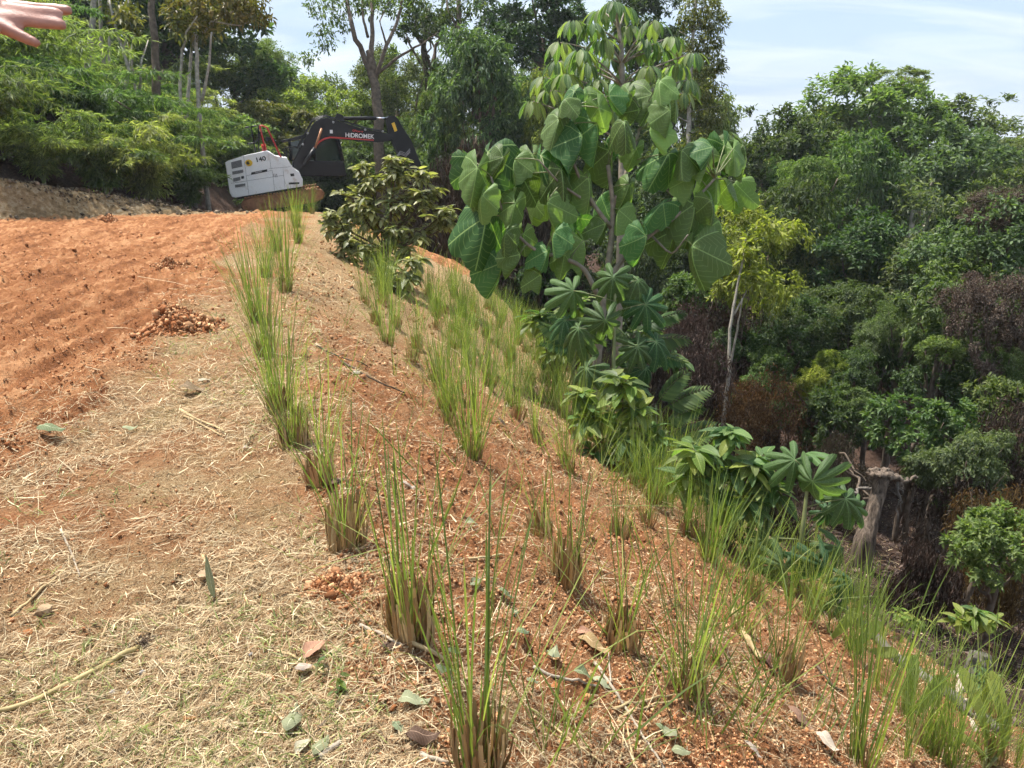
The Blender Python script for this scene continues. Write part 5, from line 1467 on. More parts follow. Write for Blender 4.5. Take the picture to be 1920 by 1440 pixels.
def slope_grass():
    rng = np.random.default_rng(78)
    x, y, s = view_spots(34000, rng, pxr=(560, 1760), pyr=(470, 1430))
    d = ridge_d(x, y)
    ok = (d > 0.3) & (d < 5.0) & (rng.random(len(x)) < (0.03 + 0.55 * sstep(0.6, 3.6, d) * sstep(4.0, 9, y) + 0.35 * sstep(3.3, 4.2, d)) * np.clip(0.4 + 1.6 * fbm(x * 1.2, y * 1.2, 251, 3), 0.02, 1))
    x, y, s = (np.repeat(v[ok], 3) for v in (x, y, s)); n = len(x)
    x = x + rng.normal(0, 0.025, n); y = y + rng.normal(0, 0.025, n)
    L = rng.uniform(0.14, 0.55, n)
    az = rng.uniform(0, 6.28, n); e = rng.uniform(0.8, 3.2, n)
    D = np.stack([np.cos(az), np.sin(az), e], 1)
    tv, tf = strip_leaf(0.015, 0.10)
    V, Fs, _ = scatter(tv, tf, frames(D, rng.normal(0, 1, (n, 3))), np.stack([x, y, ground_z(x, y) - 0.01], 1), L)
    tag(put('slope_grass', mesh_np('slope grass', V, Fs, smooth=False), M['blade']), 'thin loose grass growing between the planted clumps on the slope', 'grass', kind='stuff')
slope_grass()
def gully_litter():
    rng = np.random.default_rng(88)
    n = 26000
    x = rng.uniform(0, 16, n); y = rng.uniform(3, 20, n); d = ridge_d(x, y)
    k = (d > 4.2) & (d < 16)
    x, y = x[k], y[k]; n = len(x)
    L = rng.uniform(0.05, 0.16, n)
    V, Fs, _ = scatter(LEAF2_V(0.3, 0.1, 0.2), LEAF2_F, frames(rng.normal(0, 1, (n, 3)) * np.array([1, 1, 0.35]), rng.normal(0, 0.4, (n, 3)) + np.array([0, 0, 1])), np.stack([x, y, ground_z(x, y) + 0.02], 1), L)
    tag(put('leaf_litter', mesh_np('leaf litter', V, Fs, smooth=False), M['purple']), 'brown leaf litter covering the gully side below the slope', 'litter', kind='stuff')
gully_litter()

# ------------------------------------------------------------------ excavator
M['white_paint'] = plain('white machine paint', (0.86, 0.86, 0.85), 0.38, var=0.05, scale=3, dirt=(0.42, 0.27, 0.16), dirt_amt=0.15)
M['black_paint'] = plain('black machine paint', (0.008, 0.008, 0.010), 0.42, var=0.3, scale=3, spec=0.3, dirt=(0.06, 0.045, 0.03), dirt_amt=0.12)
M['dark_gap'] = plain('dark opening', (0.012, 0.012, 0.013), 0.8, var=0.2)
M['grille'] = plain('grey grille', (0.30, 0.30, 0.31), 0.6, var=0.15, scale=40)
M['louvre'] = plain('louvre slat', (0.12, 0.12, 0.125), 0.6, var=0.15)
M['red_paint'] = plain('red paint', (0.50, 0.035, 0.03), 0.4, var=0.12)
M['chrome'] = plain('polished rod', (0.72, 0.73, 0.75), 0.12, metal=1.0, var=0.05)
M['track'] = plain('muddy track steel', (0.30, 0.13, 0.06), 0.85, var=0.4, scale=7, bump=0.5, bscale=20)
M['glass'] = plain('cab glass', (0.03, 0.045, 0.045), 0.06, var=0.1, spec=0.8)
M['yellow_sticker'] = plain('yellow sticker', (0.80, 0.50, 0.03), 0.5, var=0.06)
M['white_print'] = plain('white lettering', (0.78, 0.78, 0.78), 0.5, var=0.03)
M['black_print'] = plain('black lettering', (0.02, 0.02, 0.02), 0.5, var=0.03)
M['copper'] = plain('muddy cylinder rod', (0.42, 0.20, 0.10), 0.5, metal=0.3, var=0.2)
M['bucket'] = plain('worn grey bucket steel', (0.26, 0.24, 0.20), 0.6, metal=0.4, var=0.35, scale=5, dirt=(0.33, 0.14, 0.06), dirt_amt=0.7)
EX_S = 30.0
EX_O = (535.0, 388.0)
SC = EX_S / F_PX
ex_base = at(EX_O[0], EX_O[1] - 4, EX_S)
EX = thing('excavator', ex_base, 'white and black tracked excavator with raised black boom at the end of the road', 'excavator', None, math.atan2(-ex_base.x, ex_base.y))
def lx(px, py):
    """photograph pixel to the digger's side plane (metres right, metres up)"""
    return ((px - EX_O[0]) * SC, (EX_O[1] - py) * SC / 0.985)
def prism(name, pts, y0, y1, mat, parent=None, bev=0.02, world=False):
    P = [lx(*p) if not world else p for p in pts]
    n = len(P)
    area = sum(P[i][0] * P[(i + 1) % n][1] - P[(i + 1) % n][0] * P[i][1] for i in range(n))
    if area < 0: P = P[::-1]
    bm = bmesh.new()
    f = [bm.verts.new((x, y0, z)) for x, z in P]; b = [bm.verts.new((x, y1, z)) for x, z in P]
    bm.faces.new(f); bm.faces.new(b[::-1])
    for i in range(n):
        j = (i + 1) % n
        bm.faces.new((f[j], f[i], b[i], b[j]))
    if bev:
        bmesh.ops.bevel(bm, geom=bm.edges[:], offset=bev, segments=2, affect='EDGES', profile=0.6)
    bmesh.ops.recalc_face_normals(bm, faces=bm.faces[:])
    me = bpy.data.meshes.new(name); bm.to_mesh(me); bm.free()
    return put(name, me, M[mat], parent or EX)
def rod(name, pts, r, mat, parent=None, y=0.0, sides=10, ys=None):
    P = [(*lx(px, py), 0) for px, py in pts]
    P = np.array([(p[0], (y if ys is None else ys[i]), p[1]) for i, p in enumerate(P)])
    if len(P) > 2:
        t = np.linspace(0, len(P) - 1, (len(P) - 1) * 3 + 1)
        P = np.stack([np.interp(t, np.arange(len(P)), P[:, k]) for k in range(3)], 1)
    V, Fs = tube(P, r, sides)
    return put(name, mesh_np(name, V, Fs), M[mat], parent or EX)
def text_part(name, body, px, py, height_px, y, mat, parent, tilt=0.0, width=None, bold=0.012):
    cu = bpy.data.curves.new(name, 'FONT'); cu.body = body; cu.align_x = 'CENTER'; cu.align_y = 'CENTER'
    cu.size = height_px * SC / 0.70; cu.extrude = 0.003; cu.offset = bold
    tmp = bpy.data.objects.new(name, cu); C.objects.link(tmp)
    bpy.context.view_layer.update()
    me = bpy.data.meshes.new_from_object(tmp.evaluated_get(bpy.context.evaluated_depsgraph_get()))
    bpy.data.objects.remove(tmp)
    x, z = lx(px, py)
    w0 = max(v.co.x for v in me.vertices) - min(v.co.x for v in me.vertices)
    sx = 1.0 if width is None else width * SC / w0
    return put(name, me, M[mat], parent, loc=(x, y, z), rot=(math.pi / 2, -tilt, 0), scale=(sx, 1, 1))
def zz(x, y):
    return (420 + x / 4.8, 200 + y / 4.8)
def build_digger():
    TL = math.atan2(12, 62)
    # undercarriage: two tracks
    for y0, y1 in ((-1.22, -0.70), (0.70, 1.22)):
        out = [(463, 391), (459, 383), (463, 375), (480, 371), (585, 357), (600, 358), (606, 365), (603, 374), (588, 381), (478, 395)]
        tr = prism('track', out, y0, y1, 'track', bev=0.05)
        for k in range(24):
            t = k / 23
            a, b = (lx(468, 371.5), lx(594, 356))
            p = (a[0] + (b[0] - a[0]) * t, a[1] + (b[1] - a[1]) * t)
            bm = bmesh.new(); bmesh.ops.create_cube(bm, size=1)
            for v in bm.verts: v.co = Vector((v.co.x * 0.075, v.co.y * (y1 - y0 + 0.06), v.co.z * 0.05))
            me = bpy.data.meshes.new('track shoe'); bm.to_mesh(me); bm.free()
            put('track_shoe', me, M['track'], tr, loc=(p[0], (y0 + y1) / 2, p[1] + 0.02), rot=(0, -math.atan2(b[1] - a[1], b[0] - a[0]), 0))
    prism('undercarriage', [(500, 372), (570, 362), (572, 384), (500, 390)], -0.65, 0.65, 'track')
    prism('slewing_ring', [(505, 364), (556, 357), (557, 366), (506, 373)], -0.55, 0.55, 'black_paint')
    # body
    hood = [(441, 311), (447, 308), (470, 301), (508, 293), (514, 293), (524, 302), (545, 304), (551, 319), (564, 328), (569, 341), (568, 353), (537, 357), (452, 370), (446, 369), (443, 362)]
    body = prism('body', hood, -1.22, 1.18, 'white_paint', bev=0.03)
    prism('skirt', [(452, 369), (537, 357), (566, 352), (565, 356), (537, 361), (455, 373)], -1.15, 1.1, 'black_paint', bev=0.01)
    yf = -1.222
    for q in ([(147, 532), (232, 512), (234, 568), (148, 584)], [(147, 606), (237, 590), (238, 612), (148, 630)], [(148, 660), (207, 648), (208, 672), (149, 688)], [(158, 712), (242, 702), (243, 718), (158, 734)]):
        g = prism('vent_grille', [zz(*p) for p in q], yf - 0.012, yf + 0.05, 'grille', body, bev=0.004)
        xs = [zz(*p)[0] for p in q]; ysz = [zz(*p)[1] for p in q]
        for k in range(int((max(ysz) - min(ysz)) / 1.6)):
            u = (k + 0.7) / max(1, int((max(ysz) - min(ysz)) / 1.6))
            y_ = ysz[0] + (ysz[3] - ysz[0]) * u
            prism('louvre', [(xs[0] + 0.4, y_), (xs[1] - 0.4, y_ - (ysz[0] - ysz[1])), (xs[1] - 0.4, y_ - (ysz[0] - ysz[1]) + 0.5), (xs[0] + 0.4, y_ + 0.5)], yf - 0.022, yf, 'louvre', g, bev=0)
    prism('latch', [zz(215, 645), zz(237, 641), zz(238, 662), zz(216, 666)], yf - 0.015, yf + 0.02, 'black_print', body, bev=0.003)
    # panel joints, recessed look by thin dark fillets
    for a, b in (((252, 488), (262, 795)), ((262, 640), (470, 600)), ((130, 700), (560, 640)), ((470, 600), (475, 765)), ((445, 585), (620, 572)), ((560, 600), (562, 750)), ((460, 520), (462, 590))):
        (x0, y0), (x1, y1) = zz(*a), zz(*b)
        dx, dy = x1 - x0, y1 - y0; l = math.hypot(dx, dy); nx, ny = -dy / l * 0.22, dx / l * 0.22
        prism('panel_joint', [(x0 + nx, y0 + ny), (x1 + nx, y1 + ny), (x1 - nx, y1 - ny), (x0 - nx, y0 - ny)], yf - 0.004, yf + 0.01, 'louvre', body, bev=0)
    prism('stripe', [zz(300, 615), zz(430, 590), zz(430, 608), zz(296, 634)], yf - 0.010, yf + 0.01, 'black_print', body, bev=0)
    prism('stripe_window', [zz(330, 613), zz(386, 602), zz(385, 612), zz(330, 622)], yf - 0.016, yf - 0.006, 'grille', body, bev=0)
    bx_, bz_ = lx(*zz(288, 538))
    bm = bmesh.new(); bmesh.ops.create_cone(bm, segments=20, radius1=0.115, radius2=0.115, depth=0.02, cap_ends=True)
    bmesh.ops.rotate(bm, verts=bm.verts, matrix=Matrix.Rotation(math.pi / 2, 3, 'X'))
    for v in bm.verts: v.co.x *= 1.15
    me = bpy.data.meshes.new('badge'); bm.to_mesh(me); bm.free()
    bd = put('badge', me, M['yellow_sticker'], body, loc=(bx_, yf - 0.008, bz_))
    text_part('badge_mark', 'C', *zz(280, 540), 3.6, yf - 0.022, 'black_print', body, TL, bold=0.02)
    text_part('number', '140', *zz(385, 511), 7.2, yf - 0.008, 'black_print', body, TL, width=16, bold=0.006)
    for k in range(3):
        prism('slit', [zz(474 + k * 13, 628), zz(478 + k * 13, 627), zz(482 + k * 13, 655), zz(478 + k * 13, 656)], yf - 0.008, yf + 0.01, 'black_print', body, bev=0)
    prism('light_recess', [zz(614, 628), zz(645, 626), zz(648, 648), zz(618, 650)], yf - 0.008, yf + 0.02, 'black_print', body, bev=0.004)
    prism('step_recess', [zz(596, 700), zz(684, 698), zz(684, 714), zz(597, 716)], yf - 0.008, yf + 0.02, 'black_print', body, bev=0.004)
    # cab on the far side
    cabp = [(549, 338), (552, 285), (560, 273), (590, 266), (640, 268), (649, 300), (652, 338)]
    cab = prism('cab', [(552, 338), (555, 310), (648, 312), (652, 338)], 0.15, 1.15, 'black_paint', bev=0.03)
    prism('cab_roof', [(538, 275), (583, 264), (640, 264), (642, 270), (585, 271), (539, 279)], 0.1, 1.2, 'black_paint', cab, bev=0.02)
    for a, b in (((552, 310), (553, 276)), ((596, 311), (594, 270)), ((648, 312), (640, 268))):
        for y in (0.2, 1.1):
            rod('pillar', [a, b], 0.05, 'black_paint', cab, y)
    prism('cab_window', [(553, 310), (554, 277), (594, 271), (596, 310)], 0.20, 0.215, 'glass', cab, bev=0)
    prism('cab_window', [(597, 310), (596, 271), (640, 270), (647, 310)], 1.08, 1.095, 'glass', cab, bev=0)
    # guard rails and mirror
    rod('red_rail', [zz(430, 445), zz(405, 250), zz(415, 243), zz(460, 260), zz(500, 360), zz(575, 560), zz(578, 690)], 0.035, 'red_paint', None, -1.16)
    rod('red_post', [zz(425, 445), zz(418, 390)], 0.09, 'red_paint', None, -1.10)
    for pl in ([zz(345, 455), zz(330, 250), zz(280, 260)], [zz(375, 450), zz(390, 240), zz(330, 250)], [zz(285, 385), zz(340, 380), zz(395, 340), zz(392, 300)]):
        rod('hand_rail', pl, 0.028, 'black_paint', None, -0.55)
    rod('mirror_arm', [zz(455, 340), zz(500, 350)], 0.02, 'black_paint', None, -1.15)
    prism('mirror', [zz(440, 335), zz(470, 330), zz(473, 365), zz(443, 368)], -1.2, -1.13, 'black_paint', bev=0.01)
    # boom, stick, bucket
    boom_o = [zz(650, 545), zz(720, 425), zz(800, 300), zz(830, 240), zz(868, 203), zz(920, 178), zz(970, 171), zz(1030, 186), zz(1290, 268), zz(1440, 290), zz(1510, 300), zz(1540, 330), zz(1532, 362), zz(1400, 376), zz(1200, 362), zz(1030, 345), zz(960, 348), zz(905, 380), zz(850, 440), zz(760, 545), zz(695, 610), zz(660, 600)]
    boom = prism('boom', boom_o, -0.24, 0.12, 'black_paint', bev=0.03)
    red = [zz(783, 478), zz(840, 410), zz(888, 362), zz(930, 340), zz(985, 327), zz(1180, 340), zz(1365, 352), zz(1368, 362), zz(1180, 351), zz(985, 340), zz(935, 353), zz(895, 374), zz(846, 422), zz(790, 486)]
    prism('red_stripe', red, -0.252, -0.235, 'red_paint', boom, bev=0)
    text_part('lettering', 'HiDROMEK', *zz(1243, 322), 7.6, -0.246, 'white_print', boom, -math.atan2(14, 250), width=53, bold=0.005)
    text_part('small_lettering', 'GPower', *zz(1228, 282), 3.6, -0.246, 'red_paint', boom, -0.1, width=20, bold=0.003)
    prism('boom_sticker', [zz(985, 272), zz(1010, 272), zz(1010, 302), zz(985, 300)], -0.25, -0.236, 'white_print', boom, bev=0)
    for k, off in enumerate((0, 9, 18)):
        rod('hydraulic_line', [zz(700, 430 - off), zz(790, 285 - off), zz(850, 198 - off), zz(960, 162 - off * 0.7), zz(1060, 188 - off * 0.7), zz(1300, 262 - off * 0.7), zz(1500, 292 - off * 0.5)], 0.018, 'black_paint', boom, -0.12 + 0.1 * k, 6)
    for px in ((795, 300), (745, 392), (1020, 210), (1295, 270), (1450, 285)):
        x, z = lx(*zz(*px))
        V, Fs = tube(np.array([(x, -0.3, z), (x, -0.2, z)]), 0.045, 10)
        put('pin', mesh_np('pin', V, Fs), M['grille'], boom)
    for y in (-0.48, 0.32):
        c = rod('boom_cylinder', [zz(740, 560), zz(845, 425)], 0.085, 'black_paint', None, y)
        rod('cylinder_rod', [zz(845, 425), zz(915, 262)], 0.045, 'copper', c, y)
    ac = rod('arm_cylinder', [zz(1060, 175), zz(1130, 176), zz(1400, 172)], 0.075, 'black_paint', None, -0.06)
    rod('cylinder_rod', [zz(1400, 172), zz(1500, 172)], 0.042, 'chrome', ac, -0.06)
    prism('cylinder_bracket', [zz(1030, 185), zz(1060, 135), zz(1110, 150), zz(1120, 205)], -0.16, 0.04, 'black_paint', boom, bev=0.01)
    st = [zz(1488, 175), zz(1512, 152), zz(1560, 152), zz(1592, 172), zz(1640, 260), zz(1705, 350), zz(1770, 520), zz(1890, 880), (818, 412), (806, 418), zz(1700, 800), zz(1610, 590), zz(1560, 440), zz(1530, 380), zz(1495, 290)]
    stick = prism('stick', st, -0.20, 0.08, 'black_paint', bev=0.025)
    prism('warning_sticker', [zz(1533, 215), zz(1560, 204), zz(1583, 275), zz(1558, 287)], -0.212, -0.195, 'yellow_sticker', stick, bev=0)
    bc = rod('bucket_cylinder', [zz(1660, 350), zz(1780, 560)], 0.065, 'black_paint', None, -0.06)
    rod('cylinder_rod', [zz(1780, 560), zz(1895, 830)], 0.038, 'chrome', bc, -0.06)
    for k, off in enumerate((0, 14, 26)):
        rod('hose', [zz(1560, 500), zz(1600, 450 + off), zz(1650, 470 + off), zz(1690, 430 + off)], 0.016, 'grille', stick, -0.24 - 0.02 * k, 6)
    for k, off in enumerate((0, 30, 60, 90)):
        rod('hose', [zz(570 + off * 0.8, 530), zz(585 + off * 0.8, 430), zz(640 + off * 0.5, 405), zz(720, 430)], 0.018, 'dark_gap', boom, -0.05 + 0.08 * k, 6)
    bk = [(806, 416), (822, 410), (838, 418), (845, 434), (842, 449), (828, 458), (806, 458), (800, 455), (818, 448), (822, 436), (812, 428)]
    b = prism('bucket', bk, -0.75, 0.55, 'bucket', bev=0.02)
    for k in range(5):
        y = -0.70 + k * 0.30
        prism('tooth', [(806, 454), (806, 459), (792, 458.5)], y, y + 0.1, 'bucket', b, bev=0)
build_digger()

# ------------------------------------------------------------------ soil heaps
def heap(px, py, w, h, label, seed, cnt=1500):
    """a loose mound: rough body plus crumbs of all sizes over it"""
    p, s = ground_px(px, py)
    rng = np.random.default_rng(seed)
    W = w / 2 / F_PX * s; H = h / F_PX * s
    def hz(x, y):
        r = np.hypot(x, y / 0.8) / W * (1 + 0.25 * fbm(x / W * 1.3 + seed, y / W * 1.3, seed, 3))
        e = np.clip(1 - r, 0, 1) ** 0.8
        z = H * e * (0.75 + 0.7 * fbm(x / W * 3.1, y / W * 3.1, seed + 1, 4, 0.65)) + 0.35 * H * e ** 0.5 * fbm(x / W * 11, y / W * 11, seed + 2, 3, 0.7)
        return ground_z(x + p.x, y + p.y) - p.z + np.where(r < 1, z, -0.02)
    n = 60
    u = np.linspace(-1.25, 1.25, n) * W
    X, Y = np.meshgrid(u, u * 0.8); X, Y = X.ravel(), Y.ravel()
    Z = hz(X, Y)
    i = np.arange(n - 1)[:, None]; k = np.arange(n - 1)[None]
    F = np.stack([i * n + k, i * n + k + 1, (i + 1) * n + k + 1, (i + 1) * n + k], -1).reshape(-1, 4)
    rr = np.hypot(X, Y / 0.8)[F].mean(1)
    root = thing('soil_heap', p, label, 'soil heap')
    put('mound', mesh_np('soil mound', np.stack([X, Y, Z], 1), F[rr < 1.22 * W]), M['heap_soil'], root)
    a = rng.uniform(0, 6.28, cnt); r = rng.uniform(0, 1.35, cnt) ** 0.7 * W
    x, y = np.cos(a) * r, np.sin(a) * r * 0.8
    S = rng.lognormal(math.log(0.018), 0.6, cnt) * W * 1.4
    tv, tf = crumb_template(9)
    Vc, Fc, _ = scatter(tv, tf, frames(rng.normal(0, 1, (cnt, 3)), rng.normal(0, 1, (cnt, 3))), np.stack([x, y, np.maximum(hz(x, y), ground_z(x + p.x, y + p.y) - p.z) + S * 0.3], 1), S[:, None] * rng.uniform(0.6, 1.4, (cnt, 3)))
    tag(put('clods', mesh_np('clods', Vc, Fc, smooth=False), M['crumb'], root), kind='stuff')
M['heap_soil'] = plain('crumbly red soil', (0.25, 0.095, 0.038), 0.95, var=0.5, scale=14, bump=1.0, bscale=45, spec=0.1)
heap(335, 612, 150, 46, 'crumbly red soil heap on the straw beside the road', 4)
heap(325, 500, 60, 14, 'small clod heap at the road edge behind the crumbly heap', 5)
heap(208, 411, 46, 7, 'low soil heap at the foot of the earth bank', 6)
heap(770, 448, 90, 24, 'loose orange soil heaped under the bucket', 7)
heap(632, 1105, 110, 26, 'dark clods of earth left of the second edge clump', 8)

# ------------------------------------------------------------------ things lying on the ground
M['greyleaf'] = leaf_mat('wilted grey green leaf', G(0.16, 0.185, 0.095), G(0.33, 0.35, 0.22), trans=0.15, vv=0.3, veins=2, rough=0.8, tcol=(1.1, 1.2, 0.9), spec=0.08)
M['brownleaf'] = leaf_mat('dead brown leaf', G(0.10, 0.060, 0.040), G(0.24, 0.15, 0.095), trans=0.12, vv=0.4, veins=2, rough=0.7, tcol=(1.3, 1, 0.7), spec=0.2)
M['tanleaf'] = leaf_mat('tan dry leaf', G(0.33, 0.20, 0.10), G(0.50, 0.35, 0.20), trans=0.15, vv=0.3, veins=2, rough=0.7, tcol=(1.3, 1, 0.7), spec=0.2)
M['paleleaf'] = leaf_mat('bleached leaf', G(0.36, 0.30, 0.22), G(0.50, 0.43, 0.33), trans=0.15, vv=0.3, veins=2, rough=0.7, tcol=(1.1, 1, 0.9), spec=0.2)
CURL = []
for sd in range(5):
    rng_ = np.random.default_rng(sd + 50)
    V, Fq, U = leaf_grid(1.0, 0.55, 8, 0.0, 0.0, 0.0, 0.45, sd)
    k1, k2 = rng_.uniform(0.6, 1.8), rng_.uniform(0.8, 2.4)
    u = V[:, 1].copy()
    V[:, 2] = 0.10 + k1 * u * u * (1 if sd % 2 else -1) * 0.9 + 0.10 * np.sin(V[:, 0] * 3.0 * k2) + 0.05 * np.sin(V[:, 1] * 22 + V[:, 0] * 9) + rng_.normal(0, 0.012, len(V))
    V[:, 2] -= V[:, 2].min()
    CURL.append(mesh_np('fallen leaf', V, Fq, uv=U))
def lying(px, py, size, rz, mat, label, k, tilt=0.0, name='fallen_leaf'):
    p, s = ground_px(px, py)
    L = size / F_PX * s * 0.82
    nm = ground_normals(np.array([p.x]), np.array([p.y]), 0.08)[0]
    d = np.array([math.cos(rz), math.sin(rz), tilt]); d = d - nm * (d @ nm) * (1 if tilt == 0 else 0.3)
    o = put(name, CURL[k % 5], M[mat], None, loc=p + Vector(nm) * (0.004 + 0.05 * L), rot=rot_of(d, nm), scale=(L, L, L))
    obj_mat(o, M[mat])
    tag(o, label, 'leaf', 'fallen leaves on the ground')
for i, row in enumerate([
    (540, 1385, 75, 1.5, 'greyleaf', 'crumpled grey green leaf standing near the bottom edge'), (555, 1420, 50, 1.1, 'paleleaf', 'curled pale leaf below the crumpled grey green leaf'),
    (590, 1425, 60, 1.2, 'greyleaf', 'flat pale green leaf at the bottom edge'), (745, 1338, 78, 0.25, 'greyleaf', 'ribbed grey green leaf left of the nearest edge clump'),
    (735, 1365, 40, -0.6, 'greyleaf', 'small curled grey leaf below the ribbed leaf'), (760, 1392, 80, 0.1, 'brownleaf', 'dark brown curled leaf left of the nearest edge clump'),
    (570, 1245, 70, 1.0, 'tanleaf', 'large tan ribbed leaf beside the small seedling'), (555, 1262, 40, 0.2, 'paleleaf', 'pale bit of leaf under the tan ribbed leaf'),
    (335, 738, 62, 0.2, 'brownleaf', 'curled brown leaf on the straw of the verge'), (372, 722, 34, 1.0, 'paleleaf', 'white scrap of leaf beside the curled brown leaf'),
    (715, 1225, 50, 0.4, 'brownleaf', 'brown leaf at the foot of the second edge clump'), (880, 1105, 36, 0.9, 'greyleaf', 'grey leaf right of the second edge clump'),
    (930, 1115, 42, 0.1, 'greyleaf', 'bright grey green leaf in the middle of the slope'), (950, 1150, 44, -0.7, 'greyleaf', 'twisted green leaf below the bright grey leaf'),
    (965, 1190, 40, 0.5, 'greyleaf', 'folded green leaf, lowest of the twisted ones'), (1030, 1250, 70, 1.3, 'greyleaf', 'large grey green leaf beside the pale branch'),
    (1070, 1268, 64, 0.2, 'greyleaf', 'second large grey green leaf touching the pale branch'), (1105, 1285, 60, 0.0, 'greyleaf', 'shrivelled grey leaf over the pale branch'),
    (1080, 1210, 80, -0.4, 'tanleaf', 'long tan husk left of the pale branch'), (835, 1225, 36, 0.2, 'greyleaf', 'wilted leaf behind the nearest edge clump'),
    (815, 1262, 44, -0.3, 'greyleaf', 'wilted leaf left of the blades of the nearest clump'), (845, 1280, 50, 1.2, 'greyleaf', 'large wilted leaf under the blades of the nearest clump'),
    (985, 1290, 46, 0.8, 'greyleaf', 'grey leaf right of the nearest edge clump'), (1240, 1390, 56, 0.7, 'greyleaf', 'curled pale green leaf near the bottom right of centre'),
    (1255, 1420, 50, 0.1, 'greyleaf', 'wilted leaf at the bottom beside the pale branch'), (1225, 1368, 40, -0.3, 'greyleaf', 'dark curled leaf above the curled pale green leaf'),
    (1170, 1275, 44, 0.3, 'brownleaf', 'purplish brown leaf right of the pale branch'), (1470, 1335, 70, -0.6, 'brownleaf', 'large brown leaf on the bare slope'),
    (1525, 1385, 60, -0.9, 'paleleaf', 'curved bleached leaf on the bare slope'), (1390, 1400, 50, -0.8, 'paleleaf', 'papery pale leaf on the bare slope'),
    (750, 915, 45, 0.8, 'paleleaf', 'pale pointed leaf in the middle of the upper slope'), (1080, 1195, 40, 0.2, 'tanleaf', 'dry leaf under the second row clump'),
    (660, 705, 26, 1.0, 'paleleaf', 'small white leaf on the upper slope'), (455, 845, 22, 0.4, 'paleleaf', 'pale chip beside the edge row'),
    (70, 812, 60, 0.2, 'greyleaf', 'grey green weed scrap on the straw at the left'), (230, 812, 34, 0.3, 'greyleaf', 'pale green leaf lying on the verge straw'),
    (870, 985, 40, 0.6, 'greyleaf', 'green leaf between the first two rows'), (930, 790, 30, -0.5, 'brownleaf', 'dark leaf on the far part of the slope'),
    (1420, 1230, 56, -0.9, 'brownleaf', 'brown leaf under the third row clump'), (620, 915, 40, 0.7, 'brownleaf', 'brown leaf at the foot of the edge row')]):
    px, py, size, rz, mat, label = row
    lying(px, py, size, rz, mat, label, i)

M['palestick'] = plain('bleached stick', (0.40, 0.33, 0.25), 0.85, var=0.3, scale=25, bump=0.4, bscale=60, spec=0.2)
M['strawstick'] = plain('straw coloured stalk', (0.45, 0.33, 0.17), 0.75, var=0.3, scale=20, spec=0.25)
M['yellowstalk'] = plain('yellow green stalk', (0.38, 0.29, 0.12), 0.6, var=0.25, scale=9)
M['darkstick'] = plain('dark twig', (0.12, 0.085, 0.06), 0.85, var=0.3, scale=20, spec=0.2)
def ground_line(pl, lift=0.012, n=5):
    P = []
    for (x0, y0), (x1, y1) in zip(pl[:-1], pl[1:]):
        for k in range(n):
            t = k / n
            p, s = ground_px(x0 + (x1 - x0) * t, y0 + (y1 - y0) * t); P.append(np.array(p))
    p, s = ground_px(*pl[-1]); P.append(np.array(p))
    P = np.array(P)
    if len(P) > 4:
        for _ in range(2): P[1:-1] = (P[:-2] + P[1:-1] * 2 + P[2:]) / 4
    P[:, 2] = np.maximum(P[:, 2], ground_z(P[:, 0], P[:, 1])) + lift
    return P
def stick(pl, r, mat, label, branches=(), name='stick', r1=None, cat='stick', group='sticks on the ground'):
    P = ground_line(pl, lift=r * 0.8)
    o = P[0].copy()
    parts = [tube(P - o, np.linspace(r, r1 or r * 0.6, len(P)), 7)]
    for b in branches:
        Q = ground_line(b, lift=r * 0.9)
        parts.append(tube(Q - o, np.linspace(r * 0.6, r * 0.3, len(Q)), 6))
    me = mesh_np(name, *merge(parts))
    return tag(put(name, me, M[mat], None, loc=o), label, cat, group)
stalk = stick([(-30, 1345), (60, 1322), (140, 1282), (205, 1250), (262, 1218)], 0.0085, 'yellowstalk', 'thick yellowish stalk with torn roots lying at the lower left', name='uprooted_stalk', r1=0.011, group=None)
def roots():
    rng = np.random.default_rng(3)
    p, s = ground_px(268, 1212); o = np.array(stalk.location)
    parts = []
    for k in range(34):
        d = rng.normal(0, 1, 3); d[2] = abs(d[2]) * 0.5 - 0.1
        e = np.array(p) - o + unit(d) * rng.uniform(0.02, 0.06) + np.array([0.01, 0.01, 0.01])
        parts.append(tube(bend(np.array(p) - o + np.array([0, 0, 0.012]), e, 4, wob=0.006, rng=rng), np.linspace(0.0016, 0.0006, 4), 4, cap=False))
    put('roots', mesh_np('roots', *merge(parts)), M['darkstick'], stalk)['kind'] = 'stuff'
roots()
stick([(1115, 1245), (1145, 1290), (1165, 1320), (1190, 1360), (1215, 1400), (1250, 1455)], 0.0065, 'palestick', 'pale forked branch lying at the bottom centre', [[(1145, 1285), (1142, 1250), (1141, 1226)]])
stick([(340, 772), (370, 790), (400, 802), (420, 812)], 0.010, 'strawstick', 'split pale stalk on the verge straw')
stick([(345, 782), (380, 800), (415, 818)], 0.007, 'strawstick', 'thin split stalk just below the split pale stalk')
stick([(520, 1222), (560, 1240), (612, 1268)], 0.005, 'strawstick', 'straight tan stalk lying over the tan ribbed leaf')
stick([(595, 1375), (620, 1345), (642, 1322)], 0.006, 'darkstick', 'dark twig pointing up from the bottom edge')
stick([(600, 1425), (625, 1408), (640, 1398)], 0.011, 'palestick', 'short thick pale stick at the bottom edge')
stick([(675, 1178), (720, 1195), (755, 1215)], 0.007, 'palestick', 'pale stick in front of the second edge clump')
stick([(745, 1198), (800, 1225), (845, 1250)], 0.010, 'strawstick', 'flat tan stalk right of the second edge clump')
stick([(880, 1052), (915, 1048), (945, 1044)], 0.008, 'strawstick', 'short tan stick in the middle of the slope')
stick([(1000, 1262), (1060, 1278), (1120, 1290)], 0.007, 'palestick', 'grey stick under the large grey green leaves')
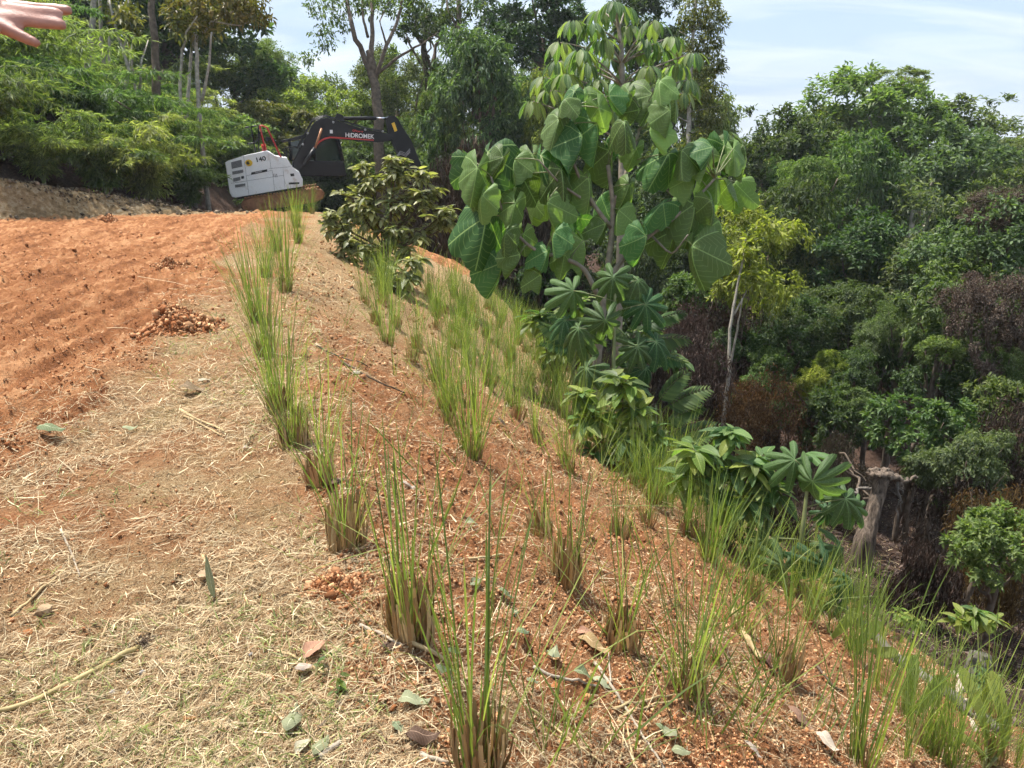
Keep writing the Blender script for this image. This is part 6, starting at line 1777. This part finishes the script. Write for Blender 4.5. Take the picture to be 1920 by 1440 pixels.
stick([(790, 1422), (825, 1432), (845, 1437)], 0.008, 'palestick', 'bright short stick left of the nearest clump foot')
stick([(1190, 1440), (1180, 1400), (1175, 1360)], 0.005, 'strawstick', 'upright straw lying left of the pale forked branch')
stick([(1160, 1440), (1168, 1400), (1170, 1350)], 0.004, 'strawstick', 'thin straw beside the upright straw')
stick([(1150, 1335), (1220, 1315), (1290, 1308)], 0.006, 'strawstick', 'tan straw crossing below the second row clump')
stick([(1160, 1350), (1230, 1325), (1285, 1312)], 0.005, 'strawstick', 'lower tan straw crossing below the second row clump')
stick([(990, 1330), (1060, 1385), (1130, 1440)], 0.005, 'strawstick', 'long straw slanting down at the bottom centre')
stick([(1375, 1150), (1395, 1200), (1425, 1240)], 0.022, 'strawstick', 'tan lump of sod edge between third row clumps', name='sod_strip')
stick([(20, 1160), (70, 1120), (125, 1068)], 0.006, 'strawstick', 'tan twig slanting at the left edge')
stick([(115, 1000), (135, 1040), (150, 1082)], 0.005, 'palestick', 'bright straw lying on the verge')
stick([(640, 680), (700, 715), (760, 740)], 0.010, 'darkstick', 'dark bent stem across the upper slope')
stick([(590, 650), (640, 672), (690, 690)], 0.008, 'darkstick', 'dark stem beside the bent stem on the upper slope')
stick([(380, 1045), (398, 1080), (402, 1120)], 0.006, 'strawstick', 'pale straw near the green spear leaf')
stick([(1530, 1250), (1560, 1290), (1580, 1300)], 0.008, 'darkstick', 'dark twig at the slope foot')
stick([(1265, 1235), (1340, 1275), (1430, 1340)], 0.004, 'strawstick', 'thin straw right of the second row clump')
def stone(px, py, w, label, mat, seed, flat=0.7):
    p, s = ground_px(px, py); r = w / 2 / F_PX * s * 0.8
    bm = bmesh.new(); bmesh.ops.create_icosphere(bm, subdivisions=2, radius=1.0)
    rng = np.random.default_rng(seed)
    ax = unit(rng.normal(0, 1, (11, 3))); lim = rng.uniform(0.35, 0.8, 11)
    for v in bm.verts:
        c = np.array(v.co)
        for a, l in zip(ax, lim):
            e = c @ a
            if e > l: c = c - a * (e - l)
        v.co = Vector(c * np.array([1.15, 0.9, flat]) * r)
    me = bpy.data.meshes.new('stone'); bm.to_mesh(me); bm.free()
    tag(put('stone', me, M[mat], None, loc=p + Vector((0, 0, r * 0.3)), rot=(0, 0, seed)), label, 'stone', 'stones and clods on the ground')
M['tanstone'] = plain('dusty tan stone', (0.36, 0.25, 0.15), 0.9, var=0.25, scale=30, bump=0.4, bscale=60, spec=0.15)
M['greystone'] = plain('grey pebble', (0.33, 0.31, 0.29), 0.85, var=0.2, scale=40, spec=0.2)
M['orangeclod'] = plain('orange clod', (0.36, 0.15, 0.06), 0.95, var=0.35, scale=40, bump=0.6, bscale=90, spec=0.1)
for k, a in enumerate([(80, 1152, 56, 'angular tan stone on the straw at the left', 'tanstone'), (52, 1190, 30, 'reddish stone below the angular tan stone', 'orangeclod'), (388, 1085, 46, 'flat tan stone beside the green spear leaf', 'tanstone'),
                       (766, 1408, 24, 'pale orange pebble near the nearest clump foot', 'tanstone'), (722, 1392, 22, 'yellowish pebble left of the pale orange pebble', 'tanstone'), (795, 1410, 30, 'orange clod left of the nearest clump foot', 'orangeclod'),
                       (735, 1335, 26, 'orange clod under the ribbed grey green leaf', 'orangeclod'), (660, 1215, 26, 'orange clod left of the second edge clump', 'orangeclod'), (625, 1130, 22, 'orange clod below the dark earth clods', 'orangeclod'),
                       (835, 1300, 28, 'orange clod behind the blades of the nearest clump', 'orangeclod'), (1040, 1290, 24, 'orange clod under the pale branch', 'orangeclod'), (820, 1320, 22, 'small orange clod beside the nearest clump', 'orangeclod'),
                       (270, 1265, 18, 'small white pebble under the torn roots', 'greystone'), (210, 1300, 18, 'grey pebble below the yellow stalk', 'greystone'), (240, 1302, 14, 'round grey pebble below the yellow stalk', 'greystone'),
                       (470, 1235, 14, 'whitish pebble left of the tan ribbed leaf', 'greystone'), (140, 475, 14, 'dark clod on the far road', 'orangeclod'), (370, 1165, 12, 'tiny grey pebble on the verge', 'greystone')]):
    stone(a[0], a[1], a[2], a[3], a[4], k + 1)
# small seedlings and a green spear leaf on the verge
shrub('seedling', 640, 1300, 2.32, [(640, 1278, 8, 2), (632, 1295, 8, 2)], 'small green seedling beside the tan ribbed leaf', 0.035, ('shrub', 'shrub_young'), cat='seedling', seed=31, per=4, stem_r=0.0015)
shrub('seedling', 600, 1262, 2.45, [(600, 1245, 10, 2)], 'grassy seedling left of the small green seedling', 0.035, ('shrub', 'shrub'), cat='seedling', seed=32, per=5, stem_r=0.0012)
def spear():
    p, s = ground_px(402, 1125); L = 85 / F_PX * s
    V, Fq, U = leaf_grid(1.0, 0.16, 8, 0.2, 0.1, 0, 0.4, 3)
    o = put('spear_leaf', mesh_np('spear leaf', V, Fq, uv=U), M['greyleaf'], None, loc=p, rot=rot_of((-0.12, 0.1, 1), (0.2, -1, 0.1)), scale=L)
    tag(o, 'upright grey green spear leaf on the verge straw', 'leaf')
spear()

# broken stump, logs and dead branches in the gully
M['oldwood'] = plain('weathered grey wood', (0.20, 0.175, 0.15), 0.9, var=0.5, scale=7, bump=0.8, bscale=18, spec=0.2)
M['mosswood'] = plain('mossy grey wood', (0.13, 0.12, 0.09), 0.9, var=0.5, scale=9, bump=0.8, bscale=22, spec=0.15)
def grain(name, a, b):
    m, t, out = new_mat(name)
    tcn = N(t, 'ShaderNodeTexCoord'); mp_ = N(t, 'ShaderNodeMapping'); mp_.inputs['Scale'].default_value = (26, 26, 2.2)
    t.links.new(tcn.outputs['Object'], mp_.inputs[0])
    nz = N(t, 'ShaderNodeTexNoise', in_Scale=1.0, in_Detail=7.0, in_Roughness=0.65); t.links.new(mp_.outputs[0], nz.inputs['Vector'])
    r = N(t, 'ShaderNodeValToRGB'); r.color_ramp.elements[0].position = 0.35; r.color_ramp.elements[1].position = 0.68
    r.color_ramp.elements[0].color = (*a, 1); r.color_ramp.elements[1].color = (*b, 1); t.links.new(nz.outputs[0], r.inputs[0])
    p = N(t, 'ShaderNodeBsdfPrincipled', in_Roughness=0.85); p.inputs['Specular IOR Level'].default_value = 0.2
    t.links.new(r.outputs[0], p.inputs['Base Color'])
    bp = N(t, 'ShaderNodeBump', in_Strength=1.0, in_Distance=0.03); t.links.new(nz.outputs[0], bp.inputs['Height']); t.links.new(bp.outputs[0], p.inputs['Normal'])
    t.links.new(p.outputs[0], out.inputs[0])
    return m
M['brownwood'] = grain('split weathered wood', (0.050, 0.036, 0.027), (0.30, 0.23, 0.175))
def stump():
    s = 10.6
    b = at(1622, 1012, s); g = gz(b.x, b.y) - 0.15
    root = thing('broken_stump', (b.x, b.y, g), 'leaning broken grey stump with a torn overhanging top', 'stump')
    o = np.array(root.location); W = lambda x, y, ss=s: np.array(at(x, y, ss)) - o
    rng = np.random.default_rng(2)
    pts = np.array([[0, 0, -0.1], W(1622, 1012), W(1632, 975), W(1645, 930), W(1655, 895), W(1660, 884)])
    t = np.linspace(0, 5, 16); sm = np.stack([np.interp(t, np.arange(6), pts[:, k]) for k in range(3)], 1)
    V, Fs = tube(sm, np.interp(t, np.arange(6), [0.17, 0.14, 0.105, 0.098, 0.092, 0.085]), 18)
    ang = np.arange(len(V)) % 18
    V[:16 * 18] += (np.sin(ang[:16 * 18] * 2.1) * 0.014)[:, None] * np.array([1, 1, 0]) + rng.normal(0, 0.006, (16 * 18, 3))
    put('trunk', mesh_np('stump trunk', V, Fs), M['brownwood'], root)
    slabs = []
    for k, (x0, y0, x1, y1, r) in enumerate([(1632, 888, 1690, 897, 0.085), (1634, 883, 1672, 886, 0.06), (1668, 888, 1690, 918, 0.05)]):
        P = bend(W(x0, y0, s - 0.08 + 0.05 * k), W(x1, y1, s - 0.02 + 0.05 * k), 12, sag=-0.02, wob=0.012, rng=rng)
        V, Fs = tube(P, (0.75 + 0.25 * np.sin(np.linspace(0.3, 2.9, 12))) * r * rng.uniform(0.8, 1.1, 12), 14)
        c = np.concatenate([np.repeat(P, 14, 0), P[:1], P[-1:]])
        V[:, 2] = c[:, 2] + (V[:, 2] - c[:, 2]) * (0.55 if k < 2 else 1)
        V = V + rng.normal(0, 0.007, V.shape)
        slabs.append((V, Fs))
    put('torn_top', mesh_np('torn top', *merge(slabs)), M['brownwood'], root)
    strips = [tube(bend(W(1683, 900), W(x, y), 6, wob=0.02, rng=rng), np.linspace(0.018, 0.008, 6), 5) for x, y in ((1690, 960), (1684, 985), (1693, 930))]
    put('bark_strips', mesh_np('bark strips', *merge(strips)), M['oldwood'], root)['kind'] = 'stuff'
stump()
def log(p0, p1, s0, s1, r, mat, label, name='fallen_log', wob=0.02, r1=None):
    a, b = np.array(at(*p0, s0)), np.array(at(*p1, s1))
    P = bend(a, b, 12, wob=wob, rng=np.random.default_rng(int(p0[0])))
    gzz = ground_z(P[:, 0], P[:, 1])
    P[:, 2] += max(0.0, float(np.median(gzz + r * 0.7 - P[:, 2])))
    o = P[0].copy()
    V, Fs = tube(P - o, np.linspace(r, r1 or r * 0.8, 12), 10)
    tag(put(name, mesh_np(name, V, Fs), M[mat], None, loc=o), label, 'log' if 'log' in name else 'branch', 'dead wood in the gully')
def glog(p0, p1, r, mat, label, name='fallen_log', wob=0.02, r1=None):
    q0, s0 = ground_px(*p0); q1, s1 = ground_px(*p1)
    log(p0, p1, s0, s1, r, mat, label, name, wob, r1)
glog((1655, 1225), (1870, 1380), 0.045, 'mosswood', 'mossy grey log lying along the slope foot', wob=0.008)
glog((1570, 1140), (1660, 1225), 0.04, 'mosswood', 'grey log end behind the pleated palm', wob=0.008)
glog((1785, 1262), (1830, 1370), 0.022, 'palestick', 'bleached white branch leaning beside the grey log', 'dead_branch')
log((1575, 850), (1640, 955), 11.5, 10.9, 0.018, 'bark', 'bare grey branch left of the broken stump', 'dead_branch', 0.05, 0.02)
log((1560, 925), (1640, 918), 11.2, 10.9, 0.03, 'oldwood', 'grey limb lying level left of the broken stump', 'dead_branch', 0.03)
log((1620, 945), (1650, 915), 10.9, 10.6, 0.025, 'bark', 'short limb propped against the broken stump', 'dead_branch', 0.02)
log((1590, 880), (1665, 900), 11.6, 11.4, 0.012, 'bark', 'thin grey twig above the level limb', 'dead_branch', 0.06, 0.01)
log((1690, 905), (1720, 895), 11.2, 11.6, 0.025, 'bark', 'stub of branch right of the broken stump top', 'dead_branch', 0.02)
def side_stump():
    p = at(1830, 1300, 6.2); g = gz(p.x, p.y)
    root = thing('grey_stump', (p.x, p.y, g - 0.1), 'dull grey trunk beside the bleached white branch', 'stump')
    o = np.array(root.location)
    V, Fs = tube(np.array([[0, 0, 0], np.array(at(1832, 1270, 6.2)) - o, np.array(at(1838, 1225, 6.2)) - o]), [0.13, 0.11, 0.08], 12)
    put('trunk', mesh_np('grey trunk', V, Fs), M['mosswood'], root)
side_stump()

# ------------------------------------------------------------------ person whose hand reaches into the picture
M['skin'] = plain('skin', (0.46, 0.235, 0.18), 0.5, var=0.12, scale=60, bump=0.12, bscale=200)
M['cloth'] = plain('grey shirt cloth', (0.18, 0.20, 0.23), 0.9, var=0.1, scale=20)
M['denim'] = plain('dark trousers', (0.05, 0.06, 0.09), 0.9, var=0.15, scale=30)
M['hair'] = plain('dark hair', (0.03, 0.022, 0.018), 0.6, var=0.2)
def fused(name, chains, mat, parent, voxel, smooth=2):
    """overlapping tapered limbs fused into one continuous skin"""
    parts = []
    for pts, rad in chains:
        P = np.array(pts, float); n = len(P); t = np.linspace(0, n - 1, (n - 1) * 5 + 1)
        sm = np.stack([np.interp(t, np.arange(n), P[:, k]) for k in range(3)], 1); rr = np.interp(t, np.arange(n), rad)
        for e, i, j in ((0, 0, 1), (-1, -1, -2)):             # rounded ends
            d = unit(sm[i] - sm[j]); r = rr[i]
            add = [sm[i] + d * r * math.sin(a) for a in (0.5, 1.0, 1.35)]; ar = [r * math.cos(a) for a in (0.5, 1.0, 1.35)]
            if e == 0: sm = np.concatenate([np.array(add[::-1]), sm]); rr = np.concatenate([ar[::-1], rr])
            else: sm = np.concatenate([sm, np.array(add)]); rr = np.concatenate([rr, ar])
        parts.append(tube(sm, rr, 16))
    me = mesh_np(name, *merge(parts))
    o = put(name, me, M[mat], parent)
    md = o.modifiers.new('fuse', 'REMESH'); md.mode = 'VOXEL'; md.voxel_size = voxel; md.use_smooth_shade = True
    ms = o.modifiers.new('soft', 'SMOOTH'); ms.factor = 0.5; ms.iterations = smooth
    return o
def person():
    root = thing('person', (-1.62, 0.92, gz(-1.62, 0.92)), 'person out of frame at left whose raised bare hand points into the picture', 'person')
    o = np.array(root.location)
    s = 1.0
    H = lambda x, y, ds=0.0: np.array(at(x, y, s + ds)) - o
    Z = 12.0
    h = lambda zx, zy, ds=0.0: H(zx / Z, zy / Z, ds)
    wrist = h(-1900, 60, 0.02); elbow = np.array([-1.20, 1.04, 1.62]) - o; shoulder = np.array([-1.45, 0.95, 1.44]) - o
    palm = h(-700, 230, 0.0)
    hand = [([wrist, palm, h(-250, 250)], [0.030, 0.034, 0.028]), ([wrist, h(-900, 420), h(-250, 420, -0.01)], [0.026, 0.03, 0.018]), ([wrist, h(-900, 120, 0.02), h(-200, 160, 0.02)], [0.026, 0.028, 0.018]),
            ([h(-300, 170, 0.025), h(300, 150, 0.028), h(900, 200, 0.03), h(1300, 215, 0.03), h(1510, 235, 0.028)], [0.0120, 0.0095, 0.0080, 0.0078, 0.0074]),   # index behind
            ([h(-300, 250, 0.0), h(300, 250, -0.004), h(800, 290, -0.006), h(1150, 300, -0.006), h(1300, 305, -0.006)], [0.0125, 0.0108, 0.0096, 0.0088, 0.0072]),     # middle
            ([h(-300, 400, -0.012), h(400, 440, -0.012), h(850, 500, -0.010), h(1150, 530, -0.010), h(1390, 560, -0.008)], [0.0120, 0.0082, 0.0078, 0.0076, 0.0070]), # ring
            ([h(-450, 470, -0.014), h(50, 600, -0.018), h(300, 730, -0.018), h(560, 850, -0.016), h(800, 960, -0.014)], [0.0110, 0.0095, 0.0083, 0.0078, 0.0066]),      # little finger
            ([h(-1000, 250, -0.03), h(-600, 420, -0.06), h(-350, 560, -0.075), h(-150, 640, -0.08)], [0.015, 0.0125, 0.011, 0.009])]                                          # thumb
    arm = [([wrist, elbow * 0.5 + wrist * 0.5, elbow], [0.028, 0.037, 0.043]), ([elbow, shoulder], [0.044, 0.056])]
    n0 = np.array([0, 0.0, 0]); hip = np.array([0.0, 0.0, 0.93])
    body = [([(0, 0, 1.52), (0, 0, 1.60), (0.01, 0.01, 1.66)], [0.055, 0.055, 0.06]), ([(0.01, 0.01, 1.64), (0.015, 0.015, 1.71), (0.01, 0.01, 1.76)], [0.075, 0.092, 0.075]), ([(0.09, 0.03, 1.69), (0.112, 0.036, 1.68)], [0.016, 0.012]),
            ([(0, 0, 0.92), (0, 0, 1.1), (0, 0, 1.3), (0, 0, 1.44)], [0.14, 0.12, 0.135, 0.11]), ([shoulder, (0, 0, 1.42), (-0.17, -0.06, 1.42)], [0.06, 0.08, 0.06]),
            ([(-0.17, -0.06, 1.42), (-0.22, -0.08, 1.12), (-0.2, -0.02, 0.86)], [0.055, 0.042, 0.03]), ([(-0.2, -0.02, 0.86), (-0.19, 0.01, 0.76)], [0.032, 0.018]),
            ([(0.05, -0.1, 0.93), (0.06, -0.1, 0.5), (0.05, -0.1, 0.06)], [0.085, 0.058, 0.042]), ([(-0.05, 0.1, 0.93), (-0.04, 0.1, 0.5), (-0.05, 0.1, 0.06)], [0.085, 0.058, 0.042]),
            ([(0.03, -0.1, 0.04), (0.17, -0.08, 0.03)], [0.045, 0.035]), ([(-0.07, 0.1, 0.04), (0.08, 0.12, 0.03)], [0.045, 0.035])]
    fused('body', hand + arm + body, 'skin', root, 0.0042)
    fused('shirt', [([(0, 0, 0.86), (0, 0, 1.1), (0, 0, 1.3), (0, 0, 1.46)], [0.18, 0.155, 0.16, 0.125]), ([shoulder, (0, 0, 1.42), (-0.17, -0.06, 1.42)], [0.078, 0.095, 0.078]), ([shoulder, shoulder * 0.35 + elbow * 0.65], [0.078, 0.066]), ([(-0.17, -0.06, 1.42), (-0.21, -0.075, 1.2)], [0.075, 0.062])], 'cloth', root, 0.012)
    fused('trousers', [([(0, 0, 0.84), (0, 0, 0.98)], [0.165, 0.16]), ([(0.05, -0.1, 0.9), (0.06, -0.1, 0.5), (0.05, -0.1, 0.1)], [0.105, 0.08, 0.072]), ([(-0.05, 0.1, 0.9), (-0.04, 0.1, 0.5), (-0.05, 0.1, 0.1)], [0.105, 0.08, 0.072])], 'denim', root, 0.012)
    fused('hair', [([(-0.03, -0.01, 1.72), (-0.01, 0, 1.78), (0.03, 0.01, 1.79)], [0.08, 0.085, 0.06])], 'hair', root, 0.012)
person()

# ------------------------------------------------------------------ thin daylight haze over the valley
def haze():
    bm = bmesh.new(); bmesh.ops.create_cube(bm, size=1.0)
    for v in bm.verts: v.co = Vector((v.co.x * 3300, v.co.y * 3300, 24.0 if v.co.z > 0 else -26.0))
    me = bpy.data.meshes.new('haze'); bm.to_mesh(me); bm.free()
    m, t, out = new_mat('thin haze')
    pv = N(t, 'ShaderNodeVolumePrincipled', in_Density=HAZE)
    pv.inputs['Color'].default_value = (0.90, 0.94, 1.0, 1)
    t.links.new(pv.outputs[0], out.inputs['Volume'])
    tag(put('haze', me, m), 'thin daylight haze in the air', 'haze', kind='stuff')
HAZE = 0.0005
haze()
